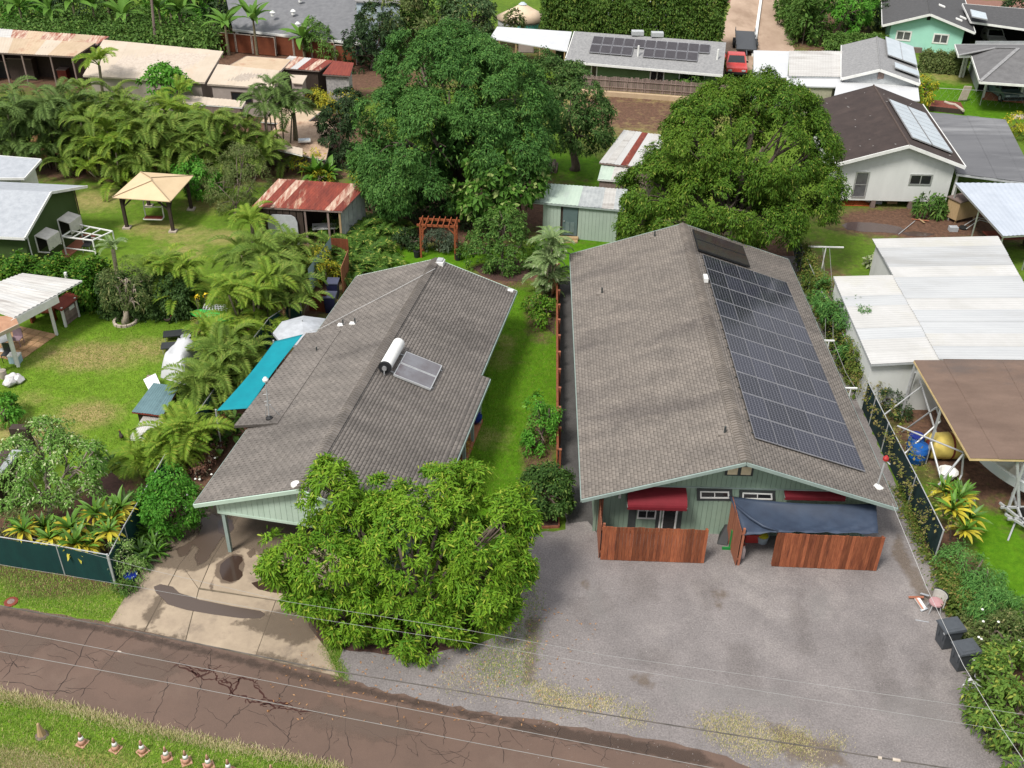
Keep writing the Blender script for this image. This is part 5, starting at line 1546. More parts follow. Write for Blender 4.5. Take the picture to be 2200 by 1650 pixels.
def gable(name,label,RF,RB,EL,ER,roof,wall,side=0.5,front=0.5,th=0.14,z0=0.0,trim=None,cat='house'):
 """gabled house seen from its gable end: ridge front/back and the two front eave corners"""
 t=thing(name,label,cat,(RF[0],RF[1],0))
 d=Vector(RB)-Vector(RF); d.z=0
 ELB,ERB=tuple(Vector(EL)+d),tuple(Vector(ER)+d)
 RB=(RF[0]+d.x,RF[1]+d.y,RF[2])
 m=MB(); m.slab([EL,RF,RB,ELB],th); m.slab([RF,ER,ERB,RB],th)
 rf=m.build('roof',roof,t)
 m=MB()
 dd=d.normalized()
 for o in (-.04,):
  for e in (EL,ER):
   a=Vector(RF)+dd*o; b=Vector(e)+dd*o
   m.beam(lift(a,-th/2),lift(b,-th/2),.07,th+.08)
 for e,eb in ((EL,ELB),(ER,ERB)):
  o=(Vector(e)-Vector(RF)); o.z=0; o=o.normalized()*.04
  m.beam(lift(Vector(e)+o,-th/2),lift(Vector(eb)+o,-th/2),.06,th+.04)
 m.build_each('barge_board',trim or white_paint,t)
 m=MB()
 m.tube([lift(RF,.0),lift(RB,.0)],.07,6); m.build('ridge_cap',pm('brown_ridge',(.09,.066,.057),None,.9) if roof is brown_shingle else roof,rf)
 x=Vector(ER)-Vector(EL); x.z=0; W=x.length; x.normalize()
 mid=Vector(RF)
 fo=dd*front
 f2=side/(W/2)
 a=Vector(EL).lerp(mid,f2)+fo; b=Vector(ER).lerp(mid,f2)+fo; r=mid+fo
 back=d-dd*(2*front)
 vs=[(a.x,a.y,z0),(b.x,b.y,z0),(b.x,b.y,b.z-th),(r.x,r.y,r.z-th),(a.x,a.y,a.z-th)]
 vs+=[tuple(Vector(v)+back) for v in vs]
 m=MB(); m.add(vs,[[0,1,2,3,4],[9,8,7,6,5],[0,4,9,5],[1,6,7,2],[0,5,6,1]])
 m.build('wall',wall,t)
 out=-dd
 base=Vector((a.x,a.y,0))-dd*0.0
 def face(u,z,o=0.004):          # u metres from the left wall corner
  p=base+(Vector((b.x,b.y,0))-base).normalized()*u+out*o
  return (p.x,p.y,z)
 t_face=dict(face=face,out=tuple(out),W=(Vector((b.x,b.y,0))-base).length,d=dd,d_len=d.length,a=a,b=b)
 return t,t_face

def win(t,fc,u0,z0,w,h,fm=white_paint,gm=glass_grey,fw=.09,mt=(1,0),**kw):
 f=fc['face']
 return window_on(t,f(u0,z0),f(u0+w,z0),f(u0+w,z0+h),f(u0,z0+h),fc['out'],fm,gm,fw,mt,**kw)

# ---- brown roofed white house on the right
H1,f1=gable('house','white house with dark brown gable roof and pale solar collector, raised on piers',(16.53,34.93,4.76),(17.61,47.96,4.76),(11.93,34.92,3.35),(20.6,34.95,3.35),brown_shingle,white_wall,.55,.5,z0=.55,trim=white_paint)
win(H1,f1,f1['W']*.62,1.75,1.55,.8,steel,glass_dark,.1)
win(H1,f1,f1['W']*.13,0.75,.95,1.9,steel,glass_grey,.1,(0,1))
m=MB()
for u in (.2,2.6,5.2,7.4):
 p=f1['face'](u,0,-.15); m.cbox(p,.3,.3,.56)
 p=f1['face'](u,0,-4.); m.cbox(p,.3,.3,.56)
m.build_each('pier',grey_wood,H1)
def slope_panel(parent,RF,E,d,s0,s1,y0,y1,mat,fmat,name='solar_collector',off=.1,bars=0,th=.08):
 """panel on a roof slope: s down-slope fraction from ridge to eave, y metres back from the front"""
 RF,E=Vector(RF),Vector(E)
 n=(E-RF).cross(d).normalized()
 if n.z < 0: n=-n
 P=lambda s,y,o: tuple(RF+(E-RF)*s+d*y+n*o)
 m=MB(); m.hexa([P(s0,y0,off),P(s1,y0,off),P(s1,y1,off),P(s0,y1,off),P(s0,y0,off+th),P(s1,y0,off+th),P(s1,y1,off+th),P(s0,y1,off+th)])
 o=m.build(name,fmat,parent)
 k=bars+1
 for i in range(k):
  a,b=y0+(y1-y0)*i/k+.04,y0+(y1-y0)*(i+1)/k-.04
  e=.04/(E-RF).length
  m=MB(); m.add([P(s0+e,a,off+th+.004),P(s1-e,a,off+th+.004),P(s1-e,b,off+th+.004),P(s0+e,b,off+th+.004)],[[0,1,2,3]])
  m.build('glass',mat,o)
 return o
pale_glass=pm('pale_glass',(0.50,0.56,0.60),(0.42,0.48,0.52),0.12,scale=1,spec=.6)
slope_panel(H1,(16.53,34.93,4.76),(20.6,34.95,3.35),f1['d'],.12,.47,1.6,9.8,pale_glass,steel,bars=7)
slope_panel(H1,(16.53,34.93,4.76),(20.6,34.95,3.35),f1['d'],.49,.85,1.6,9.8,pale_glass,steel,bars=7)
# lichen flecks on the brown roof
m=MB()
for i in range(34):
 s,y_=random.uniform(.04,.95),random.uniform(.6,12)
 E_=random.choice(((11.93,34.92,3.35),(20.6,34.95,3.35)))
 if E_[0] > 20 and .1 < s < .88 and 1.4 < y_ < 10: continue
 p=Vector(lerp((16.53,34.93,4.76),E_,s))+f1['d']*y_
 m.cbox((p.x,p.y,p.z+.002),random.uniform(.05,.22),random.uniform(.04,.12),.012,random.uniform(0,3))
m.build('lichen',pm('lichen',(.24,.225,.215),None,.9),H1,kind='stuff')
lean('lean_to','narrow white lean-to against the left side of the brown roofed house','lean-to',(12.42,36,2.6),(13.35,36.4,2.6),(13.34,37.89,2.7),(12.43,37.48,2.7),brown_shingle,white_wall,.1,.08)
# flat dark roof beside it, blue-white canopy in front
lean('carport','flat dark grey roofed carport beside the brown roofed white house','carport',(20.32,35.31,2.7),(25.17,33.72,2.7),(27.5,46,2.9),(22.08,47.35,2.9),flat_dark,None,.4,.16,corr=6,amp=0,pitch=.6,posts=((0,0),(.5,0),(1,0),(0,1),(1,1)),trim=grey_paint)
lean('canopy','blue-white sheet metal canopy on steel posts right of the muddy yard','canopy',(19.99,25.8,2.5),(24.08,26.55,2.5),(25.33,34.06,2.6),(19.72,33.8,2.6),blue_white,None,.2,.1,corr=5,posts=((0,0),(0,1),(.5,0),(.5,1),(0,.5)),post_mat=steel,trim=steel,pw=.07)
P=(20.73,33.93,0)
t=thing('hutch','plywood hutch under the blue-white canopy edge','hutch',P)
m=MB(); m.cbox(lift(P,.25),2.0,1.0,1.3,.5); m.build('hutch_body',bare_wood,t)
m=MB()
for dx,dy in ((-.9,-.4),(.9,-.4),(.9,.4),(-.9,.4)):
 m.cbox((P[0]+dx*.8-dy*.4,P[1]+dy+dx*.35,0),.1,.1,.26)
m.build('leg',bare_wood,t)
m=MB(); m.cbox(lift(P,1.56),2.2,1.2,.06,.5); m.build('lid',grey_wood,t)
P=(22.25,29.67,0)
t=thing('workbench','red-brown workbench under the blue-white canopy','bench',P)
m=MB(); m.cbox(lift(P,.8),3.0,1.2,.07,.1); m.build('bench_top',rust_dark,t)
for dx in (-1.3,1.3):
 m=MB(); m.cbox((P[0]+dx,P[1],0),.1,.9,.79); m.build('leg',dark_wood,t)
P=(20.5,32.06,0)
t=thing('wheelbarrow_frame','grey metal cart frame at the edge of the muddy yard','cart',P)
m=MB(); m.tube([lift(P,.1),(P[0]+.8,P[1]+.2,.7),(P[0]+1.4,P[1],.6)],.03,6); m.tube([(P[0],P[1]+.5,.1),(P[0]+.8,P[1]+.6,.7),(P[0]+1.4,P[1]+.5,.6)],.03,6); m.build('frame',galv,t)
m=MB(); m.lathe((P[0]-.1,P[1]+.25,.0),[(.25,0.0),(.28,.08),(.25,.16)],12); m.build('wheel',rubber,t)
m=MB(); m.cbox((P[0]-.9,P[1]-.1,0.0),.55,.4,.3); m.build('tray',grey_canvas,t)
for i,(a,b) in enumerate((((17.69,34.38,0),(17.97,32.87,0)),((17.33,33.59,0),(18.38,33.2,0)),((17.86,34.08,0),(18.47,33.81,0)),((15.73,31.07,0),(17.42,33.14,0)))):
 t=thing('scrap_board',('long pale board','reddish board','short thin board','broken grey pole')[i]+' lying by the mud pool','board',a)
 m=MB(); m.beam(lift(a,.05),lift(b,.12),.12 if i < 3 else .04,.03); m.build('board_piece',(bare_wood,redwood_pale,grey_wood,galv)[i],t)
for i,(px_,lab,mt) in enumerate((((15.04,36.44,0),'white tall bottle crate',white_paint),((15.66,36.32,0),'pale green plastic tub',pale_shingle),((16.75,36.38,0),'beige wooden box',bare_wood))):
 t=thing('storage_box',lab+' stored under the raised white house','box',px_)
 m=MB(); m.cbox(px_,.7,.4,.42); m.build('box_body',mt,t)
 m=MB(); m.cbox(lift(px_,.422),.76,.46,.05); m.build('lid',mt,t)
P=(14.18,36.15,0)
t=thing('tarp_heap','crumpled orange tarp heap under the corner of the raised white house','tarp',P)
m=MB()
vs=[]
for j in range(7):
 for i in range(9):
  vs.append((P[0]-1.2+i*.3,P[1]-.5+j*.16,.02+.28*math.sin(i/8*math.pi)*math.sin(j/6*math.pi)*random.uniform(.4,1.3)))
m.add(vs,[[j*9+i,j*9+i+1,(j+1)*9+i+1,(j+1)*9+i] for j in range(6) for i in range(8)]); m.build('tarp_sheet',pm('orange_tarp',(.42,.1,.03),None,.7),t)

# ---- the big white corrugated roof
BW=lean('warehouse','low building under a very large white corrugated metal roof','building',(11.26,10.74,2.9),(17.4,10.91,2.9),(18.79,24.04,3.3),(11.32,23.26,3.3),[white_metal,white_metal2,white_metal],white_wall,.3,.1,corr=11,pitch=.22,trim=grey_paint,turn=True)
lean('annex','lower white corrugated annex roof left of the very large white roof','building',(7.92,10.32,2.75),(11.25,10.65,2.85),(11.5,19,3.15),(8.06,18.94,3),[white_metal2,white_metal2,white_metal],white_wall,.25,.1,corr=8,pitch=.22,trim=grey_paint,turn=True)
lean('annex','narrow pale corrugated strip roof below the very large white roof','building',(10.15,10.59,2.7),(14.49,10.75,2.7),(14.41,11.23,2.8),(11.29,10.9,2.8),white_metal3,white_wall,.15,.08,corr=4,pitch=.3,trim=white_paint)
lean('shed','beige flat roof corner next to the very large white roof','shed',(14.77,11.13,2.6),(17.52,10.97,2.6),(17.87,13,2.7),(14.57,12.84,2.7),cream_metal,grey_wood,.2,.08,trim=grey_wood)
P=(10.52,12.64,0)
t=thing('access_hatch','small tan wooden hatch leaning on the annex wall','hatch',P)
m=MB(); m.cbox(P,.5,.06,.55); m.build('hatch_panel',bare_wood,t)

# ---- brown felt carport with the boat
BC=lean('carport','brown felt flat roofed carport with pale yellow fascia sheltering a boat','carport',(9.89,2.57,3.1),(14.64,2.65,3.1),(15.32,10.18,3.3),(9.7,9.91,3.3),brown_felt,None,.12,.1,corr=4,amp=0,pitch=.6,posts=((.5,0),(1,0),(0,.5),(0,1),(.5,1),(1,.5)),post_mat=galv,trim=yellow_wood,pw=.09)
m=MB()
for a,b,r in (((10.26,10,2.2),(11,7.58,0),.05),((10.04,7.06,2.6),(9.53,8.7,0),.04),((10.04,7.06,2.6),(10.42,7.11,1.8),.045),((10.42,7.11,1.8),(8.79,6.31,0.4),.045),
    ((8.58,7.22,1.4),(10.76,4.89,1.7),.04),((9.68,5.87,1.5),(10.05,3.71,0),.05),((10.37,4.12,2.2),(9.27,3.64,0.3),.05),((10.37,4.12,2.2),(10.62,4.19,1),.045),((10.62,4.19,1),(10.18,3.72,0),.04),
    ((10.09,10.3,2.4),(10.2,10.67,0.8),.05),((10.31,9.7,2),(8.23,8.2,1.3),.035),((11.97,2.79,2.9),(12.83,2.64,0),.07),((12.73,2.6,0.3),(11.74,1.06,0),.04)):
 m.tube([a,b],r,8)
m.build_each('pipe_brace',galv,BC)
def barrel(label,P,r,h,mat,lidm,lie=False):
 t=thing('drum',label,'drum',P)
 if lie:
  m=MB(); a=Vector((P[0]-h/2,P[1],r)); b=Vector((P[0]+h/2,P[1]+.15,r))
  m.tube([a,a.lerp(b,.08),a.lerp(b,.3),a.lerp(b,.33),a.lerp(b,.66),a.lerp(b,.7),a.lerp(b,.92),b],[r*.9,r,r,r*1.03,r*1.03,r,r,r*.9],18)
  m.build('drum_body',mat,t,smooth=True)
  m=MB(); m.tube([a-(b-a).normalized()*.03,a],r*.5,12); m.tube([a.lerp(b,.45),a.lerp(b,.5)],r*1.04,18); m.build('strap',lidm,t)
 else:
  m=MB(); m.lathe(P,[(r*.9,0),(r,.05),(r,h*.33),(r*1.03,h*.35),(r,h*.37),(r,h*.66),(r*1.03,h*.68),(r,h*.7),(r*.96,h)],18); m.build('drum_body',mat,t,smooth=True)
  m=MB(); m.lathe(lift(P,h+.002),[(r*.98,0),(r*.9,.05),(r*.25,.06)],18); m.build('lid',lidm,t)
 return t
barrel('bright blue plastic drum beside the pipe braces',(9.52,6.44,0),.42,.85,blue_plastic,blue_plastic)
barrel('second blue drum, half hidden behind the bright blue drum',(9.65,7.3,0),.36,.8,blue_plastic,blue_glaze)
barrel('large yellow tank lying under the brown felt carport',(11.07,6.79,0),.62,2.0,tank_yellow,rust_dark,True)
P=(10.37,4.93,0)
t=thing('sink','white plastic basin on the bare ground below the yellow tank','sink',P)
m=MB(); m.lathe(lift(P,.3),[(.3,0),(.42,.3),(.45,.32),(.38,.32),(.28,.06)],12); m.build('basin',white_paint,t)
m=MB(); m.lathe(P,[(.2,0),(.16,.3)],8); m.build('pedestal',grey_paint,t)
P=(10.71,3.49,0)
t=thing('tub','round metal tub beside the yellow-green croton','tub',P)
m=MB(); m.lathe(P,[(.36,0),(.42,.22),(.44,.24),(.38,.24)],18); m.build('tub_wall',steel,t)
m=MB(); m.lathe(lift(P,.1),[(.37,0),(.36,.05)],18); m.build('contents',dark_void,t)
# boat on its trailer
def boat():
 t=thing('boat','pale blue-white open boat under the brown felt carport','boat',(13.57,6.26,0))
 # keel line runs from the bow near the yellow fascia towards the right edge of the picture
 A,B=Vector((11.61,5.88,0.9)),Vector((15.26,2.45,0.9))
 d=(B-A); L=d.length; d.normalize(); s=Vector((-d.y,d.x,0))
 n=12
 vs=[]; prof=[]
 for i in range(n+1):
  u=i/n
  w=1.15*min(1,math.sin(min(1,u*1.7+.02)*math.pi/2)) ** .7
  sheer=1.35+.35*(1-u) ** 2
  c=A+d*(u*L)
  row=[c+s*w+Vector((0,0,sheer-.9)),c+s*w*.85+Vector((0,0,-.05+.25*(1-u) ** 3)),c+Vector((0,0,-.35+.75*(1-u) ** 4)),c-s*w*.85+Vector((0,0,-.05+.25*(1-u) ** 3)),c-s*w+Vector((0,0,sheer-.9)),
   c-s*w*.86+Vector((0,0,sheer-.9)),c-s*w*.8+Vector((0,0,.12)),c+s*w*.8+Vector((0,0,.12)),c+s*w*.86+Vector((0,0,sheer-.9))]
  vs+=[tuple(p) for p in row]
 k=9
 fs=[[i*k+j,i*k+(j+1) % k,(i+1)*k+(j+1) % k,(i+1)*k+j] for i in range(n) for j in range(k)]
 fs.append([n*k+j for j in range(k)])
 m=MB(); m.add(vs,fs); m.build('hull',boat_white,t,smooth=False)
 c=A+d*(L*.6)
 m=MB(); m.cbox((c.x,c.y,1.05),1.3,1.0,.7,math.atan2(d.y,d.x)); m.build('console',white_paint,t)
 m=MB()
 for u in (.4,.8):
  c=A+d*(L*u); m.beam(tuple(c+s*.95+Vector((0,0,.25))),tuple(c-s*.95+Vector((0,0,.25))),.35,.06)
 m.build('thwart',white_paint,t)
 t2=thing('boat_trailer','galvanised trailer frame standing in the grass in front of the pale boat','trailer',(12.54,2.94,0))
 m=MB()
 for a,b in (((11.96,2.94,0.5),(13.14,0.33,0.5)),((11.89,2.63,0.5),(15.53,2.79,0.5)),((11.9,1.88,0.5),(13.6,1.95,0.5)),((11.92,2.18,0.5),(13.67,-.2,0.5)),((12.75,3.61,0.5),(12.43,1.45,0.5))):
  m.beam(a,b,.08,.1)
 m.build('frame',galv,t2)
 for p in ((12.73,2.4,0),(13.22,1.61,0)):
  m=MB(); m.tube([lift(p,.3),(p[0]+.16,p[1]+.05,.3)],.3,14); m.build('wheel',rubber,t2)
boat()

# ---- grey house with white lean-to roofs, upper right
H2,f2=gable('house','small grey roofed house with white gable trim and two pale rooftop panels',(19.96,54.32,4.15),(22.41,64.48,4.15),(17.07,54.82,3.2),(23.25,53.74,3.2),far_shingle,grey_paint,.3,.3,trim=white_paint)
m=MB(); p=f2['face'](f2['W']/2,3.3); m.cbox(p,.5,.08,.55); m.build('gable_vent',grey_wood,H2)
slope_panel(H2,(19.96,54.32,4.15),(23.25,53.74,3.2),f2['d'],.2,.98,4.5,10.5,pale_glass,steel,bars=0,off=.2)
slope_panel(H2,(19.96,54.32,4.15),(23.25,53.74,3.2),f2['d'],.35,.98,1.2,2.8,pale_glass,steel,bars=0,off=.2)
slope_panel(H2,(19.96,54.32,4.15),(23.25,53.74,3.2),f2['d'],.58,.60,4.5,10.5,steel,steel,bars=0,off=.29,th=.02,name='panel_joint')
lean('porch_roof','weathered grey corrugated roof joined to the small grey roofed house','shed',(12.86,55.7,3),(17.5,55.77,3),(19.12,62.84,3.2),(14.27,62.62,3.2),white_metal3,grey_paint,.3,.1,corr=5,trim=grey_paint)
lean('porch_roof','bright white flat roof beside the far concrete lane','shed',(9.89,55.36,2.8),(12.89,56.1,2.8),(14.36,62.99,3.1),(11.14,63.04,3.1),white_canvas,grey_paint,.3,.1)
lean('porch_roof','long bright white lean-to roof in front of the small grey roofed house','shed',(12.51,54.41,2.6),(16.76,54.34,2.6),(17.53,55.84,2.9),(12.78,56.02,2.9),white_canvas,pm('khaki_wall',(.42,.40,.30),None,.8),.4,.1)
lean('porch_roof','bright white canopy roof running down behind the brown roofed house','shed',(15.54,50.75,2.6),(22.63,51.23,2.6),(23.39,54.47,2.9),(17.12,56.07,2.9),white_canvas,grey_paint,.4,.1)
# ---- aqua house and its carport
H3,f3=gable('house','aqua green house with dark grey gable roof and white trim',(30.35,74.29,3.92),(34.86,91.32,3.92),(26.22,75.33,2.5),(34.73,73.19,2.5),dark_shingle,aqua_wall,.9,.6,trim=white_paint)
win(H3,f3,f3['W']*.09,1.0,1.5,1.0,white_paint,glass_grey,.14)
win(H3,f3,f3['W']*.60,1.0,1.5,1.0,white_paint,glass_grey,.14)
m=MB(); p=f3['face'](f3['W']/2-.1,3.2); m.cbox(p,.35,.08,.35); m.build('gable_vent',dark_void,H3)
m=MB(); p=f3['face'](f3['W']*.30,.0,.3); m.cbox(p,2.6,.5,.5); m.build('planter_box',grey_wood,H3)
for s_,y_ in ((.25,5.5),(.72,4.0),(.6,2.3)):
 slope_panel(H3,(30.35,74.29,3.92),(34.73,73.19,2.5),f3['d'],s_,s_+.14,y_,y_+.5,white_paint,white_paint,name='roof_vent',off=.02,th=.1)
lean('carport','dark roofed carport with white fascia right of the aqua house','carport',(34.98,75.49,3),(42.96,70.92,3),(44.24,78.72,3.4),(35.95,81.15,3.4),dark_shingle,dark_void,.5,.14,trim=white_paint,open_front=True)
P=(36.39,75.5,3.3)
t=thing('roof_collector','small white ribbed solar collector on the dark carport roof','solar panel',P)
m=MB()
A_,B_,C_,D_=(34.77,75.06,3.6),(35.92,73.89,3.6),(36.49,76.09,3.7),(35.39,77.5,3.7)
m.slab([A_,B_,C_,D_],.1); m.build('collector_frame',steel,t)
for i in range(6):
 q=[quad_pt(A_,B_,C_,D_,u,v) for u,v in ((.03,i/6+.02),(.97,i/6+.02),(.97,(i+1)/6-.02),(.03,(i+1)/6-.02))]
 m=MB(); m.slab([lift(p,.03) for p in q],.025); m.build('strip',pale_glass,t)
def car(name,label,P,rz,mat,L=4.3,W=1.8,H=1.5,pickup=False):
 t=thing(name,label,'car' if not pickup else 'truck',P,rz)
 if pickup:
  prof=[(-L/2,.45),(-L/2,.95),(-L*.12,1.0),(-L*.05,H),(L*.14,H),(L*.24,1.05),(L/2-.05,.95),(L/2,.45)]
 else:
  prof=[(-L/2,.35),(-L/2,.85),(-L*.40,.95),(-L*.26,H),(L*.10,H),(L*.26,.95),(L/2-.1,.8),(L/2,.35)]
 n=len(prof)
 m=MB()
 wt=lambda z: W/2*(1 if z < 1.06 else .82)
 vs=[(x,-wt(z),z) for x,z in prof]+[(x,wt(z),z) for x,z in prof]
 m.add(vs,[list(range(n))[::-1],list(range(n,2*n))]+[[i,(i+1) % n,n+(i+1) % n,n+i] for i in range(n)][:-1]+[[n-1,0,n,2*n-1]])
 m.build('body',mat,t,world=False)
 i0=4
 a,b=prof[4],prof[5]
 m=MB(); m.add([(lerp((a[0],0,a[1]),(b[0],0,b[1]),.12)[0]+.02,-W*.36,lerp((a[0],0,a[1]),(b[0],0,b[1]),.12)[2]+.01),(lerp((a[0],0,a[1]),(b[0],0,b[1]),.12)[0]+.02,W*.36,lerp((a[0],0,a[1]),(b[0],0,b[1]),.12)[2]+.01),(b[0]-.05+.02,W*.42,b[1]+.08),(b[0]-.05+.02,-W*.42,b[1]+.08)],[[0,1,2,3]])
 m.build('windscreen',glass_dark,t,world=False)
 for sx in (-.31,.31):
  for sy in (-1,1):
   m=MB(); m.tube([(sx*L,sy*(W/2-.2),.33),(sx*L,sy*(W/2+.02),.33)],.33,14); w_=m.build('wheel',rubber,t,world=False)
   m=MB(); m.tube([(sx*L,sy*(W/2+.0),.33),(sx*L,sy*(W/2+.035),.33)],.19,10); m.build('rim',steel,w_,world=False)
 for sy in (-.62,.62):
  m=MB(); m.cbox((L/2-.04,sy,.68),.1,.35,.14); m.build('headlight',pale_glass,t,world=False)
  m=MB(); m.cbox((L*.12,sy*W/1.12,1.0),.18,.2,.14); m.build('mirror',black_plastic,t,world=False)
 m=MB(); m.cbox((L/2+.03,0,.42),.12,W,.2); m.build('bumper',black_plastic,t,world=False)
 if pickup:
  m=MB(); m.cbox((-L*.31,0,.98),L*.36,W*.86,.05); m.build('bed_liner',dark_void,t,world=False)
 return t
car('pickup_truck','red pickup truck parked beside the long green house',(10.43,67.2,0),R(-95),car_red,5.0,1.9,1.75,True)
car('parked_car','white car parked inside the dark carport by the aqua house',(39.02,79.09,0),R(-95),white_paint)
P=(12.82,75.69,0)
t=thing('flatbed_trailer','dark flatbed trailer on the far lane behind the red truck','trailer',P,R(-8))
m=MB(); m.box(-1.0,-3.6,.55,1.0,3.4,.7); m.build('deck',car_dark,t,world=False)
m=MB(); m.beam((0,-3.6,.6),(0,-5.2,.55),.12)
m.build('tow_bar',car_dark,t,world=False)
for sx in (-1,1):
 for y_ in (-.6,.6):
  m=MB(); m.tube([(sx*1.0,y_,.35),(sx*1.25,y_,.35)],.35,12); m.build('wheel',rubber,t,world=False)
 m=MB(); m.beam((sx*1.0,-3.5,1.1),(sx*1.0,3.3,1.1),.05)
 for y_ in (-3.4,-1.2,1.0,3.2):
  m.beam((sx*1.0,y_,.7),(sx*1.0,y_,1.1),.05)
 m.build('side_rail',car_dark,t,world=False)
P=(8.17,78.48,0)
t=thing('basketball_hoop','freestanding basketball hoop with clear backboard in front of the tall hedge','basketball hoop',P)
m=MB(); m.tube([P,lift(P,2.6),(P[0],P[1]-.5,3.2)],.07,8); m.build('pole',galv,t)
q=(P[0],P[1]-.55,3.0)
m=MB()
for a,b in (((-.7,0),(.7,0)),((-.7,1),(.7,1)),((-.7,0),(-.7,1)),((.7,0),(.7,1)),((-.25,.1),(.25,.1)),((-.25,.5),(.25,.5)),((-.25,.1),(-.25,.5)),((.25,.1),(.25,.5))):
 m.beam((q[0]+a[0]*1.0,q[1],q[2]+a[1]),(q[0]+b[0]*1.0,q[1],q[2]+b[1]),.07)
m.build('backboard',galv,t)
m=MB(); m.lathe((P[0],P[1],0),[(.5,0),(.5,.2),(.2,.3)],10); m.build('base',black_plastic,t)
P=(8.05,76.7,0)
t=thing('trampoline_cover','dark curved cover standing behind the long green house','cover',P)
m=MB()
vs=[]
for i in range(9):
 a=math.pi*i/8
 for y_ in (0,.9):
  vs.append((P[0]-math.cos(a)*1.1,P[1]+y_,2.0*math.sin(a) ** .6))
m.add(vs,[[2*i,2*i+1,2*i+3,2*i+2] for i in range(8)]+[[2*i for i in range(9)]]); m.build('cover_shell',car_dark,t)
m=MB()
for i in range(-3,4):
 m.beam((P[0]+i*.28,P[1]-.02,.1),(P[0]+i*.28,P[1]-.02,1.75-abs(i)*.2),.03)
m.build('bar',galv,t)

# ---- hip roofed grey house at the right edge
def hip():
 t=thing('house','grey hip roofed house with white fascia and open carport at the right edge','house',(34.35,63.46,0))
 z=2.9
 A,B,C,D,E_,F_=(29.01,55.76,2.9),(37.17,54.44,2.9),(41.8,68.11,2.9),(30.71,67.26,2.9),(29.81,63.52,2.9),(31.01,63.62,2.9)
 R1,R2=(33.65,60.64,4.4),(39.2,60.2,4.4)
 R3=(32.85,63.27,3.7)
 m=MB()
 top=[A,B,C,D,E_,F_,R1,R2,R3]
 m.add(top,[[0,1,7,6],[7,1,2],[6,7,2,8],[8,2,3],[8,3,4],[8,4,5],[5,0,6,8]])
 m.build('roof',mid_shingle,t)
 m=MB()
 ring=[A,B,C,D,E_,F_]
 for i in range(6):
  m.beam(lift(ring[i],-.1),lift(ring[(i+1) % 6],-.1),.12,.2)
 m.build_each('fascia',white_paint,t)
 m=MB()
 for a,b in ((A,R1),(R3,E_),(R1,R3)):
  m.beam(lift(a,.03),lift(b,.03),.3,.06)
 m.build_each('hip_cap',far_shingle,t)
 m=MB()
 for a,b in (((31.66,62.59,0),(32.94,69.13,0)),):
  m.add([a,b,lift(b,2.8),lift(a,2.8)],[[0,1,2,3]])
 a=(31.6,61.91,0)
 q=[(31.69,62.19,0),(34.95,60.56,0),(40.93,60.97,0),(44.85,70,0),(33.31,69.16,0)]
 m=MB(); m.add([*q,*[lift(p,2.75) for p in q]],[[4,0,5,9],[2,3,8,7],[3,4,9,8],[1,2,7,6]])
 m.build('wall',grey_paint,t)
 m=MB()
 for p in ((31.58,60.33,0),(34.51,59.62,0),(31.67,66.67,0),(31.94,66.69,0)):
  m.cbox(p,.16,.16,2.75)
 m.build('post',white_paint,t)
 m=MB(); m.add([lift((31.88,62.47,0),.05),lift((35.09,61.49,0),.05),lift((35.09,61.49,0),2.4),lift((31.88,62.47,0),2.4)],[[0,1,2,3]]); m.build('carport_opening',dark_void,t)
 m=MB()
 q=[(31.45,60.06,0),(34.86,59.26,0),(35.68,61.4,0),(32.2,61.96,0)]
 m.prism([p[:2] for p in q],.0,.12); m.build('carport_floor',terracotta,t)
hip()
car('parked_car','teal-grey car parked in the open carport of the hip roofed house',(33.53,60.98,0),R(-85),pm('car_teal',(.1,.16,.17),None,.3,spec=.6),4.2,1.75,1.45)

# chain link run in the upper right lawn
def chain_fence(name,label,pts,h,mesh_mat=None,post_mat=galv,step=3.0,z=0,lean_=0,cap=True,cat='fence',panel='mesh_panel',gapz=.04):
 t=thing(name,label,cat,pts[0])
 for i in range(len(pts)-1):
  a,b=Vector(pts[i]),Vector(pts[i+1])
  L=(b-a).length; n=max(1,int(round(L/step)))
  for j in range(n):
   p,q=a.lerp(b,j/n),a.lerp(b,(j+1)/n)
   m=MB(); m.tube([lift(p,-.1),lift(p,h+.03)],.032,7); m.build('post',post_mat,t)
   if mesh_mat:
    s=(q-p).normalized().cross(Vector((0,0,1)))*.012
    k=6; vs=[]
    for c_ in range(k+1):
     w=p.lerp(q,c_/k); bulge=.03*math.sin(math.pi*c_/k)
     off=s.normalized()*bulge
     vs+=[tuple(w+s+off+Vector((0,0,gapz))),tuple(w+s+off+Vector((0,0,h-.03-.03*math.sin(math.pi*c_/k))))]
    m=MB(); m.add(vs,[[2*c_,2*c_+2,2*c_+3,2*c_+1] for c_ in range(k)]); o=m.build(panel,mesh_mat,t)
    md=o.modifiers.new('thick','SOLIDIFY'); md.thickness=.01
  m=MB(); m.tube([lift(a,h),lift(b,h)],.022,6); m.build('rail',post_mat,t)
  if not mesh_mat:
   m=MB()
   for j in range(int(L/.6)):
    p=a+(b-a)*(j*.6/L)
    m.beam(lift(p,.02),lift(p+(b-a).normalized()*.7,h),.005); m.beam(lift(p+(b-a).normalized()*.7,.02),lift(p,h),.005)
   m.build('wire_mesh',post_mat,t,kind='stuff')
 m=MB(); m.tube([lift(pts[-1],-.1),lift(pts[-1],h+.03)],.04,7); m.build('post',post_mat,t)
 return t
chain_fence('chain_fence','bare chain-link fence across the upper right lawn',[(26.34,58.94,0),(30.69,58.47,0),(37.79,56.48,0)],1.3)
P=(29.53,59.41,0)
t=thing('cloth','tan and pink cloth draped over the upper right chain-link fence','cloth',P)
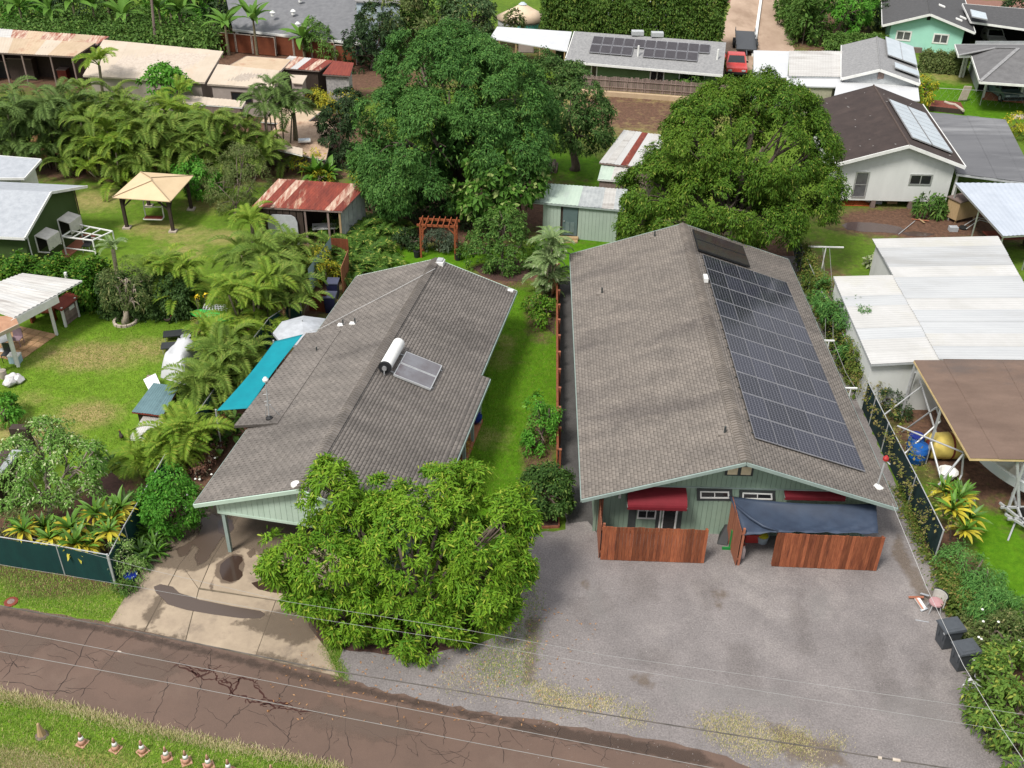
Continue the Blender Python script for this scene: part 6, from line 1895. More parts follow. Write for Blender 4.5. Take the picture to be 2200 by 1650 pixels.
m=MB(); m.hexa([(P[0]-.45,P[1]-.06,.1),(P[0]+.25,P[1]-.06,.15),(P[0]+.25,P[1]+.06,.15),(P[0]-.45,P[1]+.06,.1),(P[0]-.2,P[1]-.07,1.38),(P[0]+.45,P[1]-.07,1.36),(P[0]+.45,P[1]+.07,1.36),(P[0]-.2,P[1]+.07,1.38)]); m.build('cloth_sheet',stone_pale,t)
t=thing('garden_bed','red rusted edging bed in front of the upper right chain-link fence','garden bed',(26.78,57.09,0))
q=[(25.67,56.65,0),(28.38,55.86,0),(28.81,58.1,0),(26.05,58.66,0)]
m=MB(); m.prism([p[:2] for p in q],0.0,.35); m.build('bed_soil',pm('red_chips',(.2,.055,.035),(.12,.04,.028),.95,scale=8,bump=.8),t)
m=MB(); m.beam(lift(q[0],.2),lift(q[1],.2),.06,.44); m.build('edging',dark_wood,t)
t=thing('garden_hose','pale ridge of piled sheeting curving across the rusted garden bed','hose',(27.81,58.4,0))
m=MB(); m.tube([(27.35,57.92,0.4),(27.6,57.43,0.4),(28.01,57.21,0.4),(28.12,56.35,0.4),(28.2,55.63,0.4)],.12,8); m.build('hose_body',stone_pale,t)
t=thing('slab','pale slab at the edge of the upper right lawn','slab',(33.15,55.34,0))
m=MB(); m.cbox((33.56,55.37,0),2.4,.8,.15); m.build('slab_body',stone_pale,t)

# ---- long green house with solar panels, its board fence and garden wall
def long_green():
 z,zr=2.1,3.7
 A,B=(-5.92,61.91,2.1),(7.87,58.72,2.1)
 D,C=(-5.01,65.94,3.7),(8.62,63.23,3.7)
 t=thing('house','long green walled house with grey roof and dark solar panels behind the board fence','house',A)
 bk=Vector((0.4,6.0,-1.6))
 m=MB(); m.slab([A,B,C,D],.14); m.slab([D,C,tuple(Vector(C)+bk),tuple(Vector(D)+bk)],.14)
 rf=m.build('roof',far_shingle,t)
 m=MB(); m.beam(lift(Vector(A)+Vector((0,-.05,0)),-.08),lift(Vector(B)+Vector((0,-.05,0)),-.08),.06,.2); m.beam(lift(A,-.08),lift(D,-.08),.06,.2); m.build_each('fascia',white_paint,t)
 a,b=Vector((A[0]+.5,A[1]+.9,0)),Vector((B[0]-.3,B[1]+.9,0))
 dp=Vector((0.2,9.5,0))
 m=MB(); m.add([tuple(a),tuple(b),tuple(b+dp),tuple(a+dp)]+[tuple(p+Vector((0,0,1.98))) for p in (a,b,b+dp,a+dp)],[[0,1,5,4],[1,2,6,5],[2,3,7,6],[3,0,4,7]])
 m.build('wall',green_wall,t)
 x=(b-a).normalized(); out=Vector((x.y,-x.x,0)); W=(b-a).length
 f=lambda u,z_: tuple(a+x*u+out*.005+Vector((0,0,z_)))
 for u,w,z0,h in ((.8,.6,.5,1.3),(2.0,.6,.5,1.3),(7.4,1.3,.65,1.15),(10.0,2.3,.3,1.5)):
  if u+w < W:
   window_on(t,f(u,z0),f(u+w,z0),f(u+w,z0+h),f(u,z0+h),tuple(out),white_paint,glass_dark,.1,(1 if w > 1 else 0,0))
 m=MB(); m.add([f(13.2,.1),f(W-.2,.1),f(W-.2,1.85),f(13.2,1.85)],[[0,1,2,3]]); m.build('door',dark_void,t)
 # panels: two stepped groups
 def pan(u0,v0,u1,v1):
  q=[lift(quad_pt(A,B,C,D,u,v),.15) for u,v in ((u0,v0),(u1,v0),(u1,v1),(u0,v1))]
  m=MB(); m.slab(q,.06); o=m.build('solar_panel',pv_frame,t)
  e=.03
  q2=[lift(quad_pt(A,B,C,D,u,v),.155) for u,v in ((u0+.002,v0+.012),(u1-.002,v0+.012),(u1-.002,v1-.012),(u0+.002,v1-.012))]
  m=MB(); m.add(q2,[[0,1,2,3]]); m.build('glass',far_pv,o)
 far_pv=pm('far_pv',(.030,.026,.030),(.045,.04,.045),.2,scale=3,spec=.5)
 du=0.0695
 for i in range(11):
  pan(.14+i*du,.575,.14+(i+1)*du-.003,.84)
  if i not in (4,10):
   pan(.14+i*du,.30,.14+(i+1)*du-.003,.565)
 for u,v in ((.455,.36),(.955,.45)):
  p=quad_pt(A,B,C,D,u,v); m=MB(); m.tube([lift(p,-.1),lift(p,.9)],.09,8); m.build('vent_pipe',white_paint,rf)
 for u in (.55,.42):
  p=quad_pt(A,B,C,D,u,1.04); m=MB(); m.cbox(p,1.1,.7,.35); m.build('roof_vent',grey_paint,rf)
 return t
long_green()
def board_fence():
 A,B=(-4.33,59.42,0),(8.24,57.45,0)
 t=thing('board_fence','weathered grey-brown board fence in front of the long green house','fence',A)
 A,B=Vector(A),Vector(B); d=(B-A); L=d.length; d.normalize()
 n=int(L/.19)
 s=Vector((-d.y,d.x,0))
 for i in range(n):
  a,b=A+d*(i*L/n+.01),A+d*((i+1)*L/n-.01)
  h=1.65+random.uniform(-.08,.06)
  m=MB(); m.hexa([tuple(p) for p in (a+Vector((0,0,.42)),b+Vector((0,0,.42)),b+s*.03+Vector((0,0,.42)),a+s*.03+Vector((0,0,.42)),a+Vector((0,0,h)),b+Vector((0,0,h)),b+s*.03+Vector((0,0,h)),a+s*.03+Vector((0,0,h)))])
  m.build('board',grey_wood,t)
 m=MB()
 for zz in (1.0,1.6):
  m.tube([lift(A-s*.06,zz-.25),lift(B-s*.06,zz-.25)],.025,5)
 for i in range(8):
  p=A+d*(L*(i+.5)/8)-s*.06
  m.tube([lift(p,.4),lift(p,1.5)],.03,5)
 m.build('rail',grey_wood,t)
 w=thing('garden_wall','low cream retaining wall under the weathered board fence','wall',(A.x,A.y,0))
 m=MB(); m.beam(lift(A-s*.25,.2),lift(B-s*.25,.2),.35,.4); m.build('wall_block',pm('cream_wall',(.5,.38,.25),(.42,.31,.2),.9,scale=1.5),w)
board_fence()
lean('canopy','long white canvas canopy beside the round tent behind the trees','canopy',(-12.91,67.07,2.6),(-5.7,63.26,2.6),(-5.14,68.46,3),(-12.31,69.74,3),white_canvas,None,.3,.08,posts=((0,0),(.33,0),(.66,0),(1,0),(0,1),(1,1)),post_mat=bare_wood)
for i,(p,w,h,mt,lab) in enumerate((((-9.5,71.98,0),1.5,1.6,taupe_wall,'taupe cabinet'),((-6.74,70.57,0),1.4,1.7,bare_wood,'pale wooden cabinet'),((-6.04,68.11,0),1.2,1.5,car_dark,'black cabinet'))):
 t=thing('cabinet',lab+' under the long white canvas canopy','cabinet',p)
 m=MB(); m.cbox(p,w,.7,h); m.build('cabinet_body',mt,t)
 m=MB(); m.cbox((p[0],p[1]-.37,.1),w*.9,.03,h*.8); m.build('cabinet_door',mt,t)
 m=MB(); m.cbox(lift(p,h+.002),w+.1,.8,.05); m.build('cabinet_top',grey_wood,t)
def yurt():
 P=(-10.02,80.35,0)
 t=thing('yurt','round tan roofed yurt tent with pale turquoise wall','tent',P)
 r=2.6
 m=MB(); m.lathe(P,[(r,0),(r,1.35)],28); m.build('wall',pm('yurt_wall',(.42,.42,.42),(.32,.34,.34),.8,scale=1),t,smooth=True)
 m=MB(); m.lathe(lift(P,1.3),[(r+.2,0),(r*.5,.75),(.35,1.3),(.3,1.36)],28); m.build('roof',pm('yurt_roof',(.66,.52,.38),(.58,.45,.32),.8,scale=1),t,smooth=True)
 m=MB(); m.lathe(lift(P,2.62),[(.45,0),(.2,.2)],14); m.build('crown_cap',pale_glass,t)
 m=MB()
 for i in range(9):
  a=-1.9+i*.12
  b=a+.1
  for q0,q1 in ((a,b),):
   m.add([(P[0]+(r+.03)*math.cos(q0),P[1]+(r+.03)*math.sin(q0),.2),(P[0]+(r+.03)*math.cos(q1),P[1]+(r+.03)*math.sin(q1),.2),(P[0]+(r+.03)*math.cos(q1),P[1]+(r+.03)*math.sin(q1),1.1),(P[0]+(r+.03)*math.cos(q0),P[1]+(r+.03)*math.sin(q0),1.1)],[[0,1,2,3]])
 m.build('window',pm('turq',(.12,.5,.45),None,.5),t)
yurt()
# far roofs beyond the hedge
lean('building','pale metal roof at the top edge behind the tall hedge, left of the gap','building',(-2.99,77.81,3.5),(-.72,77.61,3.5),(-.5,82,3.8),(-2.84,82.21,3.8),white_metal,grey_paint,.3)
lean('building','long pale metal roof at the top edge behind the tall hedge, right of the gap','building',(0.48,79.79,3.2),(6.94,79.14,3.2),(7.71,84.05,3.6),(0.75,84.29,3.6),white_metal,grey_paint,.3)
lean('building','pale blue house wall at the top edge beside the big dark grey roof','building',(-25.97,70.17,5),(-21.52,69.45,5),(-22.25,75.81,5.2),(-26.89,76.21,5.2),far_shingle,bluegrey,.2)

# ---- dark grey roof, top left
def darkroof():
 A,B,C,D=(-33.64,68.54,2),(-25.09,66.76,2),(-26.04,79.12,4.4),(-41.29,79.87,4.4)
 t=thing('house','large dark grey shingle roof with white vents at the top of the picture','house',A)
 A2=(-38.23,70.71,2)
 m=MB(); m.slab([A2,B,C,D],.15); m.build('roof',pm('slate_grey',(.17,.172,.18),(.13,.132,.14),.85,scale=2,speck=.2,sscale=8),t)
 m=MB(); m.beam(lift(Vector(A2)+Vector((0,-.06,0)),-.1),lift(Vector(B)+Vector((0,-.06,0)),-.1),.08,.22); m.build_each('fascia',white_paint,t)
 q=inset_quad([A2,B,C,D],.6)
 m=MB(); m.add([(p[0],p[1],0) for p in q]+[(p[0],p[1],p[2]-.15) for p in q],[[0,1,5,4],[1,2,6,5],[2,3,7,6],[3,0,4,7]]); m.build('wall',pm('slate_wall',(.1,.11,.12),None,.8),t)
 for p in ((-34.45,71.94,3.1),(-32.52,72.44,3.15),(-31.66,70.13,2.55),(-32.33,75.22,3.7)):
  m=MB(); m.lathe(lift(p,-.1),[(.2,0),(.2,.3),(.28,.32),(.1,.5)],8); m.build('roof_vent',white_paint,t)
darkroof()
def brown_fence():
 t=thing('panel_fence','red-brown panel fence with white frames below the large dark grey roof','fence',(-44.1,71.33,0))
 for a,b in (((-43.92,71.02,0),(-41.19,70.4,0)),((-41.19,70.4,0),(-36.06,69.17,0)),((-36.06,69.17,0),(-33.65,68.56,0)),((-33.78,69.18,0),(-30.03,67.89,0)),((-30.03,67.89,0),(-27.65,67.14,0)),((-27.55,66.53,0),(-25.43,66.08,0))):
  A,B=Vector(a),Vector(b); L=(B-A).length; n=max(1,int(L/1.6)); d=(B-A).normalized()
  for i in range(n):
   p,q=A+d*(i*L/n+.06),A+d*((i+1)*L/n-.06)
   m=MB(); m.beam(lift(p,.95),lift(q,.95),.05,1.75); m.build('panel',brown_panel,t)
   m=MB()
   o=Vector((d.y,-d.x,0))*.05
   m.beam(lift(p+o,1.85),lift(q+o,1.85),.06); m.beam(lift(p+o,.1),lift(p+o,1.85),.06); m.beam(lift(q+o,.1),lift(q+o,1.85),.06); m.build('frame',stone_pale,t)
brown_fence()

# ---- row of low tin roofed buildings, top left
S1=lean('open_shed','long open shed with tan and rust streaked tin roof at the far left','shed',(-57.32,58.71,2.7),(-48.77,57.91,2.7),(-47.59,60.07,3.3),(-58.45,61.51,3.3),[tan_metal,cream_metal,tan_metal],dark_wood,.3,.1,corr=7,posts=((0.2,0),(.42,0),(.75,0),(1,0),(.99,.5)),post_mat=grey_wood,trim=grey_wood,open_front=True)
lean('tin_roof','rust and white patched tin roof behind the long open shed','shed',(-58.75,62,3),(-47.74,60.86,3),(-47.12,62.24,3.3),(-59.71,64.28,3.3),[rust_mix,white_metal3,rust_mix,tan_metal,rust_mix,rust_mix,tan_metal],dark_wood,.4,.1,corr=8,trim=grey_wood)
for i,(p,mt,lab,w,h) in enumerate((((-54.59,59.94,0),dark_wood,'dark wooden cupboard',2.2,1.9),((-53.5,61.41,0),grey_paint,'grey louvred crate',1.6,1.7),((-50.98,59.92,0),rust_dark,'rust red box',.8,1.0),((-56.53,60.49,0),car_dark,'black machine',2.2,1.5))):
 t=thing('storage',lab+' inside the long open shed','storage',p)
 m=MB(); m.cbox(p,w,.8,h); m.build('storage_body',mt,t)
 m=MB(); m.cbox(lift(p,h+.002),w+.08,.88,.06); m.build('storage_top',grey_wood,t)
CB=lean('long_building','long building with cream metal roof behind the palm row','building',(-46.18,52.91,2.6),(-35.67,51.77,2.6),(-35.11,56.23,3.9),(-46.38,58.98,3.9),cream_metal,taupe_wall,.5,.1,corr=9,pitch=.3,amp=.006,trim=stone_pale)
CB2=lean('long_building','shorter cream roofed wing with a brown window, right of the long building','building',(-35.48,51.73,2.5),(-29.81,50.9,2.5),(-29.67,52.85,3.4),(-35.11,54.16,3.4),cream_metal,taupe_wall,.35,.1,corr=5,pitch=.3,amp=.006,trim=stone_pale)
q=inset_quad([(-35.48,51.73,2.5),(-29.81,50.9,2.5),(-29.67,52.85,3.4),(-35.11,54.16,3.4)],.35)
a,b=Vector((q[0][0],q[0][1],0)),Vector((q[1][0],q[1][1],0)); dd_=(b-a).normalized(); oo_=Vector((dd_.y,-dd_.x,0))
f=lambda u,z_: tuple(a+dd_*u+oo_*.01+Vector((0,0,z_)))
window_on(CB2,f(1.6,1.1),f(3.4,1.1),f(3.4,2.0),f(1.6,2.0),tuple(oo_),dark_wood,glass_dark,.08,(1,0))
lean('flat_roof','flat tan roof between the cream roofed building and the rust striped roof','building',(-34.63,55.37,2.9),(-30,54.51,2.9),(-29.69,57.44,3),(-33.69,58.13,3),tan_metal,taupe_wall,.3,.1,trim=stone_pale)
lean('tin_roof','white and rust striped tin roof on a small shed near the big tree','shed',(-30.64,55.6,2.8),(-26.79,54.95,2.8),(-25.91,57.3,3),(-30.01,58.4,3),[white_metal3,rust_mix,white_metal2,rust_red,rust_mix,rust_red],dark_wood,.3,.08,corr=6,trim=grey_wood)
lean('tin_roof','dark red corrugated tin roof beside the striped tin roof','shed',(-26.42,54.39,2.7),(-24.05,54.04,2.7),(-24.13,56.75,3),(-25.99,57.3,3),rust_dark,pm('mottled_wall',(.4,.38,.38),(.2,.19,.2),.9,scale=6),.3,.08,corr=4,trim=grey_wood)
lean('awning_roof','small cream awning roof in front of the striped tin roof','shed',(-28.71,52.91,2.4),(-27.81,52.72,2.4),(-27.72,54.37,2.6),(-29.25,54.52,2.6),cream_metal,taupe_wall,.2,.08)
P=(-28.62,57.09,0)
t=thing('water_tank','upright teal tank beside the small cream awning roof','tank',P)
m=MB(); m.lathe(P,[(.35,0),(.35,1.4),(.2,1.55)],12); m.build('tank_body',pm('teal_tank',(.02,.2,.22),None,.5),t)
m=MB(); m.lathe(lift(P,1.55),[(.1,0),(.1,.08)],8); m.build('lid',black_plastic,t)
# tumbled low roofs and paving right of the palms
for i,(q,mt,lab,n) in enumerate((
  (((-37.09,49.51,1.6),(-31.98,48.71,1.6),(-31.9,49.72,1.8),(-37.27,50.89,1.8)),cream_metal,'long low cream roof strip behind the palm row',5),
  (((-29.83,45.83,1.5),(-26.43,45.21,1.5),(-25.46,47.94,1.7),(-28.95,48.61,1.7)),tan_metal,'low tan roof sheets right of the palm row, highest',4),
  (((-28.76,41.08,1.3),(-23.48,38.61,1.3),(-24.02,45.93,1.6),(-28.32,45.64,1.6)),pm('patio_patch',(.50,.36,.25),(.38,.26,.18),.8,scale=2.5,c3=(.28,.17,.11),rand=.1),'wide patchwork roof of tan sheets beside the dark bushy tree',7),
  (((-26.46,38.69,1.9),(-24.96,37.87,1.9),(-25.19,39.1,1.95),(-26.61,39.76,1.95)),cream_metal,'pale yellow loose sheet lying on the patchwork roof',2))):
 lean('low_roof',lab,'roof',*q,mt,grey_wood if i != 3 else None,.2,.06,corr=n,pitch=.35)
t=thing('skylight','small white skylight box on the patchwork roof','skylight',(-26.72,45.92,0))
m=MB(); m.cbox((-25.57,41.58,1.62),.9,.6,.12,.2); m.build('skylight_frame',white_paint,t)
m=MB(); m.cbox(lift((-25.57,41.58,1.62),.122),.7,.45,.02,.2); m.build('pane',pale_glass,t)

# ---- rusty red shed, middle left
RS=lean('shed','open shed with rusty red corrugated roof behind the palms','shed',(-26.12,27.73,2.4),(-20.37,27.35,2.4),(-19.1,29.98,3.1),(-24.99,30.63,3.1),[rust_mix,rust_red,rust_mix,rust_red,rust_red,rust_red,rust_red,rust_red],None,.25,.08,corr=10,pitch=.22,trim=grey_wood)
q=inset_quad([(-26.12,27.73,2.4),(-20.37,27.35,2.4),(-19.1,29.98,3.1),(-24.99,30.63,3.1)],.25)
m=MB()
def wl(p,r_,z1,z2):
 m.add([(p[0],p[1],0),(r_[0],r_[1],0),(r_[0],r_[1],z2),(p[0],p[1],z1)],[[0,1,2,3]])
wl(q[3],q[0],2.95,2.3); wl(q[2],q[3],2.95,2.95)
m.build('wall',dark_wood,RS)
a,b=Vector((q[1][0],q[1][1],0)),Vector((q[2][0],q[2][1],0))
for i in range(6):
 p0,p1=a.lerp(b,i/6+.008),a.lerp(b,(i+1)/6-.008)
 m=MB(); m.hexa([(p0.x,p0.y,0),(p1.x,p1.y,0),(p1.x-.03,p1.y+.01,0),(p0.x-.03,p0.y+.01,0),(p0.x,p0.y,2.3+.1*i),(p1.x,p1.y,2.4+.1*i),(p1.x-.03,p1.y+.01,2.4+.1*i),(p0.x-.03,p0.y+.01,2.3+.1*i)])
 m.build('wall_panel',grey_tin,RS)
m=MB(); m.tube([(q[0][0],q[0][1]+.1,0),(q[1][0],q[1][1]+.1,0)],.01);
a,b=Vector((q[0][0],q[0][1],0)),Vector((q[1][0],q[1][1],0))
d_=(b-a); o_=Vector((d_.y,-d_.x,0)).normalized()
for i in range(7):
 p0,p1=a+d_*(.0+i*.08+.004),a+d_*(.0+(i+1)*.08-.004)
 m=MB(); m.beam(lift((p0+p1)/2 ,0),lift((p0+p1)/2,2.25),d_.length*.07,.05,up=tuple(o_)); m.build('wall_board',dark_wood,RS)
for u in (.585,.86,1.0):
 p=a+d_*u; m=MB(); m.cbox((p.x,p.y,0),.12,.12,2.3); m.build('post',grey_wood if u < .9 else bare_wood,RS)
p=a+d_*.31+o_*.12
t=thing('surf_panel','tall pale grey panel with rounded corners leaning on the rusty red shed','panel',(p.x,p.y,0))
m=MB()
dn=d_.normalized(); pr=[(-.95,0),(.95,0),(.95,1.55),(.85,1.85),(.6,2.0),(-.6,2.0),(-.85,1.85),(-.95,1.55)]
m.add([tuple(p+dn*x+Vector((0,0,z_))) for x,z_ in pr]+[tuple(p+dn*x+o_*.05+Vector((0,0,z_))) for x,z_ in pr],[list(range(8)),list(range(8,16))[::-1]]+[[i,(i+1) % 8,8+(i+1) % 8,8+i] for i in range(8)])
m.build('panel_sheet',pm('pale_panel',(.48,.5,.52),None,.5),t)
P=(-21.85,28.78,0)
t=thing('bench_table','white topped table in front of the rusty red shed','table',P)
m=MB(); m.cbox(lift(P,.7),1.6,.9,.06,.2); m.build('table_top',white_paint,t)
for dx,dy in ((-.65,-.3),(.65,-.3),(.65,.3),(-.65,.3)):
 m=MB(); m.cbox((P[0]+dx,P[1]+dy,0),.07,.07,.7); m.build('leg',grey_wood,t)

# ---- gazebo
def gazebo():
 z,za=2.3,3.05
 q=[(-35.38,28.96,2.3),(-31.51,28.52,2.3),(-31.26,32.86,2.3),(-34.98,33.29,2.3)]
 t=thing('gazebo','gazebo with tan hip canvas roof on dark timber posts','gazebo',((q[0][0]+q[2][0])/2,(q[0][1]+q[2][1])/2,0))
 apex=(-33.15,30.26,3.05)
 e=Vector((-.12,.25,0))
 r1,r2=tuple(Vector(apex)-e),tuple(Vector(apex)+e)
 for pts in ([q[0],q[1],r1],[q[1],q[2],r2,r1],[q[2],q[3],r2],[q[3],q[0],r1,r2]):
  m=MB(); m.slab(pts,.05); m.build('roof_panel',tan_canvas,t)
 m=MB()
 for p,r_ in ((q[0],r1),(q[1],r1),(q[2],r2),(q[3],r2),(r1,r2)):
  m.beam(lift(p,.02),lift(r_,.02),.07,.03)
 m.build_each('seam',pm('seam',(.36,.27,.17),None,.8),t)
 qi=inset_quad(q,.55)
 m=MB()
 for i in range(4):
  a,b=qi[i],qi[(i+1) % 4]
  m.beam((a[0],a[1],z-.12),(b[0],b[1],z-.12),.12,.2)
  for (u,v) in ((a,b),(b,a)):
   dd=(Vector(v)-Vector(u)).normalized()
   m.beam((u[0],u[1],z-.85),(u[0]+dd.x*.7,u[1]+dd.y*.7,z-.2),.1)
 m.build_each('beam',dark_wood,t)
 for p in qi:
  m=MB(); m.cbox((p[0],p[1],0.1),.19,.19,z-.2); o=m.build('post',dark_wood,t)
  m=MB(); m.cbox((p[0],p[1],0),.5,.5,.1); m.build('footing',stone_pale,o)
 c=Vector(((q[0][0]+q[2][0])/2,(q[0][1]+q[2][1])/2,0))
 s=thing('garden_swing','white frame swing seat hanging under the gazebo','swing',(c.x,c.y-.8,.5))
 m=MB()
 for a,b in (((-.6,0,.5),(.6,0,.5)),((-.6,0,1.2),(.6,0,1.2)),((-.6,0,.5),(-.6,0,1.2)),((.6,0,.5),(.6,0,1.2)),((-.6,-.45,.5),(.6,-.45,.5)),((-.6,-.45,.5),(-.6,0,.5)),((.6,-.45,.5),(.6,0,.5)),((-.6,0,1.2),(-.6,.2,z-.2)),((.6,0,1.2),(.6,.2,z-.2))):
  m.beam((c.x+a[0],c.y-.8+a[1],a[2]),(c.x+b[0],c.y-.8+b[1],b[2]),.06)
 m.build('swing_frame',white_paint,s)
 m=MB(); m.cbox((c.x,c.y-1.02,.53),1.15,.42,.04); m.build('swing_seat',rust_dark,s)
gazebo()

# ---- dark green cabin at the left with window hoods
def cabin():
 # gable end faces right; ridge runs to the left out of the picture
 zr=4.06
 R1,EF,EB=(-37.58,25.56,4.06),(-38.18,22.36,2.55),(-36.92,29.09,3)
 t=thing('cabin','dark green cabin with pale shingle roof and white window hoods','cabin',(EF[0],EF[1],0))
 dv=Vector((-42.46,25.84,4.06))-Vector(R1); dv.z=0; dv=dv.normalized()*9
 mv=lambda p,k_=1: tuple(Vector(p)+dv*k_)
 m=MB(); m.slab([EF,R1,mv(R1),mv(EF)],.12); m.slab([R1,EB,mv(EB),mv(R1)],.12); m.build('roof',pale_shingle,t)
 m=MB(); o=-dv.normalized()*.04
 m.beam(lift(Vector(EF)+o,-.06),lift(Vector(R1)+o,-.06),.06,.16); m.beam(lift(Vector(R1)+o,-.06),lift(Vector(EB)+o,-.06),.06,.16); m.beam(lift(EF,-.1),lift(mv(EF),-.1),.06,.16); m.build_each('barge_board',white_paint,t)
 w0,w1=Vector(EF).lerp(Vector(R1),.12),Vector(EB).lerp(Vector(R1),.25)
 off=dv.normalized()*.35
 w0+=off; w1+=off; r=Vector(R1)+off
 vs=[(w0.x,w0.y,0),(w1.x,w1.y,0),(w1.x,w1.y,w1.z-.1),(r.x,r.y,r.z-.1),(w0.x,w0.y,w0.z-.1)]
 vs+=[tuple(Vector(v)+dv*.9) for v in vs]
 m=MB(); m.add(vs,[[0,1,2,3,4],[9,8,7,6,5],[0,4,9,5],[1,6,7,2]]); m.build('wall',dkgreen_wall,t)
 x=Vector((w1.x-w0.x,w1.y-w0.y,0)); W=x.length; x.normalize(); out=-dv.normalized()
 base=Vector((w0.x,w0.y,0))
 f=lambda u,z_,o_=0.01: tuple(base+x*u+out*o_+Vector((0,0,z_)))
 for u in (W*.17,W*.60):
  wd,zb,zt=1.25,.95,2.0
  m=MB(); m.hexa([f(u,zt-.02,0),f(u+wd,zt-.02,0),f(u+wd,zt-.25,.75),f(u,zt-.25,.75),f(u,zt+.03,0),f(u+wd,zt+.03,0),f(u+wd,zt-.2,.75),f(u,zt-.2,.75)])
  h=m.build('window_hood',pm('hood_cream',(.6,.58,.53),None,.6),t)
  m=MB(); m.hexa([f(u,zb+.1,.7),f(u+wd,zb+.1,.7),f(u+wd,zb+.1,.75),f(u,zb+.1,.75),f(u,zt-.25,.7),f(u+wd,zt-.25,.7),f(u+wd,zt-.25,.75),f(u,zt-.25,.75)]); m.build('hood_front',pm('hood_cream',(.6,.58,.53)),h)
  for uu in (u,u+wd):
   m=MB(); m.beam(f(uu,zb,.0),f(uu,zb,.72),.06); m.beam(f(uu,zb,.03),f(uu,zt,.03),.06); m.build('hood_frame',white_paint,h)
  m=MB(); m.add([f(u,zb,.02),f(u+wd,zb,.02),f(u+wd,zt,.02),f(u,zt,.02)],[[0,1,2,3]]); m.build('window_opening',dark_void,t)
 for u,zz in ((.25,w0.z-.2),(W,w1.z-.2)):
  m=MB(); m.tube([f(u,0,.06),f(u,zz,.06)],.04,6); m.build('downpipe',white_paint if u < 1 else dark_wood,t)
 m=MB(); q=[f(0,0,0),f(W,0,0),f(W,0,.9),f(0,0,.9)]; m.prism([p[:2] for p in q][::-1],.0,.03); m.build('footpath',redwood_pale,t)
cabin()
lean('shed','white and grey shed with pale roof behind the dark green cabin','shed',(-45.21,30.88,2.6),(-41.86,31.08,2.6),(-41.6,33.37,3),(-46.6,34.09,3),pale_shingle,white_paint,.5,.1,trim=white_paint)
# white tube frame on the lawn
def cage():
 q=[(-37.39,25.24,0),(-35.35,24.84,0),(-34.6,26.18,0),(-36.96,26.99,0)]
 t=thing('frame_cage','open white tube frame cage standing on the lawn by the cabin','cage',q[0])
 h=1.25
 m=MB()
 for i in range(4):
  a,b=q[i],q[(i+1) % 4]
  m.beam(lift(a,h),lift(b,h),.07); m.beam(a,lift(a,h),.07)
 for u in (.33,.66):
  m.beam(quad_pt(*[lift(p,h) for p in q],u,0),quad_pt(*[lift(p,h) for p in q],u,1),.05)
 m.beam(quad_pt(*[lift(p,h) for p in q],0,.5),quad_pt(*[lift(p,h) for p in q],1,.5),.05)
 m.beam(lift(q[0],.5),lift(q[1],.5),.05); m.beam(lift(q[3],.5),lift(q[2],.5),.05)
 m.build('tube_frame',white_paint,t)
 t2=thing('plastic_chair','dark folded chair frame inside the white tube cage','chair',(-36.24,25.83,0))
 P=(-36.24,25.83,0)
 m=MB(); m.box(P[0]-.25,P[1]-.25,.42,P[0]+.25,P[1]+.25,.46); m.build('seat',car_dark,t2)
 m=MB(); m.box(P[0]-.25,P[1]+.22,.46,P[0]+.25,P[1]+.26,.95); m.build('backrest',car_dark,t2)
 for dx,dy in ((-.22,-.22),(.22,-.22),(.22,.22),(-.22,.22)):
  m=MB(); m.tube([(P[0]+dx,P[1]+dy,0),(P[0]+dx,P[1]+dy,.42)],.02,6); m.build('leg',galv,t2)
cage()

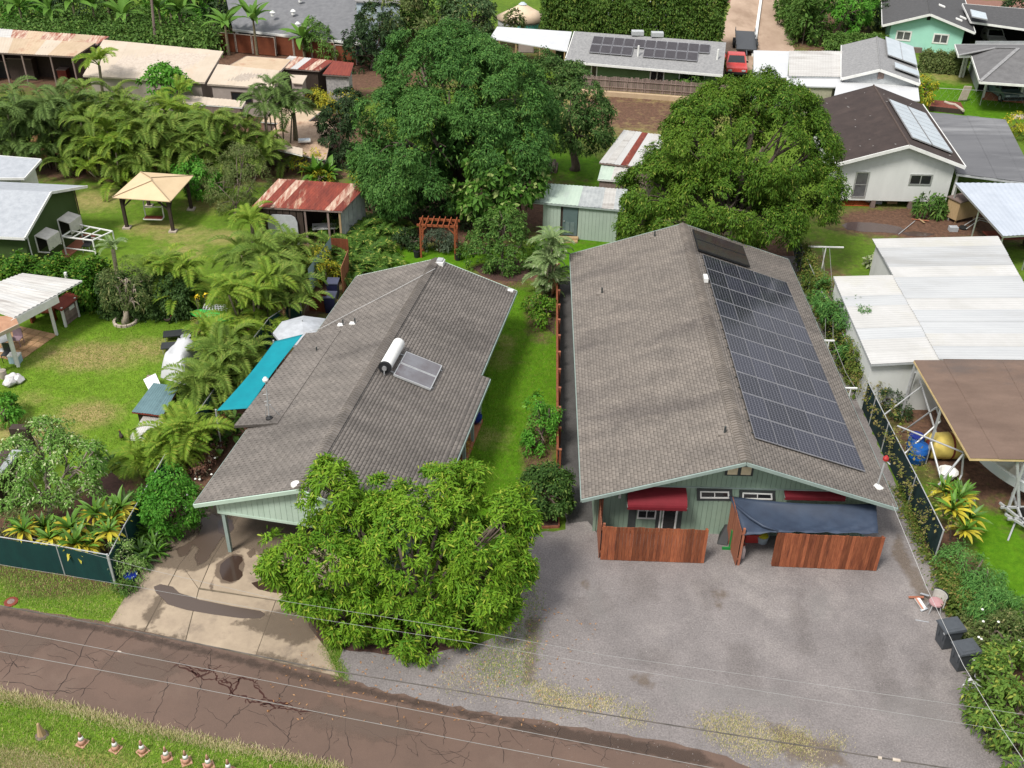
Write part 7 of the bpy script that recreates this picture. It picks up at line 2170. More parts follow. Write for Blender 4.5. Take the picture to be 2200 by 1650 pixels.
# ---- white patio cover, left
def patio():
 A,B,C,D=(-35.14,10.18,2.5),(-34.83,13.15,2.5),(-32.72,16.98,2.65),(-36.07,17.29,2.85)
 t=thing('patio_cover','white corrugated patio cover on white posts at the left edge','patio cover',(B[0],B[1],0))
 A=(-38.22,14.46,2.85)
 m=MB(); m.slab([A,B,C,D],.05); rf=m.build('roof',white_paint,t)
 corrugated(rf,lift(B,.03),lift(C,.03),lift(D,.03),lift(A,.03),[white_metal3,white_metal3,white_metal2],8,.22,name='roof_sheet')
 d=(Vector(C)-Vector(B)); d.z=0; d.normalize(); s=Vector((d.y,-d.x,0))
 m=MB(); m.beam(lift(Vector(B)-d*.2,-.25),lift(Vector(B).lerp(Vector(C),.62),-.25),.05,.42); m.build_each('fascia',white_paint,t)
 for p in ((-34.2,15.67,0),(-34.91,12.43,0),((-34.32,18.5,0)),(-35.63,11.86,0)):
  m=MB(); m.cbox((p[0],p[1],0),.13,.13,2.35); m.build('post',white_paint,t)
 t2=thing('lean_to','tan and terracotta roof corner at the near end of the white patio cover','roof',(-37.68,16.5,0))
 q=[(-35.8,10.52,2.35),(-34.48,12.81,2.35),(-34.88,13.39,2.5),(-36.95,13.09,2.5)]
 m=MB(); m.slab(q,.12); m.build('roof',pm('terra_roof',(.42,.24,.15),(.34,.18,.11),.85,scale=3),t2)
 m=MB(); m.beam(lift(q[0],-.08),lift(q[1],-.08),.06,.2); m.build('fascia',cream_metal,t2)
 for p in ((-34.85,12.52,0),(-35.44,11.87,0)):
  m=MB(); m.cbox((p[0]-.25,p[1]+.1,0),.1,.1,2.25); m.build('post',white_paint,t2)
 # paving tiles laid as a small terrace
 tr=bpy.data.objects.new('patio_paving',None); link(tr); XF[tr.name]=Matrix.Identity(4); tr['kind']='structure'
 P0,P1,P3=Vector((-35.1,12.87,0)),Vector((-34.06,16.07,0)),Vector((-36.76,17.06,0))
 ux=(P1-P0); L=ux.length; ux.normalize(); uy=Vector((-ux.y,ux.x,0))
 n,k=int(L/.5),6
 for i in range(n):
  for j in range(k):
   a=P0+ux*(i*.5)+uy*(j*.5)
   b=a+ux*.47; c=b+uy*.47; e=a+uy*.47
   z=.03+random.uniform(0,.008)
   m=MB(); m.hexa([(v.x,v.y,-.02) for v in (a,b,c,e)]+[(v.x,v.y,z) for v in (a,b,c,e)]); m.build('paving_tile',tile_tan,tr)
 # bar counter of grey boards
 P=(-33.95,17.2,0)
 t3=thing('bar_counter','small weathered board bar with rust brown top at the end of the patio cover','bar',P)
 a,b=Vector((-34.05,16.58,0)),Vector((-33.76,17.73,0)); d3=(b-a).normalized(); s3=Vector((-d3.y,d3.x,0))
 for i in range(8):
  z=.05+i*.13
  m=MB(); m.beam(lift(a,z+.06),lift(b,z+.06),.04,.12); m.build('board',grey_wood,t3)
 for p in (a,b):
  m=MB(); m.cbox((p.x,p.y,0),.12,.12,1.2); m.build('post',white_paint,t3)
 m=MB(); m.hexa([tuple(v) for v in (a-s3*.15-d3*.2+Vector((0,0,1.1)),b-s3*.15+d3*.3+Vector((0,0,1.1)),b+s3*.6+d3*.3+Vector((0,0,1.3)),a+s3*.6-d3*.2+Vector((0,0,1.3)),a-s3*.15-d3*.2+Vector((0,0,1.15)),b-s3*.15+d3*.3+Vector((0,0,1.15)),b+s3*.6+d3*.3+Vector((0,0,1.35)),a+s3*.6-d3*.2+Vector((0,0,1.35)))]); m.build('counter_top',rust_dark,t3)
 m=MB(); m.beam(lift(a.lerp(b,.45)-s3*.05,.85),lift(a.lerp(b,.8)-s3*.05,.85),.03,.2); m.build('sign_plate',white_paint,t3)
 t4=thing('long_table','orange-brown long table under the white patio cover','table',(-35.48,17.12,0))
 a,b=Vector((-36.07,17.09,0)),Vector((-34.9,17.15,0))
 m=MB(); m.beam(lift(a,.74),lift(b,.74),.7,.07); m.build('table_top',orange_wood,t4)
 for p in (a,b):
  m=MB(); m.cbox((p.x,p.y,0),.1,.5,.7); m.build('leg',orange_wood,t4)
 for i,(p,mt,lab,kind_) in enumerate((((-35.8,14.52,0),pm('mauve',(.28,.2,.24),None,.6),'mauve garden chair on the terrace tiles','c'),((-36.38,14.02,0),steel,'round grey glass table on the terrace','t'),((-35.63,12.98,0),car_dark,'black garden chair at the left edge of the terrace','c'))):
  if kind_ == 'c':
   t5=thing('garden_chair',lab,'chair',p)
   m=MB(); m.box(p[0]-.25,p[1]-.25,.42,p[0]+.25,p[1]+.25,.46); m.build('seat',mt,t5)
   m=MB(); m.box(p[0]-.25,p[1]+.2,.46,p[0]+.25,p[1]+.25,.95); m.build('backrest',mt,t5)
   for dx,dy in ((-.22,-.22),(.22,-.22),(.22,.22),(-.22,.22)):
    m=MB(); m.tube([(p[0]+dx,p[1]+dy,.03),(p[0]+dx,p[1]+dy,.42)],.02,6); m.build('leg',mt,t5)
  else:
   t5=thing('garden_table',lab,'table',p)
   m=MB(); m.lathe(lift(p,.7),[(.55,0),(.55,.03)],18); m.build('table_top',mt,t5)
   m=MB(); m.lathe(lift(p,.03),[(.25,0),(.05,.1),(.05,.67)],10); m.build('pedestal',mt,t5)
 P=(-35.22,12.87,0)
 t6=thing('cooler','pale blue cooler box by the patio post','cooler',P)
 m=MB(); m.cbox(P,.55,.4,.42); m.build('cooler_body',pm('pale_blue',(.38,.52,.6),None,.5),t6)
 m=MB(); m.cbox(lift(P,.422),.58,.43,.07); m.build('lid',white_paint,t6)
 for p,r_,h,mt,lab in (((-35.21,11.36,0),.2,.45,stone_pale,'beige pail beside the white rocks'),):
  t7=thing('pail',lab,'pail',p)
  m=MB(); m.lathe(p,[(r_*.85,0),(r_,h),(r_*.9,h)],14); m.build('pail_body',mt,t7)
  m=MB(); m.tube([(p[0]-r_,p[1],h),(p[0],p[1]-.12,h+.12),(p[0]+r_,p[1],h)],.01,5); m.build('handle',steel,t7)
 for i,(p,s_) in enumerate((((-34.59,10.7,0),.36),((-34.24,10.97,0),.3),((-34.64,11.25,0),.28),((-34.82,11.12,0),.24),((-34.47,11.3,0),.22))):
  t8=thing('white_rock',('largest white rock, nearest in the heap by the patio','white rock at the right of the heap by the patio','white rock in the middle of the heap by the patio','small white rock at the left of the heap by the patio','small white rock at the back of the heap by the patio')[i],'rock',p,0,'white rocks by the patio')
  d0=sph(26); vs=[(p[0]+v[0]*s_,p[1]+v[1]*s_,max(0,s_*.6+v[2]*s_*.75)) for v in d0]
  import bmesh
  bm=bmesh.new()
  for v in vs: bm.verts.new(v)
  bmesh.ops.convex_hull(bm,input=bm.verts)
  me=bpy.data.meshes.new('rock_body'); bm.to_mesh(me); bm.free()
  inv=XF[t8.name].inverted(); me.transform(inv); me.materials.append(pm('rock_white',(.62,.6,.6),(.45,.43,.44),.8,scale=4))
  link(bpy.data.objects.new('rock_body',me),t8)
patio()

# ---- green garden shed and the white-rust roof behind it
GS=lean('garden_shed','pale green garden shed with ribbed green tin roof and blue-grey door','shed',(-8.61,29.65,2.35),(-2.63,28.62,2.35),(-2.4,30.8,2.85),(-8.06,31.55,2.85),[green_tin,green_tin,green_tin,green_tin,grey_tin,grey_tin,white_metal3,grey_tin],None,.35,.1,corr=8,pitch=.22,trim=pm('shed_fascia',(.36,.42,.40),None,.6))
q=inset_quad([(-8.61,29.65,2.35),(-2.63,28.62,2.35),(-2.4,30.8,2.85),(-8.06,31.55,2.85)],.5)
A0,B0=Vector((q[0][0]+.3,q[0][1],0)),Vector((q[1][0],q[1][1],0))
dx_=(B0-A0); LW=dx_.length; dx_.normalize(); ox_=Vector((dx_.y,-dx_.x,0))
shed_paint=pm('shed_paint',(.38,.45,.39),(.34,.41,.355),.7,scale=1.2,rand=.03)
m=MB(); back=Vector(q[3])-Vector(q[0]); back.z=0
m.add([tuple(p) for p in (A0+Vector((0,.04,0)),B0+Vector((0,.04,0)),B0+back,A0+back)]+[(A0.x,A0.y+.04,2.25),(B0.x,B0.y+.04,2.25),((B0+back).x,(B0+back).y,2.7),((A0+back).x,(A0+back).y,2.7)],[[0,1,5,4],[1,2,6,5],[2,3,7,6],[3,0,4,7]])
m.build('wall',dark_wood,GS)
nb=int(LW/.22)
du0,du1=LW*.27,LW*.27+.95
for i in range(nb):
 u0,u1=i*LW/nb+.005,(i+1)*LW/nb-.005
 if u1 > du0 and u0 < du1: continue
 p0,p1=A0+dx_*u0,A0+dx_*u1
 m=MB(); m.hexa([tuple(v) for v in (p0+ox_*.03,p1+ox_*.03,p1,p0)]+[lift(v,2.24) for v in (p0+ox_*.03,p1+ox_*.03,p1,p0)]); m.build('siding_board',shed_paint,GS)
p0,p1=A0+dx_*du0,A0+dx_*du1
m=MB(); m.hexa([lift(v,.22) for v in (p0+ox_*.035,p1+ox_*.035,p1,p0)]+[lift(v,2.2) for v in (p0+ox_*.035,p1+ox_*.035,p1,p0)])
dr=m.build('door',pm('door_blue',(.105,.15,.155),(.09,.13,.135),.6,scale=2),GS)
for u,z_,w_,h_ in ((.2,.45,.25,.7),(.52,.45,.25,.7)):
 a=p0+dx_*u+ox_*.036
 m=MB(); m.hexa([lift(v,z_) for v in (a+ox_*.02,a+dx_*w_+ox_*.02,a+dx_*w_,a)]+[lift(v,z_+h_) for v in (a+ox_*.02,a+dx_*w_+ox_*.02,a+dx_*w_,a)]); m.build('door_panel',pm('door_blue_lite',(.15,.2,.2),None,.6),dr)
a=p0+dx_*.1+ox_*.07; m=MB(); m.lathe((a.x,a.y,1.15),[(.03,0),(.045,.03),(.03,.07)],8); m.build('handle',steel,dr)
m=MB(); a=(p0+p1)/2+ox_*.45; m.cbox((a.x,a.y,0),1.2,.6,.1); m.cbox((a.x,a.y+.15,.1),1.3,.35,.1); m.build('step',bare_wood,GS)
lean('shed','shed with white roof streaked by red rust behind the right mango tree','shed',(-3.99,36.03,2.6),(-.59,35.21,2.6),(1.07,40.57,3),(-1.96,41.54,3),[white_metal2,white_metal3,white_metal2,rust_red,white_metal2,white_metal3,white_metal2],grey_wood,.3,.08,corr=7,pitch=.3,trim=grey_wood)
lean('shed','small lean-to with pale green tin roof below the rust streaked white roof','shed',(-4.13,34.25,2.1),(-2.38,34.02,2.1),(-1.98,35.63,2.4),(-3.81,36.12,2.4),[green_tin,white_metal3],grey_wood,.15,.08,corr=2,pitch=.3)
P=(-7.39,41.08,0)
t=thing('log_pile','grey-brown stack of cut logs on the grass beside the big tree','log pile',P)
for i in range(9):
 m=MB(); r_=.14
 x=P[0]-.8+(i % 5)*.33+(i // 5)*.16; z_=.14+(i // 5)*.25
 m.tube([(x,P[1]-.7,z_),(x+.1,P[1]+.9,z_)],r_,8); m.build('log',bark,t)

# ---- timber arbor with pots
def arbor():
 a,b=Vector((-15.39,26.1,0)),Vector((-13.25,25.96,0))
 t=thing('arbor','orange-brown timber garden arbor with open slat roof','arbor',a)
 d=(b-a); L=d.length; d.normalize(); s=Vector((-d.y,d.x,0))*.9
 for p in (a,b,a+s,b+s):
  m=MB(); m.cbox((p.x,p.y,0),.11,.11,2.15); m.build('post',orange_wood,t)
 for o in (Vector((0,0,0)),s):
  m=MB(); m.beam(lift(a+o-d*.2,2.2),lift(b+o+d*.2,2.2),.07,.14)
  for p,k in ((a,1),(b,-1)):
   m.beam(lift(p+o,1.7),lift(p+o+d*.4*k,2.1),.07)
  m.build('beam',orange_wood,t)
 for i in range(7):
  p=a+d*(L*(i+.0)/6)
  m=MB(); m.beam(lift(p-s*.22,2.31),lift(p+s*1.22,2.31),.05,.09); m.build('slat',orange_wood,t)
 m=MB()
 for p in (a,b):
  for i in range(5):
   m.beam(lift(p,.3+i*.35),lift(p+s,.3+i*.35),.03)
 m.build('lattice',orange_wood,t)
 for p,lab in (((-15.66,26.15,0),'black plant pot on the left of the timber arbor'),((-13.07,25.9,0),'black plant pot on the right of the timber arbor')):
  t2=thing('plant_pot',lab,'pot',p)
  m=MB(); m.lathe(p,[(.18,0),(.22,.4),(.24,.42),(.2,.42)],14); m.build('pot_body',black_plastic,t2)
  q=np.tile(np.array([[p[0],p[1],.42]]),(22,1))+rng.normal(size=(22,3))*.03
  D=sph(22); D[:,2]=np.abs(D[:,2])+1
  V_,F_=leaf_mesh(q,D,.4,.06,.2); mesh_obj('foliage',V_,F_,mid_leaf,t2)
arbor()

# ---- bin store beside the long house
def binstore():
 t=thing('screen_enclosure','red-brown panel enclosure holding two navy bins by the far corner of the long roof','enclosure',(-20.17,20.04,0))
 for a,b,h,mt in (((-20.76,25.04,0),(-19.67,24.91,0),1.7,brown_panel),((-19.44,23.44,0),(-19.48,21.08,0),1.7,redwood_pale),((-21.05,19.01,0),(-19.96,18.85,0),1.3,brown_panel)):
  A,B=Vector(a),Vector(b); d=(B-A); L=d.length; n=max(2,int(L/.16))
  for i in range(n):
   p,q=A+d*(i/n+.008),A+d*((i+1)/n-.008)
   m=MB(); m.beam(lift((p+q)/2,.02),lift((p+q)/2,h),L/n*.94,.03,up=tuple(Vector((d.y,-d.x,0)).normalized())); m.build('plank',mt,t)
 m=MB(); a,b=(-21.26,20.54,0),(-20.68,24.73,0)
 m.add([lift(a,.3),lift(b,.3),lift(b,1.9),lift(a,1.9)],[[0,1,2,3]]); m.build('sheeting',pm('blue_sheet',(.2,.36,.4),(.32,.42,.42),.4,scale=2),t)
 for p,lab in (((-19.94,20.72,0),'navy wheeled bin at the back of the panel enclosure'),((-19.81,19.07,0),'navy wheeled bin with pale lid at the front of the panel enclosure')):
  t2=thing('storage_bin',lab,'bin',p)
  nv=pm('bin_navy',(.018,.02,.06),None,.45)
  m=MB(); m.hexa([(p[0]-.26,p[1]-.3,.02),(p[0]+.26,p[1]-.3,.02),(p[0]+.26,p[1]+.3,.02),(p[0]-.26,p[1]+.3,.02),(p[0]-.32,p[1]-.38,1.0),(p[0]+.32,p[1]-.38,1.0),(p[0]+.32,p[1]+.38,1.0),(p[0]-.32,p[1]+.38,1.0)]); m.build('bin_body',nv,t2)
  m=MB(); m.cbox((p[0],p[1],1.003),.7,.8,.07); m.build('lid',pm('bin_lid',(.06,.065,.11),None,.4),t2)
binstore()

# ---- things on the neighbour's lawn
def lounger(label,P,rz):
 t=thing('sun_lounger',label,'sun lounger',P,rz,'loungers by the palms')
 m=MB(); m.box(-.95,-.33,.3,.45,.33,.36); m.build('seat',car_dark,t,world=False)
 m=MB(); m.hexa([(.45,-.33,.3),(1.0,-.33,.8),(1.0,.33,.8),(.45,.33,.3),(.43,-.33,.36),(.97,-.33,.85),(.97,.33,.85),(.43,.33,.36)]); m.build('backrest',car_dark,t,world=False)
 for x in (-.85,.4):
  for y_ in (-.3,.3):
   m=MB(); m.tube([(x,y_,0),(x,y_,.3)],.02,6); m.build('leg',steel,t,world=False)
lounger('dark sun lounger nearest the fan palm tree',(-27.35,15.71,0),R(15))
lounger('dark sun lounger half hidden by the white tarp',(-27.08,14.47,0),R(12))
P=(-26.93,15.14,0)
t=thing('side_table','small round metal table between the dark loungers','table',P)
m=MB(); m.lathe(lift(P,.45),[(.28,0),(.28,.03)],14); m.build('table_top',steel,t)
m=MB(); m.lathe(P,[(.2,0),(.03,.05),(.03,.45)],8); m.build('pedestal',steel,t)
t=thing('canoe','bright green upturned canoe lying beside the palms','canoe',(-26.51,18.52,0))
a,b=Vector((-27.39,17.76,0.55)),Vector((-24.89,17.11,0.55)); d=(b-a); n=14; vs=[]
s=Vector((-d.y,d.x,0)).normalized()
for i in range(n+1):
 u=i/n; w=.42*math.sin(math.pi*(.04+.92*u)) ** .6
 c=a+d*u
 for q in range(7):
  an=math.pi*q/6
  vs.append(tuple(c+s*w*math.cos(an)+Vector((0,0,.36*math.sin(an)*(w/.42)-.15))))
m=MB(); m.add(vs,[[i*7+q,i*7+q+1,(i+1)*7+q+1,(i+1)*7+q] for i in range(n) for q in range(6)]+[[q for q in range(7)],[n*7+q for q in range(7)][::-1]]); m.build('hull',green_tarp,t,smooth=True)
m=MB()
for u in (.25,.75):
 c=a+d*u; m.beam((c.x,c.y-.4,0),(c.x,c.y-.4,.4),.06); m.beam((c.x,c.y+.4,0),(c.x,c.y+.4,.4),.06); m.beam((c.x,c.y-.45,.38),(c.x,c.y+.45,.38),.06)
m.build('trestle',grey_wood,t)
t=thing('wire_rack','grey wire rack lying behind the green canoe','rack',(-26.68,19.16,0))
a,b,c,e=(-26.64,17.6,0.75),(-25.21,17.47,0.75),(-25.42,17.78,0.95),(-26.57,17.83,0.95)
m=MB()
for i in range(9):
 m.beam(quad_pt(a,b,c,e,i/8,0),quad_pt(a,b,c,e,i/8,1),.025)
for i in range(4):
 m.beam(quad_pt(a,b,c,e,0,i/3),quad_pt(a,b,c,e,1,i/3),.03)
for p in (a,b,c,e):
 m.beam((p[0],p[1],0),p,.03)
m.build('rack_bars',galv,t)
def cover_heap():
 P=(-26.51,12.29,0)
 t=thing('covered_pile','white tarp draped over a pile beside the palms','tarp',P)
 n,k=14,10; vs=[]
 A,B,C,D=(-28.08,11.69,0),(-27.05,11.31,0),(-25.6,13.79,0),(-27.41,14.21,0)
 A,B,C,D=(-27.3,11.73,0),(-25.78,11.03,0),(-25.33,13.71,0),(-27.16,14.46,0)
 for j in range(k+1):
  for i in range(n+1):
   u,v=i/n,j/k; p=quad_pt(A,B,C,D,u,v)
   e=min(1,5*min(u,1-u,v,1-v))
   vs.append((p[0],p[1],.02+1.25*e ** .7*(1+.1*math.sin(u*9+v*4))+.03*math.sin(u*31+v*17)*e))
 m=MB(); m.add(vs,[[j*(n+1)+i,j*(n+1)+i+1,(j+1)*(n+1)+i+1,(j+1)*(n+1)+i] for j in range(k) for i in range(n)]); m.build('tarp_sheet',white_canvas,t,smooth=True)
 t=thing('white_board','flat white board lying next to the covered pile','board',(-27.56,11.03,0))
 m=MB(); m.slab([(-27.8,10.81,0.5),(-27.1,9.67,0.5),(-26.72,10.24,0.55),(-27.34,11.31,0.55)],.05); m.build('board_sheet',white_paint,t)
 m=MB(); p=(-27.51,11.12,0); m.cbox(p,.5,.4,.44); m.build('board_stand',grey_wood,t)
cover_heap()
lean('coop','small coop with blue-grey corrugated roof among the near palms','coop',(-26.86,6.76,1.35),(-25.34,6.53,1.35),(-25.18,8.64,1.55),(-26.49,8.9,1.55),pm('bluegrey_tin',(.12,.2,.22),(.09,.155,.17),.5,scale=2),dark_wood,.25,.06,corr=3,pitch=.14,trim=rust_dark)
lean('coop','lower coop with grey-white corrugated roof in front of the blue-grey one','coop',(-26.59,5.24,0.9),(-25.12,5.3,0.9),(-25.41,6.76,1.1),(-26.37,6.76,1.1),white_metal3,dark_wood,.2,.05,corr=3,pitch=.14)
lean('low_roof','dark corrugated roof corner at the left edge behind the plumeria','roof',(-31.26,0.45,1.8),(-30.55,1.03,1.8),(-30.22,2.96,1.9),(-32.35,2.86,1.9),[grey_tin,pm('brown_tin',(.08,.05,.05),None,.6)],dark_wood,.2,.06,corr=5,pitch=.16,trim=white_paint)
t=thing('black_tarp','black tarp scrap behind the dark roof corner','tarp',(-31.56,5.62,0))
m=MB(); m.slab([(-30.72,3.33,1.5),(-30.04,3.49,1.4),(-30.14,3.89,1.5),(-30.65,3.67,1.7)],.02); m.build('tarp_sheet',black_plastic,t)
m=MB(); p=(-31.59,5.48,0); m.cbox(p,.8,.4,1.3); m.build('pile',dark_wood,t)

# ================================================================== FENCES, STREET THINGS, WIRES
cf=chain_fence('centre_fence','low red-brown fence with pale post caps between the lawn strip and the gravel',[(-7.1,13.21,0),(-7.05,18.02,0),(-7,23.25,0)],1.0,None,redwood,3.0)
for ch in list(cf.children):
 bpy.data.objects.remove(ch)
a,b=Vector((-7.13,5.19,0)),Vector((-6.97,23.61,0)); d_=b-a; L_=d_.length; d_.normalize()
for zz,nm,w_,h_ in ((1.02,'top_rail',.1,.05),(.55,'rail',.05,.1),(.2,'rail',.05,.1)):
 m=MB(); m.beam(lift(a,zz),lift(b,zz),w_,h_); m.build(nm,redwood,cf)
n_=int(L_/.3)
for i in range(n_):
 p=a+d_*(i*L_/n_+.15); m=MB(); m.beam(lift(p,.08),lift(p,1.0),.29,.025,up=(1,0,0)); m.build('plank',redwood,cf)
for i in range(12):
 p=a+d_*(i*L_/11)+Vector((.12,0,0)); m=MB(); m.cbox(p,.1,.1,1.02); o=m.build('post',redwood,cf)
 m=MB(); m.cbox(lift(p,1.02),.13,.13,.05); m.build('post_cap',redwood_pale,o)
t=thing('bed_edging','thin timber edging round the planted bed at the end of the red-brown fence','edging',(-7.09,2.11,0))
for p,q in (((-8.86,0.93,0),(-7.08,1.09,0)),((-7.08,1.09,0),(-7.1,2.58,0))):
 m=MB(); m.beam(lift(p,.06),lift(q,.06),.05,.12); m.build('edging_board',redwood_pale,t)
chain_fence('screen_fence','long dark green mesh fence with vines along the right of the gravel',[(8.23,-.3,0),(8.19,3.22,0),(8.09,7.08,0),(8.03,11.25,0),(7.86,17.24,0),(7.92,25,0),(8.24,28.91,0)],1.65,mesh_dark,galv,2.6)
chain_fence('screen_fence','green mesh fence along the verge in front of the yellow crotons',[(-30.73,-1.75,0),(-29.47,-2.04,0),(-26.66,-2.51,0),(-24.53,-2.94,0)],1.55,mesh_green,galv,3.2)
chain_fence('screen_fence','green mesh fence running back along the left side of the long grey roof',[(-24.48,-2.97,0),(-24.47,-1.22,0),(-24.25,3.94,0),(-23.81,6.32,0),(-23.35,9.81,0),(-22.41,15.51,0),(-21.22,17.83,0)],1.5,mesh_green,galv,3.0)

def traffic_cone(P,label,s=1.0,rz=0.0,lie=False):
 t=thing('traffic_cone',label,'traffic cone',P,rz,'cones along the verge')
 m=MB(); m.box(-.19,-.19,0.005,.19,.19,.05); m.build('base',cone_orange,t,world=False)
 m=MB(); m.lathe((0,0,.05),[(.15,0),(.105,.2)],14); m.build('cone_body',cone_orange,t,world=False,smooth=True)
 m=MB(); m.lathe((0,0,.251),[(.106,0),(.07,.17)],14); m.build('reflective_band',white_paint,t,world=False,smooth=True)
 m=MB(); m.lathe((0,0,.422),[(.07,0),(.035,.2),(.02,.23)],12); m.build('tip',cone_orange,t,world=False,smooth=True)
 t.scale=(s*.9,s*.9,s*.9)
cone_txt=['leftmost traffic cone of the row on the verge','second traffic cone from the left on the verge','third traffic cone from the left on the verge','fourth traffic cone from the left on the verge','fifth traffic cone from the left on the verge','sixth traffic cone from the left on the verge','second traffic cone from the right on the verge','rightmost traffic cone of the row, cut by the picture edge']
for i,p in enumerate(((-23.04,-10.32,0),(-21.86,-10.5,0),(-20.94,-10.57,0),(-20.08,-10.78,0),(-19.4,-10.9,0),(-18.63,-11.03,0),(-17.93,-11.18,0),(-16.49,-11.33,0))):
 traffic_cone(p,cone_txt[i],1.0,random.uniform(0,1.5))
P=(-24.51,-10.04,0)
t=thing('stake','weathered brown stub standing on the verge left of the cones','stake',P)
m=MB(); m.lathe(P,[(.16,0),(.13,.15),(.08,.4),(.05,.58),(.02,.62)],8); m.build('stub',bare_wood,t)
m=MB(); m.lathe(lift(P,.0),[(.24,.005),(.18,.06)],8); m.build('foot',grey_wood,t)
P=(-28.14,-4.06,0)
t=thing('manhole_cover','small rusty round cover in the grass by the lane','cover',P)
m=MB(); m.lathe(P,[(.26,.0),(.26,.04),(.22,.05)],18); m.build('cover_plate',rust_dark,t)
m=MB(); m.lathe(lift(P,.051),[(.14,0),(.12,.012)],14); m.build('cover_boss',grey_wood,t)

def wheelie(P,label,rz):
 t=thing('wheelie_bin',label,'bin',P,rz,'bins by the right hedge')
 s0,s1,h=.25,.31,.98
 m=MB()
 m.hexa([(-s0,-.28,.06),(s0,-.28,.06),(s0,.28,.06),(-s0,.28,.06),(-s1,-.36,h),(s1,-.36,h),(s1,.36,h),(-s1,.36,h)]); m.build('bin_body',bin_grey,t,world=False)
 m=MB(); m.box(-s1-.03,-.39,h-.06,s1+.03,.39,h+.001); m.build('rim',bin_grey,t,world=False)
 m=MB()
 m.hexa([(-.36,-.43,h+.005),(.36,-.43,h+.005),(.36,.42,h+.005),(-.36,.42,h+.005),(-.33,-.40,h+.06),(.33,-.40,h+.06),(.33,.4,h+.1),(-.33,.4,h+.1)])
 lid=m.build('lid',bin_grey,t,world=False)
 m=MB(); m.hexa([(-.24,-.3,h+.066),(.24,-.3,h+.066),(.24,.26,h+.088),(-.24,.26,h+.088),(-.22,-.28,h+.085),(.22,-.28,h+.085),(.22,.24,h+.11),(-.22,.24,h+.11)]); m.build('lid_panel',bin_grey,lid,world=False)
 m=MB(); m.tube([(-.26,.46,h-.02),(.26,.46,h-.02)],.02,6); m.beam((-.26,.36,h-.02),(-.26,.47,h-.02),.04); m.beam((.26,.36,h-.02),(.26,.47,h-.02),.04); m.build('handle',bin_grey,t,world=False)
 for x in (-.27,.27):
  m=MB(); m.tube([(x-.03,.3,.13),(x+.03,.3,.13)],.13,12); m.build('wheel',rubber,t,world=False)
 for x in (-.14,.14):
  m=MB(); m.cbox((x,-.33,.45),.1,.05,.35); m.build('rib',bin_grey,t,world=False)
 m=MB(); m.cbox((.2,-.372,.82),.09,.02,.06); m.build('sticker',grey_canvas,t,world=False)
wheelie((7.22,-4.83,0),'dark grey wheelie bin nearer the junk chairs',R(-78))
wheelie((7.42,-5.87,0),'dark grey wheelie bin half behind the leafy hedge',R(-78))
# junk by the fence
P=(7.33,-3.11,0)
t=thing('junk_chair','old tub chair with pink seat and pale frame dumped by the mesh fence','chair',P)
m=MB(); m.lathe(lift(P,.42),[(.1,0),(.27,.02),(.26,.08),(.1,.11)],14); m.build('seat',pm('pink_seat',(.42,.24,.25),None,.8),t)
m=MB()
for i in range(10):
 a0,a1=-.9+i*.26,-.9+(i+1)*.26
 q=[(P[0]+.33*math.cos(a),P[1]+.33*math.sin(a)) for a in (a0,a1)]
 m.add([(*q[0],.35),(*q[1],.35),(*q[1],.85),(*q[0],.85)],[[0,1,2,3]])
o=m.build('backrest',pm('junk_white',(.5,.5,.46),None,.7),t); md=o.modifiers.new('thick','SOLIDIFY'); md.thickness=.03
m=MB(); m.tube([(P[0]+.35*math.cos(-.9+i*.26),P[1]+.35*math.sin(-.9+i*.26),.86) for i in range(11)],.025,6); m.build('back_rim',black_plastic,t)
for a in (0.6,2.2,3.8,5.4):
 m=MB(); m.tube([(P[0]+.3*math.cos(a),P[1]+.3*math.sin(a),0.01),(P[0]+.2*math.cos(a),P[1]+.2*math.sin(a),.42)],.02,6); m.build('leg',galv,t)
P=(6.93,-2.95,0)
t=thing('broken_boards','salmon and white broken boards lying against the junk chair','boards',P)
for a,b,w_,mt in (((6.55,-2.48,0.06),(7.08,-2.59,0.2),.1,redwood_pale),((6.82,-2.61,0.15),(6.97,-3.15,0.08),.22,white_paint),((6.75,-2.66,0.2),(6.89,-3.14,0.12),.07,pm('salmon',(.5,.24,.17),None,.7)),((6.81,-3.18,0.05),(7.08,-3.07,0.1),.1,grey_canvas),((7.06,-2.31,0.12),(7.25,-2.61,0.3),.08,grey_canvas)):
 m=MB(); m.beam(a,b,w_,.03); m.build('board',mt,t)
for i,(a,b) in enumerate((((6.48,-3.64,0.02),(6.96,-3.74,0.02)),)):
 t=thing('thin_stick','thin pale stick lying on the gravel above the bins','stick',a)
 m=MB(); m.beam(a,b,.03,.02); m.build('stick_body',grey_canvas,t)
# clothesline T-posts behind the right house
for i,(p,w_) in enumerate((((9.17,24.76,0),2.1),((6.82,13.74,0),.55),((6.85,9.35,0),.6))):
 t=thing('clothesline_post',('white T-shaped clothesline post by the mango, farthest back','white clothesline post beside the feathery green tree','white clothesline post nearest the camera by the vine fence')[i],'clothesline post',p,0,'clothesline posts')
 m=MB(); m.tube([p,lift(p,2.0)],.035,8); m.build('pole',pvc_white,t)
 m=MB(); m.beam((p[0]-w_/2,p[1],2.02),(p[0]+w_/2,p[1],2.02),.07); m.build('crossbar',pvc_white,t)
t=thing('clothesline','slack clothesline wires strung between the white T posts','clothesline',(9.17,24.76,0))
a,b,c=(9.17,24.76,0),(6.82,13.74,0),(6.85,9.35,0)
m=MB()
for o in (-.2,.2):
 for p,q in ((a,b),(b,c)):
  m.tube([(p[0]+o,p[1],2.03),((p[0]+q[0])/2+o+.2,(p[1]+q[1])/2,1.5),(q[0]+o,q[1],2.03)],.014,5)
m.build('line_wire',wire_mat,t)

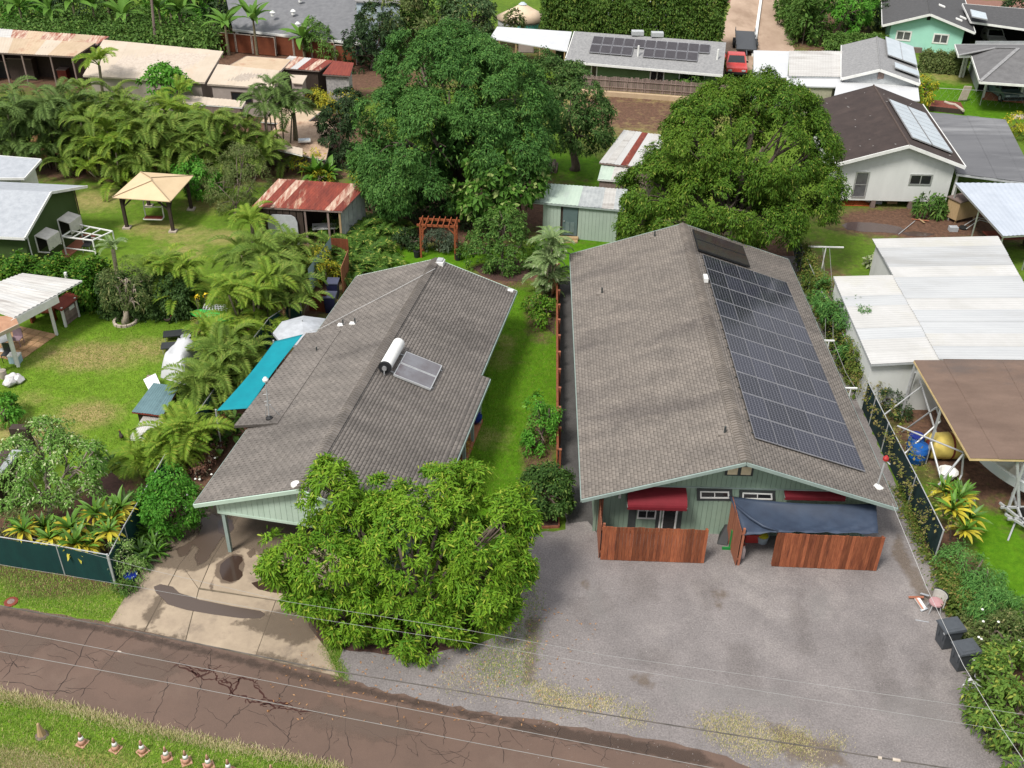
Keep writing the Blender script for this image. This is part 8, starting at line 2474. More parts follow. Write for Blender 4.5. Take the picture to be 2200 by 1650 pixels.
def wire(label,pts,r,mat=wire_mat,name='power_line',sag=0.0,extra=None):
 t=thing(name,label,'power line',pts[0])
 a,b=Vector(pts[0]),Vector(pts[-1])
 if len(pts) == 2:
  q=[]
  for i in range(25):
   u=i/24; p=a.lerp(b,u); p.z-=sag*4*u*(1-u); q.append(p)
 else:
  q=[Vector(p) for p in pts]
 m=MB(); m.tube(q,r,6); m.build('wire',mat,t)
 for p,s in (extra or []):
  m=MB(); m.tube([Vector(p)-(b-a).normalized()*s,Vector(p)+(b-a).normalized()*s],r*2.4,8); m.build('splice',stone_pale,t)
def ext(a,b,k=0.15):
 return tuple(x+(x-y)*k for x,y in zip(a,b))
HZW=5.2
def run(label,pp,r,mat=wire_mat,extra=None):
 pts=[ext(pp[0],pp[1],.5)]+list(pp)+[ext(pp[-1],pp[-2],.6)]
 wire(label,pts,r,mat,extra=extra)
run('thick dark utility cable over the upper edge of the lane',[(-24.93,-9.21,5.2),(-19.49,-10.24,5.15),(-14.32,-11.29,5.1),(-8.79,-12.18,5.1),(-3.55,-13.02,5.1),(2,-13.96,5.2)],.02,cable_mat,[((1.71,-13.91,5.2),.1),((1.28,-13.85,5.19),.05)])
run('thin wire over the middle of the lane',[(-24.5,-10.18,5.2),(-18.78,-11.21,5.1),(-13.34,-12.3,5.1),(-8.11,-13.33,5.1),(-3.35,-14.34,5.2)],.009,wire_mat,[((-20.61,-10.85,5.12),.06)])
run('thin wire over the lower edge of the lane',[(-24.11,-11.06,5.2),(-18.55,-11.99,5.1),(-14.05,-12.87,5.1),(-10.04,-13.65,5.1),(-6.85,-14.32,5.2)],.009)
run('pale upper wire crossing in front of the near mango tree',[(-22.62,-8.45,7),(-19.94,-9.18,6.9),(-15.45,-10.3,6.85),(-10.18,-11.19,6.85),(-6.22,-11.99,6.85),(-.57,-12.84,6.9),(4.72,-13.73,7)],.0042,pm('pale_wire2',(.36,.36,.36),None,.5))
run('pale lower wire crossing in front of the near mango tree',[(-24.73,-8.84,6.6),(-20.18,-9.54,6.5),(-15.47,-10.42,6.45),(-10.18,-11.28,6.45),(-6.19,-12.01,6.45),(-.54,-13.04,6.5),(4.72,-14.02,6.6)],.0042,pm('pale_wire2',(.36,.36,.36)))
wire('pale service wire from the right roof corner down past the bins',[(6.1,0.15,2.6),(5.69,-5.11,3.2),(5.35,-9.42,4),(5.28,-11.95,4.6),(5.24,-14.04,5.2)],.008,pm('pale_wire',(.55,.55,.54),None,.6),name='service_wire')
P=(-45.59,69.25,0)
t=thing('kerb_rail','low white kerb dividing the two far concrete lanes','kerb',(15.33,83.13,0))
m=MB(); m.beam((13.06,72.17,0.15),(18.35,97.63,0.15),.3,.3); m.build('kerb_block',white_paint,t)
P=(-45.1,67.7,0)
t=thing('utility_pole','leaning grey utility pole among the banana plants','pole',P)
m=MB(); m.tube([P,(-45.11,69.5,7.39)],[.16,.11],8); m.build('pole_shaft',grey_wood,t)

# chickens: one skinned body each
def chicken(P,label,rz):
 t=thing('chicken',label,'chicken',P,rz,'black chickens on the lawn')
 m=MB()
 m.tube([(-.22,0,.4),(-.14,0,.28),(-.05,0,.23),(.06,0,.24),(.13,0,.3),(.17,0,.38),(.2,0,.41),(.235,0,.395),(.26,0,.385)],[.012,.06,.1,.095,.06,.042,.043,.02,.004],10)
 for y_ in (-.05,.05):
  m.tube([(0,y_,.18),(.01,y_,.08),(.0,y_,.006),(.06,y_,.006)],[.03,.014,.011,.008],6)
 m.build('chicken_body',pm('hen_black',(.02,.018,.016),(.05,.03,.02),.6,scale=20),t,world=False,smooth=True)
 m=MB(); m.cbox((.19,0,.43),.06,.015,.05); m.build('comb',pm('comb_red',(.45,.03,.02),None,.6),t,world=False)
chicken((-28.53,17.16,0),'black hen walking on the lawn near the fan palm tree',.6)
chicken((-27.43,6.38,0),'black hen beside the lower grey coop',2.2)

# ================================================================== VEGETATION
def tr(name,label,cat,base,lb,mat,bk=bark,**kw):
 return tree(name,label,cat,base,[(*p,r_) for p,r_ in lb],mat,bk,**kw)

# the big dome in the middle
tr('shade_tree','huge dark green domed shade tree with drooping foliage, tallest in the picture','tree',(-13.63,34.31,0),
[((-14.09,34,8.05),3.9),((-17.19,32.5,5.56),3.1),((-17.07,31,3.14),2.7),((-17.89,31.5,4.2),2.3),((-11.63,33,7.82),3.6),((-10.37,31.5,5.47),2.7),((-16.06,36,8.92),2.4),((-9.55,34.5,6.29),2.4),((-13.15,36,9.28),2.2),((-14.92,30.8,5.93),2.9),((-12.28,31,5.91),2.5),((-15.39,30.2,3.03),2.0),((-9.58,31,3.48),2.0)],
big_leaf,L=.22,W=.08,k=9,sub_r=1.05,dens=1.1,tufts=80,droop=.45,spread=.8,r0=.5,fill=.25,low=-.75)
tr('shade_tree','rounder tree joined to the right side of the huge domed shade tree','tree',(-5.41,41.2,0),
[((-6.15,41,4.99),2.8),((-5.26,40,3.3),2.1),((-8.18,42,5.81),2.4),((-4.79,41,4.51),1.7),((-7.01,43,6.21),1.7)],leaf_mat('side_leaf',(0.04,0.1,0.022),(0.095,0.165,0.04),(0.15,0.2,0.07),trans=.25,tip=.08,nscale=.3),
L=.24,W=.1,k=8,sub_r=.75,dens=.95,tufts=28,droop=.45,r0=.3,low=-.75)
tr('bush','broad leaved bush with pale green tips in front of the huge domed tree','bush',(-10.32,31.58,0),
[((-11.35,30,4.32),1.7),((-9.57,30,3.73),1.7),((-10.43,29.5,2.66),1.6),((-11.91,29.5,2.78),1.4),((-8.67,30.5,3.08),1.1)],leaf_mat('broad_leaf',(.04,.11,.015),(.1,.22,.03),(.3,.38,.12),trans=.3,tip=.12,nscale=.6),L=.5,W=.26,k=6,sub_r=.6,dens=.7,tufts=7,droop=.3,r0=.15)
# right mango
tr('mango_tree','large rounded mango tree behind the solar roof','tree',(3.58,25.71,0),
[((1.22,27,6.98),3.0),((5.02,27,7.36),3.8),((3.58,29,8.12),2.6),((-1.09,26,4.69),2.3),((7.3,26,4.75),2.4),((2.86,24.8,4.57),3.0),((5.49,25,3.65),2.2),((5.1,30,9.45),1.2),((0.57,25.5,3.75),2.4),((1.03,28.5,7.87),1.4),((6.78,28,7.89),2.1),((5.35,30.5,10.29),.7),((1.9,29.5,8.69),1.2),((7.82,27,6.99),1.6),((-.45,27,5.77),1.4),((-1.95,25,3.46),1.5)],
mango_dark,L=.22,W=.075,k=9,sub_r=.8,dens=1.1,tufts=48,droop=.45,spread=.85,r0=.4,fill=.2,low=-.75)
# near mango
tr('mango_tree','bright yellow-green mango tree at the front between driveway and gravel','tree',(-12.24,-5.58,0),
[((-12.69,-4.2,3.21),2.3),((-15.46,-4.2,2.53),1.9),((-10.51,-3.8,3.38),2.0),((-9.27,-3,3.84),1.1),((-15.61,-3,4.84),1.0),((-15.71,-2.8,5.43),.7),((-13.57,-2.8,4.3),1.1),((-11.46,-2.3,4.52),1.1),((-17.05,-4.5,3.09),1.0),((-12.41,-5.2,1.17),1.6),((-14.75,-5,1.1),1.2),((-10.13,-4.8,2.04),1.5),((-16.38,-5,1.99),.9),((-9.3,-4.2,2.65),1.1),((-12.15,-5.6,0.02),.85),((-10.62,-5.2,1),1.0),((-17.79,-4.6,3.04),.5),((-10.64,-1.5,4.34),.8),((-8.86,-2.6,4.41),.7)],
mango_young,L=.24,W=.058,k=13,sub_r=.42,dens=.85,tufts=13,droop=.32,spread=1.0,r0=.22,fill=.22,two=True,low=-.8,fork=.3)

# shrubs and small trees: (name,label,cat,base,lobes,mat,kw)
SH=[
('citrus_tree','rounded citrus tree on the lawn between the two big roofs',(-10.22,23.92,0),[((-10.44,26,1.23),1.8),((-9.36,25.5,0.87),1.5),((-11.43,25.5,0.82),1.5),((-10.18,26.5,2.11),1.3),((-10.26,25,0.46),1.4)],mid_leaf,dict(L=.18,W=.09,sub_r=.4,tufts=10,k=7,dens=.75,droop=.3)),
('bush','low dark bush against the red-brown centre fence, farthest back',(-7.94,19.56,0),[((-8.22,19.29,0.6),.65),((-7.57,18.78,0.6),.6),((-7.95,17.8,0.4),.5)],hedge_leaf,dict(L=.16,W=.08,sub_r=.25,tufts=9,k=6,dens=.7)),
('bush','upright green shrub against the red-brown centre fence',(-7.84,6.67,0),[((-7.92,6.75,0.8),.8),((-7.83,7.12,1.2),.65),((-8.13,6.42,0.5),.6),((-8.08,7.04,2.3),.45),((-7.53,6.7,1.9),.4)],bright_leaf,dict(L=.2,W=.08,sub_r=.28,tufts=8,k=7,dens=.6)),
('bush','dense round dark bush at the near end of the red-brown centre fence',(-7.57,2.09,0),[((-7.62,2.01,1.1),1.0),((-7.23,2.4,1.3),.7),((-8.02,2.18,1.2),.75),((-7.74,2.39,1.8),.6),((-7.32,1.77,0.8),.75)],leaf_mat('deep_leaf',(.02,.055,.012),(.06,.12,.022),(.12,.18,.04),trans=.2,tip=.08),dict(L=.16,W=.085,sub_r=.3,tufts=11,k=8,dens=.8)),
('bush','dense round bright green bush with white flowers by the carport',(-23.38,0.38,0),[((-23.09,0.24,1.4),1.15),((-23.75,0.51,1.4),.8),((-22.51,0.41,1.4),.8),((-23.08,0.58,2.1),.8),((-23.13,0.35,0.8),.9)],bright_leaf,dict(L=.15,W=.075,sub_r=.3,tufts=12,k=8,dens=.8)),
('plumeria_tree','large pale green plumeria with open bare branches in the left front bed',(-28.45,0.32,0),[((-28.72,1.96,2.9),1.2),((-29.47,1.18,2.5),1.2),((-27.31,1.15,2.6),1.1),((-26.45,1.13,3),.7),((-28.21,0.64,2),1.2),((-26.79,0.34,1.8),.8),((-29.77,0.46,1.6),1.0),((-28.36,2.25,3.3),.8)],pale_leaf,dict(L=.18,W=.075,sub_r=.35,tufts=9,k=7,dens=.72,bk=pale_bark,fill=.08,r0=.14)),
('bush','olive leaved tangled shrub at the left end of the croton row',(-29.27,-1.41,0),[((-29.14,-1.13,1),.9),((-28.49,-.71,0.9),.8),((-29.76,-1.1,1.2),.9),((-28.56,-1.24,0.5),.6)],olive_leaf,dict(L=.14,W=.05,sub_r=.3,tufts=8,k=6,dens=.6)),
('bush','green seedling bush at the left picture edge on the worn lawn',(-33.53,7.64,0),[((-33.39,7.62,0.7),.7),((-33.74,7.94,1),.6),((-33.14,7.48,0.4),.5)],bright_leaf,dict(L=.2,W=.11,sub_r=.25,tufts=6,k=6,dens=.6)),
('bush','pale wispy shrub hanging over the corner of the green mesh fence',(-24.41,-2.16,0),[((-24.45,-2.16,1),.5),((-24.32,-2.37,0.7),.5),((-23.93,-2.43,0.4),.4),((-23.81,-2.58,0.25),.35)],pale_leaf,dict(L=.14,W=.03,sub_r=.2,tufts=8,k=8,dens=.6)),
('bush','small ground shrub at the foot of the mesh fence corner post',(-24.04,-3.25,0),[((-24.09,-3.31,0.2),.3),((-23.77,-3.32,0.15),.22)],mid_leaf,dict(L=.1,W=.04,sub_r=.13,tufts=8,k=6,dens=.7)),
('feathery_tree','feathery olive green tree between gazebo and rusty red shed',(-28.35,31.16,0),[((-28.38,33,2.05),2.2),((-27.2,32.5,1.79),1.4),((-29.72,33,1.52),1.3),((-28.21,34,2.81),1.4),((-28.59,32,0.97),1.4)],olive_leaf,dict(L=.2,W=.05,sub_r=.5,tufts=12,k=8,dens=.62,droop=.4)),
('bush','dark green bush behind the right post of the gazebo',(-31.63,33.9,0),[((-31.79,34.63,1.3),1.2),((-30.98,33.93,1.1),1.2),((-32.77,35.95,1.6),1.0)],bright_leaf,dict(L=.24,W=.12,sub_r=.4,tufts=9,k=6,dens=.7)),
('bush','dark leafy mass under the huge domed tree behind the arbor',(-16.16,32.23,0),[((-17.04,32.05,0.9),1.6),((-15.17,32,0.8),1.6),((-13.26,31.35,0.8),1.4),((-18.13,33.31,1),1.5),((-11.69,31,0.5),1.0)],dark_leaf,dict(L=.3,W=.12,sub_r=.5,tufts=10,k=6,dens=.75)),
('bush','grey-green shrub seen through the timber arbor',(-14.3,27.01,0),[((-14.59,27.1,0.6),.7),((-13.99,27.04,0.9),.6),((-13.7,27.02,0.5),.55)],leaf_mat('greygreen',(.06,.09,.055),(.13,.17,.11),None,trans=.2),dict(L=.2,W=.06,sub_r=.25,tufts=9,k=6,dens=.7)),
('bush','dark shrub left of the timber arbor',(-16.58,27.56,0),[((-16.55,27.54,0.5),.7),((-15.93,27.23,0.5),.5)],dark_leaf,dict(L=.2,W=.08,sub_r=.25,tufts=9,k=6,dens=.7)),
('dark_tree','dark bushy tree left of the huge domed tree',(-23.04,41.05,0),[((-23.18,42,1.63),1.5),((-22.96,42.5,3.24),1.4),((-22.84,41.5,0.38),1.3),((-23.33,42,2.7),1.2),((-22.45,43,4.14),1.1)],dark_leaf,dict(L=.26,W=.1,sub_r=.4,tufts=12,k=7,dens=.8)),
('bush','round bright green bush beside the long cream roof',(-39.19,50.89,0),[((-38.54,50.3,2.91),1.6),((-37.49,50,2.8),1.1),((-39.41,50.3,2.74),1.1),((-38.8,50.6,3.5),1.0)],bright_leaf,dict(L=.32,W=.16,sub_r=.5,tufts=9,k=6,dens=.75)),
('bush','leafy green shrub against the raised white house wall',(18.79,34.21,0),[((18.64,34.33,0.8),.8),((19.08,34.19,0.6),.6),((18.1,34.14,0.7),.6)],mid_leaf,dict(L=.5,W=.13,sub_r=.35,tufts=5,k=5,dens=.6)),
('cactus','pale prickly pear against the annex wall',(12.81,25.88,0),[((12.69,26.03,0.5),.45),((12.98,25.73,0.4),.4),((12.88,26.21,0.8),.35)],leaf_mat('cactus_leaf',(.22,.27,.14),(.36,.38,.24),None,trans=.1),dict(L=.32,W=.24,sub_r=.25,tufts=5,k=3,dens=.6)),
('feathery_tree','feathery bright green tree between the vine fence and the white annex roof',(8.39,15.33,0),[((8.81,16.04,1.9),1.3),((8.12,17.34,2),1.1),((8.1,19.29,1.8),.9),((8.27,14.78,1.2),1.2),((9.43,16.22,2.1),.7),((8.65,14.2,1),.9)],feather_leaf,dict(L=.26,W=.05,sub_r=.42,tufts=12,k=9,dens=.65,droop=.5)),
('bush','light green feathery shrub at the back end of the vine fence',(8.67,21.5,0),[((8.25,20.96,0.9),.7),((8.14,19.22,0.8),.7),((8.36,22.69,0.9),.6)],feather_leaf,dict(L=.2,W=.05,sub_r=.3,tufts=10,k=8,dens=.6)),
('bush','dark undergrowth between the two mesh fence ends by the annex wall',(9.31,10.58,0),[((9.17,10.8,0.4),.8),((9.59,10.16,0.3),.7),((9.22,11.91,0.5),.8)],dark_leaf,dict(L=.2,W=.06,sub_r=.3,tufts=9,k=6,dens=.6)),
('bush','soft green shrub below the yellow croton on the right',(9.18,-1.59,0),[((8.74,-1.29,0.7),.8),((9.19,-1.77,0.8),.8),((8.61,-2.63,0.5),.7),((9.53,-2.17,0.7),.7)],feather_leaf,dict(L=.22,W=.04,sub_r=.32,tufts=11,k=9,dens=.7,droop=.6)),
('bush','soft green shrub above the bins on the right',(8.95,-3.84,0),[((9.02,-3.53,0.8),.75),((9.58,-3.84,0.9),.8),((9.34,-3.23,1),.7)],feather_leaf,dict(L=.22,W=.04,sub_r=.32,tufts=11,k=9,dens=.65,droop=.6)),
('bush','shrub dotted with white flowers behind the wheelie bins',(8.41,-5.35,0),[((8.71,-5.04,0.9),.6),((8.95,-5.46,1),.7),((9.53,-4.97,1.1),.8)],olive_leaf,dict(L=.16,W=.06,sub_r=.3,tufts=9,k=7,dens=.65)),
('hedge_bush','big leafy bush at the lower right corner, in front of the bins',(7.97,-8.86,0),[((7.62,-7.98,1.3),1.0),((8.3,-7.61,1.6),1.0),((8.29,-6.64,1.2),.6),((7.58,-8.82,0.9),1.0),((8.18,-8.85,1.2),1.0),((7.89,-9.77,0.7),.9),((7.43,-8.08,0.7),.65),((7.68,-7.44,0.9),.45)],leaf_mat('corner_leaf',(.05,.12,.02),(.13,.22,.035),(.28,.32,.06),trans=.3,tip=.12),dict(L=.22,W=.085,sub_r=.35,tufts=9,k=7,dens=.7)),
('bush','leafy bush at the right edge beside the boat trailer lawn',(9.88,-5.29,0),[((9.67,-5.32,1),.8),((9.44,-5.72,0.7),.7),((10,-4.91,1.3),.8)],mid_leaf,dict(L=.3,W=.12,sub_r=.35,tufts=7,k=6,dens=.65)),
('bush','yellow-leaved shrub by the panel enclosure',(-20.95,22.88,0),[((-20.99,22.96,1.2),.8),((-20.59,22.16,1),.7),((-21.13,22.03,0.9),.7)],yellow_leaf,dict(L=.16,W=.07,sub_r=.3,tufts=9,k=6,dens=.65)),
('bush','reddish planting under the eave of the long roof',(-23.09,4.66,0),[((-23.05,4.73,0.35),.5),((-22.97,5.61,0.35),.45),((-23.11,3.77,0.3),.45)],leaf_mat('red_leaf',(.09,.05,.035),(.18,.09,.06),(.3,.3,.2),trans=.2,tip=.1),dict(L=.16,W=.05,sub_r=.25,tufts=8,k=6,dens=.6)),
('bush','large leaved plant between mesh fence and long roof',(-22.7,6.44,0),[((-22.6,6.37,0.6),.5),((-22.52,7.02,0.8),.45),((-22.63,5.55,0.4),.4)],mid_leaf,dict(L=.42,W=.2,sub_r=.3,tufts=4,k=4,dens=.5)),
('tree','multi-trunked fan palm shrub with ring edging on the left lawn',(-30.95,17.19,0),[((-30.88,17.12,1.6),.9),((-30.25,17.15,1.6),.9),((-31.18,17.59,2.2),.8),((-30.17,17.65,2.2),.8),((-30.53,17.41,2.6),.8)],olive_leaf,dict(L=.22,W=.06,sub_r=.35,tufts=8,k=7,dens=.55,bk=pale_bark,r0=.18)),
('bush','golden shrub beside the palms above the loungers',(-26.16,15.82,0),[((-26.01,15.46,0.8),.6),((-25.77,15.8,0.9),.5)],leaf_mat('gold_leaf',(.22,.22,.05),(.36,.33,.09),None,trans=.3),dict(L=.12,W=.04,sub_r=.22,tufts=9,k=7,dens=.6)),
('bush','leafy shrub in front of the board fence of the long green house',(5.63,59.46,0),[((5.42,60,0.66),1.3),((6.34,59,0.58),1.0),((4.56,59.5,0.38),1.0)],mid_leaf,dict(L=.28,W=.1,sub_r=.4,tufts=9,k=6,dens=.7)),
('bush','yellow-green shrub in front of the green house wall',(-2.33,63.95,0),[((-2.35,65,0.38),1.0),((-2.66,64.5,0.17),.6)],yellow_leaf,dict(L=.26,W=.06,sub_r=.35,tufts=8,k=6,dens=.6)),
('bush','small yellow-red croton beside the upper right lawn',(26.21,59.57,0),[((24.95,57,1.83),1.0),((24.83,56.5,1.38),.9)],yellow_leaf,dict(L=.3,W=.1,sub_r=.35,tufts=7,k=6,dens=.6)),
('bush','green and yellow shrub at the right edge behind the flat dark roof',(31.51,51.57,0),[((30.68,50.14,1),1.2),((31.1,49.29,1),1.0)],yellow_leaf,dict(L=.3,W=.1,sub_r=.4,tufts=7,k=6,dens=.6)),
('bush','dark shrub at the top right corner',(47.55,92.86,0),[((45.03,88,1.77),1.8),((46.23,89,2.16),2.0)],dark_leaf,dict(L=.4,W=.14,sub_r=.6,tufts=9,k=6,dens=.7)),
('bush','green bush on the right of the brown fence near the dark roof',(-29.23,67.95,0),[((-29.11,68,1.45),1.7),((-28.28,67,1.3),1.3),((-29.89,69,2.26),1.3)],mid_leaf,dict(L=.3,W=.1,sub_r=.45,tufts=9,k=6,dens=.65)),
('bush','small scrubby plants beside the teal tank',(-26.23,53.52,0),[((-26.55,53.51,0.8),1.0),((-25.43,52.68,0.7),1.0),((-27.66,54.04,0.6),.8),((-24.41,53.65,0.8),.9)],yellow_leaf,dict(L=.3,W=.08,sub_r=.4,tufts=7,k=6,dens=.6)),
('bush','spiky yellow-green plants above the rusty red shed',(-25.13,39.55,0),[((-25.35,39.33,0.8),.8),((-24.54,39.58,0.9),.7),((-23.61,37.08,0.5),.5)],yellow_leaf,dict(L=.4,W=.07,sub_r=.35,tufts=6,k=6,dens=.6)),
('bush','pale yellow shrub at the right rear corner of the rusty red shed',(-21.06,38.02,0),[((-21.02,37.6,0.6),.6),((-20.67,37.43,0.5),.5)],yellow_leaf,dict(L=.26,W=.1,sub_r=.25,tufts=6,k=6,dens=.6)),
]
for name,label,base,lb,mat,kw in SH:
 kw=dict(kw); bk=kw.pop('bk',bark)
 kw.setdefault('r0',.08); kw.setdefault('fill',.25)
 tr(name,label,name.replace('_',' ').split()[-1] if name != 'cactus' else 'cactus',base,lb,mat,bk,**kw)

def flowers(parent_label_obj,pts,r,mat):
 m=MB()
 for p in pts:
  m.lathe(p,[(r*.3,0),(r,r*.5),(r*.5,r)],6)
 return m.build('flower',mat,parent_label_obj,kind='stuff')
byl={o['label']: o for o in sc.objects if o.get('label')}
flowers(byl['dense round bright green bush with white flowers by the carport'],[(-22.67,-.03,2.2),(-22.62,0.01,2.1),(-23.77,0.76,2.2),(-22.32,0.29,1.9),(-22.35,-.08,1.5),(-22.56,-.29,0.8)],.06,white_flower)
flowers(byl['shrub dotted with white flowers behind the wheelie bins'],[(8.27,-4.58,1.6),(8.09,-5.18,1.6),(8.57,-5.28,1.7),(7.78,-5.76,1.4),(7.9,-5.75,1.3),(8.7,-6.7,1.4),(7.35,-6.63,1.2),(9.09,-6.24,1.5),(9.05,-6.07,1.6)],.055,white_flower)
flowers(byl['reddish planting under the eave of the long roof'],[(-22.82,2.67,0.8),(-22.63,2.65,0.8),(-22.26,3.14,0.7),(-22.47,4.43,0.6)],.06,white_flower)
t=thing('white_rag','white rag caught in the leafy bush below the bins','rag',(7.53,-6.68,0))
m=MB()
for i in range(14):
 p=Vector((6.96,-7.59,1))+Vector((random.uniform(-.3,.3),random.uniform(-.25,.25),random.uniform(-.15,.35)))
 q=[p+Vector((random.uniform(-.16,.16),random.uniform(-.16,.16),random.uniform(-.1,.14))) for _ in range(3)]
 m.add([p,*q],[[0,1,2],[0,2,3]])
m.build('rag_sheet',white_canvas,t)
t=thing('tree_ring','round stone edging at the foot of the fan palm shrub','edging',(-30.97,17.24,0))
P=(-30.97,17.24,0)
for i in range(14):
 a=6.283*i/14
 m=MB(); m.cbox((P[0]+.6*math.cos(a),P[1]+.6*math.sin(a),0),.24,.14,.14,a+1.57); m.build('stone',stone_pale,t)
t=thing('yellow_flower_tree','small yellow blossoms on bare stems above the green canoe','plant',(-26.9,17.55,0))
m=MB()
for p in ((-26.49,16.69,1.9),(-26.08,16.87,2.1),(-25.87,16.96,2),(-25.45,16.8,2.1),(-25.51,17.24,2.2),(-26.68,16.89,1.9)):
 m.tube([(-26.9,17.55,0),lerp((-26.33,16.02,0.9),p,.4),p],.015,5)
m.build('stem',bark,t)
m=MB()
for p in ((-26.49,16.69,1.9),(-26.08,16.87,2.1),(-25.87,16.96,2),(-25.45,16.8,2.1),(-25.51,17.24,2.2),(-26.68,16.89,1.9),(-26.01,16.98,1.9)):
 for i in range(5):
  c_=Vector(p)+Vector(sph(1)[0])*.12; q=[c_+Vector(sph(1)[0])*.13 for _ in range(3)]; m.add(q,[[0,1,2]])
m.build('flower',yellow_flower,t,kind='stuff')

def porch_plants():
 t=thing('planter_shrub','red and gold potted shrub on the porch of the long house','plant',(-11.65,6.65,0))
 P,A=crown_tufts([(*(-11.61,6.19,0.5),.4),(*(-11.66,5.73,0.5),.35)],.2,.8,8)
 V_,F_=tuft_leaves(P,A,6,.2,.06)
 mesh_obj('foliage',V_,F_,leaf_mat('porch_leaf',(.2,.05,.02),(.4,.28,.05),None),t)
 m=MB(); m.lathe(lift((-11.65,6.65,0),.125),[(.18,0),(.24,.26),(.2,.26)],12); m.build('pot_body',terracotta,t)
porch_plants()
# hedges: long clipped masses of leaf
def hedge(label,a,b,h,w,mat,n=2600,L=.18,W=.09,name='hedge',wob=.35,z0=0.0):
 A,B=Vector(a),Vector(b)
 t=thing(name,label,'hedge',a)
 d=B-A; s=Vector((-d.y,d.x,0)).normalized()
 u=rng.uniform(0,1,n); ph=rng.uniform(0,6.28)
 side=rng.integers(0,3,n)
 hh=h*(1+.1*np.sin(u*23+ph)+.06*np.sin(u*57))
 q=rng.uniform(-1,1,n); z=rng.uniform(.02,1,n)
 off=np.where(side == 0,-1+.12*rng.normal(size=n),np.where(side == 1,1+.12*rng.normal(size=n),q))*w/2
 off=off*(1+.25*np.sin(u*31+z*5))
 zz=np.where(side == 2,1+.05*rng.normal(size=n),z)*hh+z0
 off=off*np.where(zz/h > .8,1-(zz/h-.8)*.9,1)
 P=np.array(A)[None]+u[:,None]*np.array(d)[None]+off[:,None]*np.array(s)[None]
 P[:,2]=zz
 Aa=np.zeros((n,3)); Aa[:]=np.sign(off)[:,None]*np.array(s)[None]*(side < 2)[:,None]; Aa[:,2]+=np.where(side == 2,1,.4)
 V_,F_=tuft_leaves(P,Aa,8,L,W,.8,.35,jit=wob*.35)
 v2,f2=leaf_mesh(P*1.0-np.concatenate([Aa[:,:2]*w*.25,np.zeros((n,1))],1)-np.array([0,0,.15]),sph(n),L*2,W*3,.2)
 mesh_obj('foliage',np.concatenate([V_,v2]),np.concatenate([F_,f2+len(V_)]),mat,t)
 m=MB()
 for i in range(max(3,int(d.length/1.5))):
  p=A+d*((i+.5)/max(3,int(d.length/1.5))); m.tube([p,lift(p,h*.7)],[.06,.03],5)
 m.build('stem',bark,t)
hedge('dense flowering hedge across the left lawn below the cabin',(-40.39,19.56,0),(-32.91,19.39,0),2.1,2.2,hedge_leaf,3600,.22,.12)
hedge('darker end of hedge behind the fan palm shrub',(-32.44,18.43,0),(-27.42,18.47,0),1.8,1.6,leaf_mat('hedge_dark',(.025,.06,.015),(.06,.11,.025),None,trans=.2),1800,.2,.09)
hedge('very tall clipped hedge along the top beside the far concrete lane',(-7.89,75.47,0),(9.89,73.44,0),5.2,2.4,leaf_mat('tall_hedge',(.035,.085,.012),(.075,.14,.02),(.13,.17,.03),trans=.25,tip=.1,nscale=.3),6500,.3,.13)
hedge('hedge along the far lane, left of the dark garden',(18.84,76.15,0),(21.2,93.94,0),4.0,2.2,mid_leaf,2000,.3,.12)
hedge('low dark green hedge in front of the aqua house garden',(20.86,75.62,0),(26.96,75.4,0),1.2,1.4,mid_leaf,1500,.28,.12)
hedge('brown-green hedge below the aqua house',(28.5,68.81,0),(32.53,67.9,0),1.5,1.2,olive_leaf,1300,.24,.1)
hedge('vines hanging over the top of the long mesh fence, far part',(8.04,25.32,0),(8.1,11.26,0),1.8,.5,vine_leaf,1200,.16,.07)
hedge('dry vines over the near part of the long mesh fence',(8.17,11.26,0),(8.26,-.3,0),.13,.12,leaf_mat('dry_vine',(.12,.12,.03),(.26,.21,.08),(.16,.2,.03),trans=.2,tip=.3),300,.08,.04,z0=1.56,wob=.12)
hedge('weedy vine strip along the foot of the mesh fence',(7.93,-.58,0),(8,4.34,0),.22,.35,vine_leaf,260,.12,.05)
hedge('rank weeds at the end of the mesh fence near the junk chair',(8.33,-1.1,0),(8.18,-3.51,0),.8,.7,vine_leaf,500,.14,.06)
hedge('tangled undergrowth below the banana plants at the top left',(-61.89,67.07,0),(-45.9,69.23,0),2.0,5,mid_leaf,2600,.42,.17,wob=1.8)
hedge('tangled undergrowth below the banana plants left of the brown panel fence',(-45.88,69.88,0),(-39.63,69.71,0),1.7,3.5,mid_leaf,1100,.42,.17,wob=1.6)
hedge('weed border between the bins and the gravel',(8.45,-3.5,0),(7.53,-9.62,0),.5,.6,olive_leaf,500,.15,.06)

